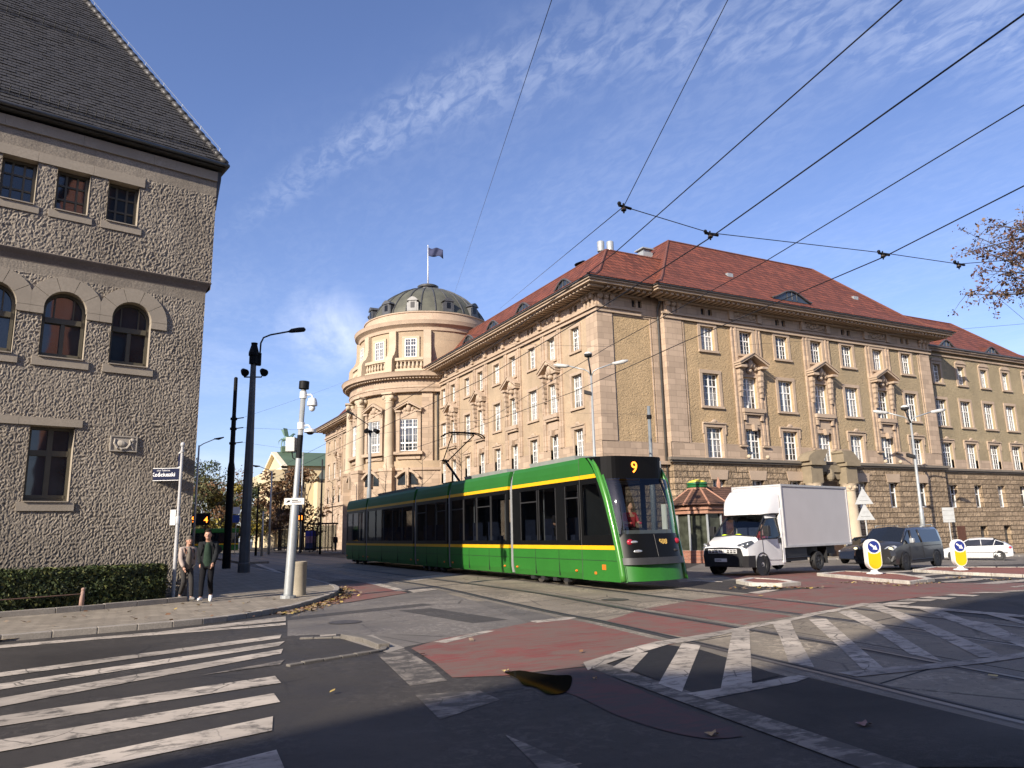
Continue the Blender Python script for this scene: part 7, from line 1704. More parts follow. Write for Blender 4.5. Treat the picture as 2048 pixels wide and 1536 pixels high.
# concrete litter bin
bn = thing('litter_bin', 'round weathered concrete litter bin standing beside the camera pole', 'litter bin', (4.42, 21.2, .1))
m = MB(); m.lathe([(.205, .1), (.205, .9), (.215, .92), (.215, .98), (.185, .985), (.175, .92), (.17, .5), (.05, .45)], 28, (4.42, 21.2, 0)); m.build('body', CONCRETE, bn, smooth=True, auto=35)
# street name post
sp = thing('street_sign', 'street name post with a dark blue plate reading Kościuszki', 'street sign', (1.37, 22.0, .1))
b = Vector((1.37, 22.0, .1)); m = MB(); m.tube([b, b+Vector((0, 0, 2.0))], .05, 10); m.tube([b+Vector((0, 0, 2.0)), b+Vector((0, 0, 4.0))], .04, 10); m.lathe([(.065, 1.95), (.065, 2.12), (.05, 2.15)], 10, (b.x, b.y, .1)); m.ball(b+Vector((0, 0, 4.06)), .06, .06, .08, 10, 6); m.lathe([(.06, 3.96), (.06, 4.0)], 10, (b.x, b.y, 0)); m.build('post', M('white_and_grey_post', (.42, .42, .42), .4, .15, 2), sp, smooth=True, auto=40)
sv = Vector((.886, -.463, 0)); sn = Vector((-.463, -.886, 0)); NAVY = M('dark_blue_sign_face', (.012, .016, .045), .75, .1, 4, spec=.15)
TB_ = lambda a, q, z: b+sv*a+sn*q+Vector((0, 0, z))
m = MB(); m.box(-.90, -.045, -.012, .012, 3.12, 3.42, T=TB_); pl = m.build('name_plate', NAVY, sp)
m = MB(); 
for a0, a1, z0, z1 in ((-.92, -.905, 3.10, 3.44), (-.905, -.045, 3.425, 3.44), (-.905, -.045, 3.10, 3.115)): m.box(a0, a1, -.015, .015, z0, z1, T=TB_)
m.build('plate_edge', WHITE_PLASTIC, pl)
ra = math.atan2(sv.y, sv.x); tw_ = M('white_sign_lettering', (.72, .72, .72), .5, .03, 4)
text('street_name', 'Kościuszki', .148, tw_, TB_(-.47, .014, 3.26), (PI/2, 0, ra), pl, .002, font_bold=.003); text('small_lettering', 'ulica Tadeusza', .062, tw_, TB_(-.47, .014, 3.375), (PI/2, 0, ra), pl, .002)
m = MB(); m.box(-.80, -.10, .012, .0135, 3.15, 3.165, T=TB_); m.build('underline', NAVY, pl)
m = MB(); m.box(-.10, -.045, -.35, .35, 3.50, 3.85, T=lambda a, q, z: b+Vector((.25, -.97, 0))*(a)+Vector((.1, -.99, 0))*(q-.38)*.55+Vector((0, 0, z))); p2 = m.build('second_plate', NAVY, sp)
m = MB(); m.box(-.13, -.015, -.37, .37, 3.86, 3.89, T=lambda a, q, z: b+Vector((.25, -.97, 0))*(a)+Vector((.1, -.99, 0))*(q-.38)*.55+Vector((0, 0, z))); m.box(-.13, -.015, -.37, .37, 3.46, 3.49, T=lambda a, q, z: b+Vector((.25, -.97, 0))*(a)+Vector((.1, -.99, 0))*(q-.38)*.55+Vector((0, 0, z))); m.build('plate_edge', WHITE_PLASTIC, p2)
nb = thing('notice_board', 'narrow white notice panel strapped to the street name post', 'notice', (1.25, 21.95, 1.95)); m = MB(); m.box(-.19, -.05, .03, .05, 1.92, 2.32, T=TB_); m.build('panel', WHITE_PLASTIC, nb)
# three-armed lamps
def triple(label, base, fork_z, lean, k, glob, grp):
    t = thing('street_lamp', label, 'street lamp', base, 0, grp); b = Vector(base); f = Vector((base[0]+lean.x, base[1]+lean.y, fork_z)); d = Vector((.80, -.60, 0)) if k < 1.2 else Vector((.886, -.463, 0))
    m = MB(); m.tube([b, b.lerp(f, .35), b.lerp(f, .36), f], [.11*k, .10*k, .075*k, .045*k], 10); m.build('pole', GALV, t, smooth=True)
    for sg in (-1, 1):
        m = MB(); e = f+d*(sg*1.05*k)+Vector((0, 0, .52*k)); m.tube([f-Vector((0, 0, .05)), f+d*(sg*.12*k)+Vector((0, 0, .2*k)), f+d*(sg*.3*k)+Vector((0, 0, .3*k)), e], .032*k, 7); m.build('arm', GALV, t, smooth=True)
        m = MB(); m.tube([e-d*(sg*.05), e+d*(sg*.12*k), e+d*(sg*.45*k)+Vector((0, 0, .05*k)), e+d*(sg*.68*k)+Vector((0, 0, .10*k))], [.05*k, .085*k, .10*k, .04*k], 9); m.build('lamp_head', M('silver_lamp_housing', (.45, .45, .43), .4, .1, 4), t, smooth=True)
    m = MB(); g = f+Vector((glob.x, glob.y, glob.z)); m.tube([f, g], .04*k, 7); m.lathe([(.05*k, 0), (.17*k, .05*k), (.19*k, .16*k)], 12, g); m.build('globe_bracket', DARKMETAL, t, smooth=True)
    m = MB(); m.ball(g+Vector((0, 0, .17*k)), .19*k, .19*k, .11*k, 12, 7); m.build('globe', LAMP_GLASS, t, smooth=True)
    m = MB(); q = b.lerp(f, .90 if k < 1.2 else .74); m.box(-.35*k, -.02, -.1*k, .1*k, -.06*k, .10*k, T=lambda a, c_, z: q+d*a+Vector((d.y, -d.x, 0))*c_+Vector((0, 0, z+a*-.3))); m.build('sensor', DARKMETAL, t)
    return t
triple('three armed lamp post rising behind the front of the tram', (19.0, 28.4, zg(19)), 8.70, Vector((-.05, -.1)), 1.0, Vector((-.12, 0, .85)), 'three armed street lamps')
triple('three armed lamp post standing in front of the stone building behind the minivan', (55.0, 37.4, zg(55)), 9.4, Vector((-.35, -.35)), 1.65, Vector((-.5, 0, .95)), 'three armed street lamps')
def mast(label, base, top, r0_, r1_, mat=DARKMETAL, name='mast', grp='tramway masts'):
    t = thing(name, label, 'mast', base, 0, grp); b = Vector(base); m = MB(); m.tube([b, b.lerp(Vector(top), .5), b.lerp(Vector(top), .51), Vector(top)], [r0_, r0_*.92, r1_*1.15, r1_], 12); m.build('pole', mat, t, smooth=True)
    m = MB(); q = b.lerp(Vector(top), .93); m.lathe([(r1_*1.6, -.1), (r1_*1.6, .1)], 10, q); m.build('clamp', BLACKMETAL, t); return t
mast('plain grey mast rising between the tram roof and the corner of the stone building', (25.2, 32.3, zg(25)), (24.8, 31.65, 8.15), .16, .085, M('blue_grey_mast', (.16, .18, .19), .5, .1, 3))
tm = mast('grey mast with lamps standing in front of the domed tower', (17.9, 59.9, 0), (17.37, 58.0, 10.6), .21, .12, M('silver_grey_mast', (.22, .24, .25), .5, .1, 3))
m = MB(); m.tube([(17.4, 58.1, 10.3), (16.6, 58.4, 10.9), (15.95, 58.55, 11.35)], .04, 6); m.tube([(16.2, 58.5, 11.2), (15.6, 58.65, 11.55)], [.06, .14], 8); m.build('lamp_arm', DARKMETAL, tm)
m = MB()
for dx in (-.3, .3): m.tube([(17.4+dx, 58, 10.0), (17.4+dx*1.6, 57.6, 9.8)], [.14, .2], 10)
m.build('floodlight', BLACKMETAL, tm)
# keep-right bollards on the islands
def arrow_bollard(label, base, k):
    f = (Vector((0, 0, 0))-Vector(base)); f.z = 0; f.normalize(); a = Vector((-f.y, f.x, 0)); rz = math.atan2(a.y, a.x)   # a: to the right as seen from the front
    f = Vector((-.42, -.91, 0)); a = Vector((.91, -.42, 0))
    t = thing('traffic_bollard', label, 'bollard', base, 0, 'keep right bollards on the traffic islands'); b = Vector(base)
    T = lambda x, y, z: b+a*(x*k)+f*(y*k)+Vector((0, 0, z*k))
    out = [(.255*math.cos(q), .89+.255*math.sin(q)) for q in [PI*i/12 for i in range(13)]]+[(-.255+.02*0, .40)]+[(.255*math.cos(q), .38+.255*math.sin(q)) for q in [PI+PI*i/12 for i in range(1, 12)]]+[(.255, .40)]
    m = MB(); d = f*(.24*k); m.prism([T(x, -.12, z) for x, z in out], d); body = m.build('body', M('white_bollard_plastic', (.74, .73, .68), .35, .05, 4), t, bevel=.02)
    out2 = [(.222*math.cos(q), .38+.222*math.sin(q)) for q in [PI+PI*i/12 for i in range(13)]]+[(.222, .74), (.12, .675), (0, .655), (-.12, .675), (-.222, .74)]
    m = MB(); m.prism([T(x, .121, z) for x, z in out2], f*.004); m.build('yellow_panel', M('bollard_yellow', (.80, .42, .008), .35, .05, 4), t)
    m = MB(); m.prism([T(.20*math.cos(q), .121, .89+.20*math.sin(q)) for q in [2*PI*i/24 for i in range(24)]], f*.004); dsc = m.build('blue_disc', M('sign_blue', (.02, .035, .20), .35, .05, 4), t)
    m = MB(); c, s_ = math.cos(R(-38)), math.sin(R(-38)); ro = lambda x, z: T(x*c-z*s_, .126, .89+x*s_+z*c)
    m.prism([ro(x, z) for x, z in ((-.15, -.03), (.02, -.03), (.02, -.09), (.16, 0), (.02, .09), (.02, .03), (-.15, .03))], f*.003); m.build('arrow', WHITE_PLASTIC, dsc)
    m = MB(); m.lathe([(.26*k, 0), (.25*k, .03*k), (.13*k, .06*k), (.10*k, .12*k)], 20, b); m.build('foot', WHITE_PLASTIC, t, smooth=True, auto=40)
q = G(1750, 1153); arrow_bollard('yellow and white keep right bollard on the nearer island, in front of the minivan', (q[0], q[1], zg(q[0])+.10), 1.06)
q = G(1922, 1144.5); arrow_bollard('yellow and white keep right bollard on the farther island, in front of the white hatchback', (q[0], q[1], zg(q[0])+.10), 1.06)
# sign backs by the stone building
SB = M('grey_sign_back', (.40, .41, .40), .45, .08, 5)
t = thing('warning_sign', 'pair of triangular signs one above the other on a post, seen from behind', 'sign', (44.4, 34.2, zg(44.4))); b = Vector((44.4, 34.2, 0)); a = Vector((.83, -.56, 0)); f = Vector((-.56, -.83, 0))
m = MB(); m.tube([b+Vector((0, 0, -.7)), b+Vector((0, 0, 4.15))], .045, 8); m.build('post', SB, t)
for z in (3.0, 1.95):
    m = MB(); m.prism([b+a*x+f*.05+Vector((0, 0, z+zz)) for x, zz in ((-.6, 0), (.6, 0), (.06, 1.0), (-.06, 1.0))], f*.02); tr = m.build('sign_plate', SB, t); m = MB()
    for zz in (.25, .55): m.tube([b+a*(-.4*(1-zz))+f*.08+Vector((0, 0, z+zz)), b+a*(.4*(1-zz))+f*.08+Vector((0, 0, z+zz))], .02, 5)
    m.build('sign_rail', SB, tr)
t = thing('board_sign', 'rectangular sign on a thin post seen from behind, above the white hatchback', 'sign', (47.5, 30.45, zg(47.5))); b = Vector((47.5, 30.45, 0))
m = MB(); m.tube([b+Vector((0, 0, -.75)), b+Vector((0, 0, 2.6))], .035, 8); m.build('post', SB, t)
m = MB(); m.box(-.36, .36, .04, .06, 1.68, 2.62, T=lambda x, y, z: b+a*x+f*y+Vector((0, 0, z))); pn_ = m.build('sign_plate', SB, t)
m = MB()
for z in (1.85, 2.15, 2.45): m.tube([b+a*-.33+f*.07+Vector((0, 0, z)), b+a*.33+f*.07+Vector((0, 0, z))], .015, 5)
m.build('sign_rail', SB, pn_)
for k, (x, y) in enumerate(((55.5, 38.9), (62.3, 39.2))):
    t = thing('concrete_block', 'white stone block by the wall ' + ('left of the hatchback bonnet' if k == 0 else 'right of the hatchback tail'), 'block', (x, y, zg(x)+.1)); m = MB(); m.box(x-.7, x+.7, y-.2, y+.2, zg(x)+.1, zg(x)+1.0); m.box(x-.75, x+.75, y-.25, y+.25, zg(x)+1.001, zg(x)+1.1); m.build('body', KERB_WHITE, t, bevel=.03)

# ---------------------------------------------------------------- overhead wires
WIRE = M('black_contact_wire', (.012, .012, .014), .4, .1, 3)
def wire(label, pts, r=.011, grp=None, sag=0.0, name='overhead_wire'):
    m = MB(); P = [Vector(p) for p in pts]; out = []
    for a_, b_ in zip(P, P[1:]):
        for k in range(6): t = k/6; p = a_.lerp(b_, t); p.z -= sag*4*t*(1-t)*(b_-a_).length*.01; out.append(p)
    out.append(P[-1]); m.tube(out, r, 5); o = m.build(name, WIRE, smooth=True); tag(o, label, 'wire', grp); return o
CW = 'tramway overhead wires'
N1, N2, N3, N4 = (Vector((6.13, 8.13, 6.2)), Vector((7.99, 8.39, 6.2)), Vector((11.36, 7.82, 6.2)), Vector((13.1, 7.58, 6.2)))
wire('thick contact wire passing under the second insulator from the left', [(6.0, -4, 6.2), (7.06, 3.17, 6.2), N2-Vector((0, 0, .06)), (8.63, 12.4, 6.2), (9.45, 20, 6.2), (10.0, 40, 6.2), (11.5, 125, 6.2)], .0105, CW)
wire('thick contact wire passing under the third insulator, reaching the tram pantograph', [(9.7, -5, 6.2), (10.84, 5.23, 6.2), N3-Vector((0, 0, .06)), (12.2, 14.15, 6.2), (13.15, 20.6, 6.2), (13.5, 30.7, 6.14), (13.8, 45, 6.2), (15.1, 125, 6.2)], .0105, CW)
wire('carrying wire crossing the sky between the first and second insulators', [(5.9, -2, 7.0), (6.88, 4.17, 7.0), (8.29, 11.3, 7.0), (9.6, 21, 7.0), (10.4, 42, 7.0), (12, 125, 7.2)], .0095, CW)
wire('carrying wire crossing the sky between the second and third insulators', [(9.0, -1, 7.0), (10.19, 4.76, 7.0), (11.46, 10.56, 7.0), (12.57, 17.8, 7.0), (15.5, 32.2, 7.05), (17.4, 58.2, 9.6)], .0095, CW)
wire('span wire linking the four insulators across the tracks', [N1, N2+Vector((0, 0, .02)), N3+Vector((0, 0, .02)), N4], .007, CW)
wire('span wire running right from the fourth insulator into the bare branches', [N4, (17.5, 7.3, 7.0), (30, 7, 9)], .007, CW)
wire('steep span wire rising from the first insulator to the top edge of the sky', [N1, (6.2, 5.9, 8.0), (6.32, 2.0, 11.3)], .006, CW)
e1 = ray(1000, 617)*((27.3)/ray(1000, 617).x); wire('span wire slanting from the first insulator down to the eaves of the long front', [N1, Vector((e1.x, e1.y, H+e1.z))], .007, CW)
e2 = ray(908, 590)*(29.0/ray(908, 590).x); wire('thin wire dropping from the top of the sky to the roof beside the dome', [(4.3, 5.6, 9.9), (4.9, 7.9, 9.0), Vector((e2.x, e2.y, H+e2.z))], .006, CW)
def tw_end(px, py): return along(px, py, 70)
for lab, p, q_ in (('upper thin wire from the black mast to the main cornice of the round tower', (5.6, 42.75, 8.16), along(706, 757, 70.5)), ('middle thin wire from the black mast to the tower lamp mast', (5.6, 42.75, 7.6), Vector((17.4, 58.0, 9.9))), ('lower thin wire from the black mast to the far wing', (5.6, 42.75, 6.8), along(655, 902, 100)),
                   ('thin wire across the long front above the second floor windows', along(880, 679, 70), along(1225, 693, 28)), ('thin wire across the long front above the tram roof', along(870, 816, 66), Vector((24.8, 31.7, 7.7))), ('thin wire along the upper right stone front to the right edge of the sky', along(1490, 690, 45), along(2080, 645, 40)), ('short wire slanting down right below the bare branches', along(1990, 590, 24), along(2110, 690, 26))):
    wire(lab, [p, q_], .006 if 'thin wire along' not in lab else .008, CW, .25)
for i, (nn2, lab) in enumerate(((N1, 'first'), (N2, 'second'), (N3, 'third'), (N4, 'fourth'))):
    t = thing('insulator', 'dark line hanger with insulator on the span wire, %s from the left' % lab, 'insulator', tuple(nn2), 0, 'insulators on the span wire'); m = MB(); d = Vector((.96, -.1, -.03)) if i else Vector((.9, .1, 0))
    m.tube([nn2-d*.10, nn2+d*.16], .02, 6); m.ball(nn2+Vector((0, 0, -.02)), .035, .035, .03, 8, 5); m.ball(nn2+Vector((0, 0, -.055)), .042, .042, .02, 8, 5); m.ball(nn2-d*.09+Vector((0, 0, .03)), .03, .03, .03, 8, 5); m.tube([nn2+Vector((0, 0, .05)), nn2-Vector((0, 0, .10))], .013, 6); m.build('body', BLACKMETAL, t)
    m = MB(); m.ball(nn2+Vector((0, 0, -.037)), .036, .036, .012, 8, 5); m.build('porcelain', M('brown_porcelain', (.10, .06, .04), .3, .1, 6), t)
# ---------------------------------------------------------------- kiosk
kx, ky = 30.9, 35.2; kz = zg(kx)
ks = thing('kiosk', 'small brick kiosk with a tiled pointed roof and a yellow and green cap', 'kiosk', (kx, ky, kz))
def hexa(r, z, n=8, c=(kx, ky)): return [(c[0]+r*math.cos(PI/n+2*PI*i/n), c[1]+r*math.sin(PI/n+2*PI*i/n), z) for i in range(n)]
KB = brickm('orange_red_brick', (.26, .09, .05)); KR = tiles('brown_kiosk_tiles', (.13, .065, .042), .18, .13); KT = M('orange_terracotta_moulding', (.33, .17, .11), .7, .12, 4)
m = MB(); m.prism(hexa(1.45, kz), (0, 0, .75)); m.build('brick_plinth', KB, ks)
m = MB(); m.prism(hexa(1.28, kz+.751), (0, 0, 2.1)); gl_ = m.build('glass_wall', M('kiosk_window_display', (.05, .055, .04), .1, .5, 2.2), ks)
m = MB()
for p in hexa(1.36, kz): m.tube([p[:2]+(kz+.75,), p[:2]+(kz+2.9,)], .07, 6)
m.build('metal_post', GALV, ks)
m = MB(); m.prism(hexa(1.55, kz+2.85), (0, 0, .22)); m.prism(hexa(1.68, kz+3.08), (0, 0, .14)); m.prism(hexa(1.60, kz+3.23), (0, 0, .12)); m.build('cornice', KT, ks)
m = MB(); h0, h1 = hexa(1.95, kz+3.36), hexa(.55, kz+4.35)
for i in range(8): j = (i+1) % 8; m.quad(h0[i], h0[j], h1[j], h1[i])
m.poly(h0[::-1]); rf = m.build('roof', KR, ks); m = MB()
for a_, b_ in zip(h0, h1): m.tube([a_, b_], .06, 6)
m.build('hip_tiles', KT, rf)
m = MB(); m.lathe([(.58, kz+4.3), (.58, kz+4.42)], 20, (kx, ky, 0)); m.build('cap_base', KT, rf)
m = MB(); m.lathe([(.62, kz+4.42), (.64, kz+4.5), (.58, kz+4.55), (.64, kz+4.62), (.60, kz+4.72)], 20, (kx, ky, 0)); m.build('green_ring', M('green_enamel', (.02, .12, .04), .3, .1, 4), rf, smooth=True, auto=30)
m = MB(); m.lathe([(.58, kz+4.72), (.45, kz+4.82), (.1, kz+4.92)], 20, (kx, ky, 0)); m.build('yellow_cap', M('yellow_enamel', (.70, .60, .08), .3, .1, 4), rf, smooth=True)
m = MB(); m.box(kx+.6, kx+4.4, ky-1.0, ky+1.4, kz, kz+3.0); m.build('brick_wing', KB, ks)
m = MB()
for a0, a1 in ((1.7, 2.5), (2.9, 3.7)): m.box(kx+a0, kx+a1, ky-1.02, ky-.98, kz+1.0, kz+2.5)
m.build('window', GLASS, ks)
m = MB(); z0 = kz+3.0; q0, q1 = kx+.9, kx+4.7
m.poly([(q0, ky-1.35, z0), (q1, ky-1.35, z0), (q1, ky+.2, z0+1.5), (q0, ky+.2, z0+1.5)]); m.poly([(q0, ky+1.7, z0), (q1, ky+1.7, z0), (q1, ky+.2, z0+1.5), (q0, ky+.2, z0+1.5)]); m.poly([(q0, ky-1.35, z0), (q0, ky+.2, z0+1.5), (q0, ky+1.7, z0)]); m.poly([(q1, ky-1.35, z0), (q1, ky+.2, z0+1.5), (q1, ky+1.7, z0)]); m.build('wing_roof', KR, ks)
m = MB(); m.lathe([(.12, z0+1.4), (.14, z0+1.7), (.02, z0+2.1)], 8, (q0+1.0, ky+.2, 0)); m.build('finial', KT, ks)

# ---------------------------------------------------------------- plants
def leafmat(name, c, v=.5): 
    n = NT(name); p = n.pos(); n.color(n.mix(n.ramp(n.noise(p, 2.5, 3), [(.3, 0.0), (.7, 1.0)]), sh(c, 1-v), sh(c, 1+v))); n.b.inputs['Subsurface Weight'].default_value = 0; return n.set(.6, 0, .3)
def leaves(mb, rr, c, rad, n, size, mi=0, flat=1.0):
    for _ in range(n):
        while True:
            q = Vector((rr.uniform(-1, 1), rr.uniform(-1, 1), rr.uniform(-1, 1)))
            if q.length < 1: break
        p = Vector(c)+Vector((q.x*rad[0], q.y*rad[1], q.z*rad[2])); a = Vector((rr.gauss(0, 1), rr.gauss(0, 1), rr.gauss(0, 1)*flat)).normalized(); b = a.orthogonal().normalized(); b = (b*math.cos(rr.random()*6.28)+a.cross(b)*math.sin(rr.random()*6.28)); c2 = a.cross(b); s = size*rr.uniform(.6, 1.3)
        mb.quad(p-b*s*.5, p+c2*s*.32, p+b*s*.5, p-c2*s*.32, mi)
BARK = M('brown_bark', (.060, .045, .034), .9, .3, 6, .2)
def tree(label, x, y, z, h, cr, mats, seed, n=2600, size=.34, trunk=.16, low=.3, grp=None, cat='tree', blobs=18, name='tree', density=1.0):
    rr = random.Random(seed); t = thing(name, label, cat, (x, y, z), 0, grp); m = MB(); tips = []
    top = Vector((x+rr.uniform(-.3, .3), y, z+h*.75)); m.tube([(x, y, z), Vector((x, y, z)).lerp(top, .4)+Vector((rr.uniform(-.15, .15), 0, 0)), top], [trunk, trunk*.7, trunk*.25], 7)
    for k in range(blobs):
        a = rr.uniform(0, 2*PI); f = rr.uniform(low, 1.0); zz = z+h*(low+(1-low)*rr.random()*.93); e = math.sin(PI*min(1, max(.08, (zz-z-h*low*.6)/(h*(1-low*.6)))))**.6
        tip = Vector((x+cr*e*rr.uniform(.25, .95)*math.cos(a), y+cr*e*rr.uniform(.25, .95)*math.sin(a), zz)); s0 = Vector((x, y, z+(zz-z)*rr.uniform(.45, .7))); mid = s0.lerp(tip, .5)+Vector((0, 0, .12*h*rr.uniform(0, .5)))
        m.tube([s0, mid, tip], [trunk*.35, trunk*.2, trunk*.06], 5); tips.append(tip)
        for _ in range(3): m.tube([mid, mid.lerp(tip, .7)+Vector((rr.uniform(-1, 1), rr.uniform(-1, 1), rr.uniform(-.3, 1)))*cr*.28], [trunk*.12, trunk*.03], 4)
    m.build('trunk', BARK, t)
    m = MB()
    for tip in tips:
        r = cr*rr.uniform(.22, .42); leaves(m, rr, tip, (r, r, r*.75), int(n/blobs*rr.uniform(.5, 1.5)), size, rr.randrange(len(mats)))
    m.build('crown', mats, t, merge=False)
    return t
OLIVE = leafmat('olive_autumn_leaves', (.085, .085, .032)); BROWN = leafmat('rusty_brown_leaves', (.115, .062, .028)); YEL = leafmat('yellow_green_leaves', (.20, .16, .028)); GRN = leafmat('dull_green_leaves', (.05, .065, .024)); DRY = leafmat('dry_brown_leaves', (.15, .085, .042))
bgt = [(8.6, 108, 9.5, 5.0, [OLIVE, BROWN], 'brown and olive tree far behind the left end of the green bus'), (10.2, 128, 12.0, 5.5, [OLIVE, GRN], 'dull green tree far behind the green bus, left of the yellow tree'), (12.4, 110, 8.2, 3.6, [YEL, YEL, OLIVE], 'yellow leaved tree rising behind the green bus beside the black mast'),
       (14.5, 160, 17, 7, [OLIVE, GRN], 'tall thin crowned tree showing above the others behind the black mast'), (18.6, 150, 15, 6, [OLIVE, BROWN, GRN], 'tree with olive crown between the lamp post and the cream building'), (16.5, 120, 10, 4.5, [GRN, OLIVE, YEL], 'green tree just right of the grey lamp post in the distance'), (21.5, 135, 12, 5, [BROWN, OLIVE], 'russet tree at the left corner of the cream building'), (5.5, 150, 13, 7, [OLIVE, GRN, BROWN], 'broad olive tree at the very left behind the grey building corner')]
for k, (x, y, h, cr, ms, lab) in enumerate(bgt): tree(lab, x, y, 0, h, cr, ms, 20+k, 3000, .42, .22, .22, 'trees at the end of the street')
tree('autumn tree with dry brown leaves before the cream building left of the camera pole', 17.6, 96, .1, 10.5, 3.3, [DRY, BROWN], 41, 2300, .36, .2, .25, 'autumn trees by the tram stop')
tree('autumn tree with dry brown leaves before the cream building right of the camera pole', 20.2, 95, .1, 10.8, 3.4, [DRY, BROWN, DRY], 42, 2300, .36, .2, .22, 'autumn trees by the tram stop')
def bare(label, x, y, h, seed, grp='bare saplings along the stone front', spread=.33):
    rr = random.Random(seed); t = thing('sapling', label, 'tree', (x, y, .1), 0, grp); m = MB(); w_ = MB()
    top = Vector((x+rr.uniform(-.2, .2), y, .1+h)); b = Vector((x, y, .1)); m.tube([b, b.lerp(top, .5)+Vector((rr.uniform(-.08, .08), 0, 0)), top], [.07, .045, .012], 6)
    for k in range(15):
        f = rr.uniform(.3, .92); s0 = b.lerp(top, f); a = rr.uniform(0, 2*PI); L = h*spread*(1.1-f*.7)*rr.uniform(.6, 1.2); e = s0+Vector((math.cos(a)*L*.75, math.sin(a)*L*.75, L*rr.uniform(.35, .8))); mid = s0.lerp(e, .5)+Vector((0, 0, -.05*L))
        w_.tube([s0, mid, e], [.022, .014, .006], 4)
        for _ in range(3): p = mid.lerp(e, rr.random()); w_.tube([p, p+Vector((rr.uniform(-1, 1), rr.uniform(-1, 1), rr.uniform(0, 1)))*L*.35], [.009, .004], 3)
    m.build('trunk', BARK, t); w_.build('branches', BARK, t, merge=False)
for k, (px, Z, h, lab) in enumerate(((664, 84, 8.2, 'bare sapling by the far wing, nearest the end of the tram'), (712, 76, 8.0, 'bare sapling before the tower columns, left of the tall mast'), (768, 70, 8.8, 'bare sapling between the two left tower windows'), (845, 66, 9.0, 'bare sapling before the right tower window'), (812, 72, 7.6, 'thin bare sapling between the tower window and its right neighbour'), (925, 62, 9.4, 'bare sapling behind the tram pantograph'))):
    d = ray(px, 1080); q = Vector((d.x*Z, d.y*Z, 0)); bare(lab, q.x, q.y, h, 60+k)
# branch of an autumn tree reaching in from the right
rr = random.Random(9); tx, ty = 27.5, 8.0; bt = thing('overhanging_tree', 'autumn tree whose twigs with reddish leaves reach in at the right edge', 'tree', (tx, ty, zg(tx))); m = MB(); L = MB(); tw = MB(); base = Vector((tx, ty, zg(tx))); crown = base+Vector((0, 0, 6.5))
m.tube([base, base+Vector((-.1, 0, 3)), crown, crown+Vector((.3, .2, 4))], [.32, .26, .2, .08], 10)
tg = [along(px, py, Z) for px, py, Z in ((1945, 470, 21), (1935, 505, 22), (1990, 450, 21.5), (2040, 455, 22), (1960, 540, 21), (2020, 520, 22), (1930, 590, 21), (1985, 585, 22), (2040, 575, 21), (2060, 500, 22), (2070, 440, 22), (2005, 480, 22.5), (1975, 505, 21))]+[crown+Vector((rr.uniform(-1, 3), rr.uniform(-4, 4), rr.uniform(0, 4))) for _ in range(14)]
hubs = [along(2140, 470, 21.5), along(2150, 520, 21.5), along(2140, 580, 21.0)]
for hb in hubs: m.tube([crown-Vector((0, 0, .5)), crown.lerp(hb, .5)+Vector((0, 0, .3)), hb], [.16, .11, .06], 7)
for i, g_ in enumerate(tg):
    hb = min(hubs, key=lambda q: (q-g_).length) if i < 13 else crown; mid = hb.lerp(g_, .5)+Vector((0, 0, rr.uniform(-.1, .25))); m.tube([hb, hb.lerp(mid, .5)+Vector((0, 0, .08)), mid, g_], [.05, .035, .022, .007], 6)
    for _ in range(22):
        p = hb.lerp(g_, rr.uniform(.45, 1.02)); q = p+Vector((rr.gauss(0, .22), rr.gauss(0, .3), rr.gauss(.05, .22))); tw.tube([p, p.lerp(q, .5)+Vector((0, 0, .03)), q], [.008, .006, .003], 4); leaves(L, rr, q, (.16, .16, .13), 11, .085, rr.randrange(2))
m.build('trunk', BARK, bt, smooth=True); tw.build('twigs', BARK, bt, merge=False); L.build('crown', [leafmat('dusty_red_brown_leaves', (.10, .05, .036)), leafmat('pale_dry_leaves', (.15, .10, .07))], bt, merge=False)
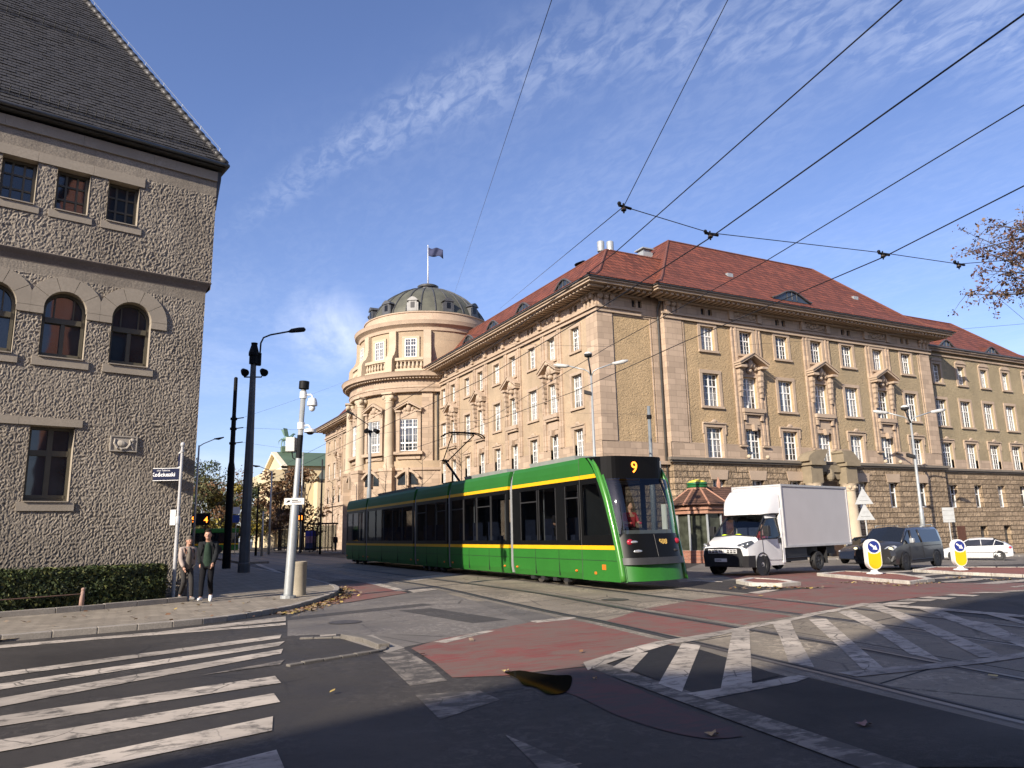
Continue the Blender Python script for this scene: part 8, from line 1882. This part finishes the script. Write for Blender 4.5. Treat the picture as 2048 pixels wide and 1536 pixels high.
# clipped hedge, its low rail and wooden post
hd = thing('hedge', 'clipped dark green box hedge along the foot of the grey building', 'hedge', (-3, 20.6, .1)); rr = random.Random(5); m = MB(); core = MB()
HF = [(-9.0, 18.3), (-2.15, 19.95), (-.2, 20.65), (1.15, 21.25)]; HBk = [(-9.0, 20.1), (-2.15, 21.4), (-.2, 21.85), (1.0, 22.15)]
for (a0, a1), (b0, b1) in zip(zip(HF, HF[1:]), zip(HBk, HBk[1:])):
    A0, A1, B0_, B1 = (Vector(q).to_3d() for q in (a0, a1, b0, b1)); up_ = Vector((0, 0, 1))
    c_ = lambda u_, v_, w_: A0.lerp(A1, u_).lerp(B0_.lerp(B1, u_), v_)+up_*w_
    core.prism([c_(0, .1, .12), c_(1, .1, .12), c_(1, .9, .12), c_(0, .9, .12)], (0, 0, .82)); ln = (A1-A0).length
    def put(p, nrm_):
        a = (nrm_+Vector((rr.gauss(0, .5), rr.gauss(0, .5), rr.gauss(0, .5)))).normalized(); b_ = a.orthogonal().normalized(); th_ = rr.random()*6.28; b_ = b_*math.cos(th_)+a.cross(b_)*math.sin(th_); cc_ = a.cross(b_); s = rr.uniform(.028, .062); m.quad(p-b_*s, p+cc_*s*.6, p+b_*s, p-cc_*s*.6, rr.choice((0, 0, 0, 1, 2)))
    nf = (A1-A0).normalized().cross(up_)
    for _ in range(int(ln*1500)):
        u_ = rr.random(); w_ = .10+.88*rr.random(); bulge = .05*math.sin(u_*ln*2.3)+.04*noise.noise(Vector((u_*ln*1.7, w_*3, 1)))*3; dep = rr.random()**2*.14-bulge*.6; put(c_(u_, 0, w_)-nf*(dep-.02), nf)
    for _ in range(int(ln*700)):
        u_ = rr.random(); v_ = rr.random(); w_ = 1.0+.05*noise.noise(Vector((u_*ln*2, v_*3, 2)))+rr.gauss(0, .022); put(c_(u_, v_, w_), up_)
    for _ in range(260 if a1 == HF[-1] else 0): v_ = rr.random(); put(c_(1.0+rr.gauss(0, .015), v_, .1+.9*rr.random()), Vector((1, 0, 0)))
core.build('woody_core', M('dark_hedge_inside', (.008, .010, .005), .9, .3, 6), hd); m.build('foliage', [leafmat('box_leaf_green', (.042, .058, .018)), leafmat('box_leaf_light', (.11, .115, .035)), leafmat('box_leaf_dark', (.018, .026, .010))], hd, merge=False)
rl = thing('low_rail', 'low thin rail with a wooden post in front of the hedge', 'rail', (-.64, 20.15, .1)); m = MB(); m.tube([(-.64, 20.12, .1), (-.64, 20.12, .4), (-.63, 20.12, .56)], [.055, .05, .035], 8); m.ball((-.63, 20.12, .57), .045, .045, .04, 8, 5); m.build('post', M('pinkish_weathered_wood', (.30, .19, .15), .8, .2, 6), rl, smooth=True); m = MB(); m.tube([(-.64, 20.12, .47), (-2.4, 19.45, .46), (-6, 18.5, .46)], .014, 6); m.build('bar', M('rusty_bar', (.12, .07, .05), .8, .2, 6), rl)
# fallen leaves
rr = random.Random(8); m = MB()
def litter(p, n, sx, sy, z=.012):
    for _ in range(n):
        q = Vector((p[0]+rr.gauss(0, sx), p[1]+rr.gauss(0, sy), 0)); q.z = zg(q.x)+z+rr.uniform(.0, .02); a = rr.random()*6.28; s = rr.uniform(.035, .075); d1 = Vector((math.cos(a), math.sin(a), rr.uniform(-.4, .4)))*s; d2 = Vector((-math.sin(a), math.cos(a), rr.uniform(-.4, .4)))*s*.7; m.quad(q-d1, q+d2, q+d1, q-d2, rr.randrange(3))
for k in range(len(kerb_line)-1):
    x, y = kerb_line[k]
    if 3 < x < 6.3 and y < 25: litter((x+.25, y-.15), 38, .18, .22)
for u_ in range(26): p = Vector(HF[0]).lerp(Vector(HF[1]), u_/25); litter((p.x, p.y-.12), 9, .15, .08, .17)
for u_ in range(16): p = Vector(HF[1]).lerp(Vector(HF[3]), u_/15); litter((p.x, p.y-.14), 9, .12, .08, .17)
for _ in range(90): litter((rr.uniform(-5, 4), rr.uniform(16, 21)), 1, .1, .1, .115)
for px, py in ((1500, 1176), (1560, 1178), (1700, 1166), (1760, 1168), (1800, 1172), (1850, 1168), (1610, 1177), (1920, 1156), (2000, 1160)): litter(G(px, py), 30, .35, .18)
for _ in range(22): litter((rr.uniform(1, 22), rr.uniform(4, 19)), 1, .1, .1, .03)
o = m.build('fallen_leaves', [leafmat('fallen_leaf_brown', (.17, .09, .045)), leafmat('fallen_leaf_yellow', (.36, .26, .08)), leafmat('fallen_leaf_pale', (.26, .19, .13))], merge=False); kind(o, 'stuff')
for k, (px, py, s) in enumerate(((1425, 1472, .075), (1728, 1452, .085), (1012, 1345, .06), (1190, 1360, .035))):
    q = G(px, py); m = MB(); n = 11; pts = []
    for i in range(n): a = 2*PI*i/n; r = s*(.55+.45*(i % 2)); pts.append((q[0]+r*math.cos(a), q[1]+r*.8*math.sin(a), .025+.012*math.sin(i*1.7)))
    m.poly(pts); o = m.build('fallen_leaf', leafmat('big_leaf_%d' % k, ((.40, .27, .13), (.25, .15, .13), (.35, .27, .12), (.3, .2, .1))[k], .2)); tag(o, ('large tan leaf lying on the dark red surface near the bottom', 'curled brown leaf on the dark asphalt patch at lower right', 'pale leaf floating at the left end of the puddle', 'small leaf at the right end of the puddle')[k], 'leaf', 'single leaves on the road')

# ---------------------------------------------------------------- far end of the street
op = thing('opera_house', 'cream classical building with a triangular gable and a green roof far down the street', 'building', (25.3, 135, 0)); CREAM = M('cream_render', (.58, .48, .30), .9, .08, .3); GRF = M('green_copper_roof', (.085, .13, .075), .6, .15, .3)
X0, Ya, Yb = 25.0, 134.0, 154.0
m = MB(); m.box(X0, X0+60, Ya, Yb, 0, 14.2); m.poly([(X0, Ya, 14.2), (X0, Yb, 14.2), (X0, (Ya+Yb)/2, 17.2)]); m.build('wall', CREAM, op)
m = MB(); ym = (Ya+Yb)/2
for sg, ye in ((-1, Ya-.7), (1, Yb+.7)): m.prism([(X0-.7, ye, 14.0), (X0-.7, ym, 17.45), (X0-.7, ym, 17.0), (X0-.7, ye, 13.5)], (.9, 0, 0))
m.box(X0-.7, X0+.2, Ya-.7, Yb+.7, 13.3, 13.9); m.build('gable_moulding', M('pale_cream_moulding', (.66, .58, .42), .8, .06, .5), op)
m = MB(); m.poly([(X0+.2, Ya-.7, 14.0), (X0+62, Ya-.7, 14.0), (X0+62, ym, 17.5), (X0+.2, ym, 17.5)]); m.poly([(X0+.2, Yb+.7, 14.0), (X0+62, Yb+.7, 14.0), (X0+62, ym, 17.5), (X0+.2, ym, 17.5)]); m.build('roof', GRF, op)
for k in range(6): m = MB(); y = Ya+1.6+k*3.35; m.lathe([(.9, 0), (.8, .5), (.68, 10.5), (.95, 11.3)], 14, (X0-1.4, y, 0)); m.build('column', CREAM, op, smooth=True, auto=40)
m = MB(); m.box(X0-2.6, X0-.1, Ya-.2, Yb+.2, 11.31, 13.29); m.build('entablature', CREAM, op)
m = MB(); m.box(X0+5, X0+40, Ya-3, Ya-.05, 0, 11.6); m.build('side_wing', CREAM, op); m = MB(); m.poly([(X0+4.6, Ya-3.5, 11.5), (X0+41, Ya-3.5, 11.5), (X0+41, Ya+.8, 13.9), (X0+7, Ya+.8, 13.9)]); m.box(X0+4.6, X0+41, Ya-3.4, Ya, 11.3, 11.49); m.build('side_roof', M('grey_green_roof', (.10, .115, .09), .7, .1, .4), op)
st_ = thing('winged_statue', 'small green winged horse statue on the ridge of the cream building', 'statue', (X0+2, ym, 17.5)); m = MB(); c = Vector((X0+2, ym, 0)); m.box(c.x-1.0, c.x+1.0, c.y-.8, c.y+.8, 17.3, 18.5); m.build('plinth', GRF, st_)
m = MB(); v = lambda x, z, y=0: c+Vector((x, y, z)); m.tube([v(-.8, 19.9), v(0, 20.0), v(.7, 20.3), v(1.2, 21.0), v(1.5, 20.9)], [.3, .38, .36, .2, .12], 8)
for x, e in ((-.8, -.95), (-.6, -.5), (.6, .5), (.75, 1.3)): m.tube([v(x, 19.9, .15), v(e, 19.2, .15), v(e, 18.5, .15)], [.16, .11, .08], 6)
m.tube([v(-1.0, 20.0), v(-1.5, 19.5), v(-1.5, 18.9)], [.12, .1, .04], 6)
for sg in (-1, 1): m.prism([v(.3, 20.3, sg*.2), v(-.2, 21.8, sg*.9), v(-1.0, 21.9, sg*1.1), v(-.5, 20.5, sg*.3)], (0, sg*.1, 0))
m.build('horse', M('verdigris_bronze', (.16, .26, .20), .7, .15, 2), st_, smooth=True, auto=50)
# departure screens, shelters, small masts
def board(label, a_, b_, txt, tx_):
    d = Vector((.886, -.463, 0)); t = thing('departure_screen', label, 'screen', (a_.x, a_.y, .1), 0, 'departure screens'); w_ = (b_-a_).to_2d().length; T = lambda x, y, z: Vector((a_.x, a_.y, 0))+d*x+Vector((-.463, -.886, 0))*y+Vector((0, 0, z))
    m = MB(); m.box(0, w_, -.12, .12, b_.z, a_.z, T=T); bd = m.build('housing', BLACK_PLASTIC, t, bevel=.03); m = MB(); 
    for x in (w_*.25, w_*.8): m.tube([T(x, 0, .1), T(x, 0, b_.z)], .06, 6)
    m.build('post', BLACKMETAL, t)
    for s, f, z in txt: text('led_digits', s, tx_, ORANGE, T(w_*f, .125, z), (PI/2, 0, math.atan2(d.y, d.x)), bd, .004, font_bold=.012)
a_, b_ = along(377, 1027, 78), along(421, 1050, 78); board('dark departure screen with orange digits beside the grey building corner', a_, b_, [('4', .84, (a_.z+b_.z)/2-.1), ('9', .28, (a_.z+b_.z)/2-.05)], .85)
a_, b_ = along(591, 1025, 80), along(609, 1043, 80); board('dark departure screen with orange digits beside the camera pole', a_, b_, [('11', .6, (a_.z+b_.z)/2-.1)], .62)
def shelter(label, px0, px1, Z, h=2.6):
    a_ = along(px0, 1085, Z); b_ = along(px1, 1085, Z); d = (b_-a_); d.z = 0; L_ = d.length; d.normalize(); f = Vector((d.y, -d.x, 0)); t = thing('tram_shelter', label, 'shelter', (a_.x, a_.y, .14), 0, 'tram stop shelters'); T = lambda x, y, z: Vector((a_.x, a_.y, 0))+d*x+f*y+Vector((0, 0, z))
    m = MB(); m.box(-.2, L_+.2, -.9, .6, h, h+.14, T=T); m.build('roof', BLACKMETAL, t); m = MB()
    for x in (0, L_*.33, L_*.66, L_): m.tube([T(x, -.8, .14), T(x, -.8, h)], .05, 6); m.tube([T(x, .4, .14), T(x, .4, h)], .04, 6)
    m.build('post', DARKMETAL, t); m = MB(); m.box(0, L_, -.82, -.8, .4, h-.1, T=T); m.build('glass_panel', WSGLASS, t); m = MB(); m.box(.3, L_-.3, -.6, -.25, .5, .58, T=T); m.build('bench', DARKMETAL, t)
shelter('dark tram shelter to the right of the camera pole', 622, 668, 76, 2.9); shelter('small dark tram shelter behind the distant people, left of the camera pole', 552, 592, 88, 2.7)
ad = along(622, 1075, 78); t = thing('advertising_panel', 'lit advertising panel in blue and pink standing by the tram shelter', 'panel', (ad.x, ad.y, .14)); d = Vector((.886, -.463, 0)); T = lambda x, y, z: Vector((ad.x, ad.y, 0))+d*x+Vector((-.463, -.886, 0))*y+Vector((0, 0, z))
m = MB(); m.box(-.6, .6, -.1, .1, .3, 2.35, T=T); m.build('housing', BLACK_PLASTIC, t)
for z0, z1, c in ((1.75, 2.28, (.05, .05, .30)), (1.05, 1.749, (.30, .16, .20)), (.5, 1.049, (.03, .04, .10))): m = MB(); m.box(-.54, .54, .1, .11, z0, z1, T=T); m.build('poster', M('poster_%d' % int(z0*10), c, .4, .25, 3), t)
def farlamp(label, px, pyt, pyb, Z, side_, mat=GALV, arm=True):
    b = along(px, pyb, Z); tp = along(px, pyt, Z); z1 = tp.z; t = thing('street_lamp', label, 'street lamp', (b.x, b.y, 0), 0, 'slender lamp posts far down the street'); m = MB(); m.tube([(b.x, b.y, 0), (b.x, b.y, z1)], [.12, .07], 8); d = Vector((.886, -.463, 0))*side_
    if arm: m.tube([(b.x, b.y, z1-.1), Vector((b.x, b.y, z1+.15))+d*.4, Vector((b.x, b.y, z1+.55))+d*1.4], .04, 6)
    m.build('pole', mat, t, smooth=True)
    if arm: m = MB(); q = Vector((b.x, b.y, z1+.55))+d*1.4; m.tube([q-d*.1, q+d*.3, q+d*.75+Vector((0, 0, .12))], [.05, .11, .05], 8); m.build('lamp_head', DARKMETAL, t, smooth=True)
farlamp('pale far lamp post with a left pointing arm in front of the cream building', 538, 940, 1092, 76, -1); farlamp('far lamp post whose arm juts from behind the grey building corner', 386, 886, 1092, 64, 1)
farlamp('thin black pole right of the grey lamp post', 512, 972, 1092, 72, 1, BLACKMETAL, False); farlamp('dark grey pole between the camera pole and the far wing', 640, 915, 1096, 72, 1, DARKMETAL, False); farlamp('slim grey pole just right of the camera pole', 600, 900, 1092, 80, 1, GALV, False); farlamp('short pale pole before the distant people', 524, 1022, 1092, 70, 1, GALV, False)
b = along(473, 1030, 75); t = thing('traffic_sign', 'small blue and white road sign beside the black mast in the distance', 'sign', (b.x, b.y, 0)); m = MB(); m.tube([(b.x, b.y, 0), (b.x, b.y, b.z+.8)], .04, 6); m.build('post', GALV, t); d = Vector((.886, -.463, 0)); T = lambda x, y, z: Vector((b.x, b.y, b.z))+d*x+Vector((-.463, -.886, 0))*y+Vector((0, 0, z))
m = MB(); m.box(-.35, .35, .05, .08, .1, .8, T=T); m.build('sign_plate', WHITE_PLASTIC, t); m = MB(); m.box(-.35, .35, .05, .08, -.75, -.02, T=T); m.build('sign_plate', M('sign_mid_blue', (.04, .09, .32), .4, .1, 4), t)
# unseen wing added behind the grey building to shade the street, and the red brick building across the road, behind the camera
m = MB(); B.box(m, -13.9, -.05, 0, 12.0, -33, -12.01); m.poly([B.P(-14, 12.01, -12.01), B.P(-14, 12.01, -33), B.P(-7, 17, -28), B.P(-7, 17, -14)]); m.poly([B.P(.1, 12.01, -12.01), B.P(.1, 12.01, -33), B.P(-7, 17, -28), B.P(-7, 17, -14)]); m.build('shade_wing', SMOOTHCAST, gb)
nbld = thing('unseen_shade_house', 'unseen grey house added behind the roughcast corner building to darken the reflections in the tram', 'building', (-7, 70, 0)); m = MB(); FS = FR((-.2, 0), (0, 1)); ops = [(57.5+4*k, 59+4*k, z, z+2) for k in range(7) for z in (2, 6, 10, 13.5)]; wall(m, FS, 56, 85, 0, 16.5, ops, .3); m.box(-14, -.52, 56, 85, 0, 16.5); m.build('wall', SMOOTHCAST, nbld); hip(nbld, -14.3, .3, 55.7, 85.3, [(0, 16.5), (.02, 16.6), (6.5, 20)], ROOF_GREY)  # unseen house added so the tram side mirrors it instead of bright sky
rb = thing('brick_building', 'long red brick building across the road behind the viewer, unseen, its roofline shaped to shade the foreground', 'building', (-25, -9, 0)); RB = FR((-31.3, -10.4), (math.cos(R(11.5)), math.sin(R(11.5)))); RB = FR((-8, -6.2), (-math.cos(R(11.5)), -math.sin(R(11.5))))
# this frame looks towards +Y, at the camera's street
m = MB(); ops = []
for k in range(12):
    for z0 in (1.5, 6.0, 10.8): a = 4+k*4.9; ops.append((a-.9, a+.9, z0, z0+2.6))
wall(m, RB, 0, 62, 0, 15.0, ops, .3); m.build('wall', BRICK, rb)
Ls = []  # parapet heights solved so its shadow follows the shade edge on the road
for gx, gy in ((24, 12.0), (19.5, 10.9), (13.8, 9.44), (10.1, 8.02), (7.86, 7.15), (7.0, 6.85), (5.9, 7.1), (5.1, 8.1), (3.34, 7.52), (1.33, 6.9), (-1.0, 6.3), (-8, 4.5)):
    h_ = (gy+6.2-.2035*(gx+8))/.5931; Ls.append(((-8-(gx-1.810*h_))/math.cos(R(11.5)), h_))
m = MB(); RB.poly(m, [(max(0, Ls[0][0]), 14.0)]+[(max(0, s_), z) for s_, z in Ls]+[(62, Ls[-1][1]), (62, 14.0)], -.5, 0.002); m.build('shade_parapet', BRICK, rb)
m = MB(); RB.box(m, 0, 62, 14.6, 14.9, -14, -.51); m.poly([RB.P(0, 14.9, -.6), RB.P(62, 14.9, -.6), RB.P(62, 18.5, -6), RB.P(0, 18.5, -6)]); m.poly([RB.P(0, 14.9, -14), RB.P(62, 14.9, -14), RB.P(62, 18.5, -6), RB.P(0, 18.5, -6)]); m.poly([RB.P(0, 14.9, -.6), RB.P(0, 18.5, -6), RB.P(0, 14.9, -14)]); m.poly([RB.P(62, 14.9, -.6), RB.P(62, 18.5, -6), RB.P(62, 14.9, -14)]); m.build('roof', KR, rb)
m = MB()
for p in ops: RB.box(m, p[0], p[1], p[2], p[3], -.25, -.2)
m.build('window', GLASS, rb)
m = MB(); RB.box(m, 0, .02, 0, 14.5, -14, -.001); RB.box(m, 61.98, 62, 0, 14.5, -14, -.001); RB.box(m, .02, 61.98, 0, 14.5, -14, -13.98); m.build('end_wall', BRICK, rb)

rt_ = thing('brick_tower_house', 'tall red brick house across the road behind the viewer, reflected in the arched windows', 'building', (14, -6, 0)); RT = FR((22, .2), (-math.cos(R(11.5)), -math.sin(R(11.5)))); m = MB(); ops = []
for k in range(4):
    for z0 in (2, 6.5, 11, 15.5, 20): ops.append((1.5+k*3.6, 3.0+k*3.6, z0, z0+2.6))
wall(m, RT, 0, 15.2, 0, 25, ops, .3); RT.box(m, 0, .3, 0, 25, -9, -.001); RT.box(m, 14.9, 15.2, 0, 25, -9, -.001); m.build('wall', BRICK, rt_)
m = MB(); m.poly([RT.P(-.4, 25, .5), RT.P(15.6, 25, .5), RT.P(7.6, 32, -4.5)]); m.poly([RT.P(-.4, 25, -9.5), RT.P(15.6, 25, -9.5), RT.P(7.6, 32, -4.5)]); m.poly([RT.P(-.4, 25, .5), RT.P(-.4, 25, -9.5), RT.P(7.6, 32, -4.5)]); m.poly([RT.P(15.6, 25, .5), RT.P(15.6, 25, -9.5), RT.P(7.6, 32, -4.5)]); m.build('roof', KR, rt_)
m = MB()
for p in ops: RT.box(m, p[0], p[1], p[2], p[3], -.25, -.2)
m.build('window', GLASS, rt_)
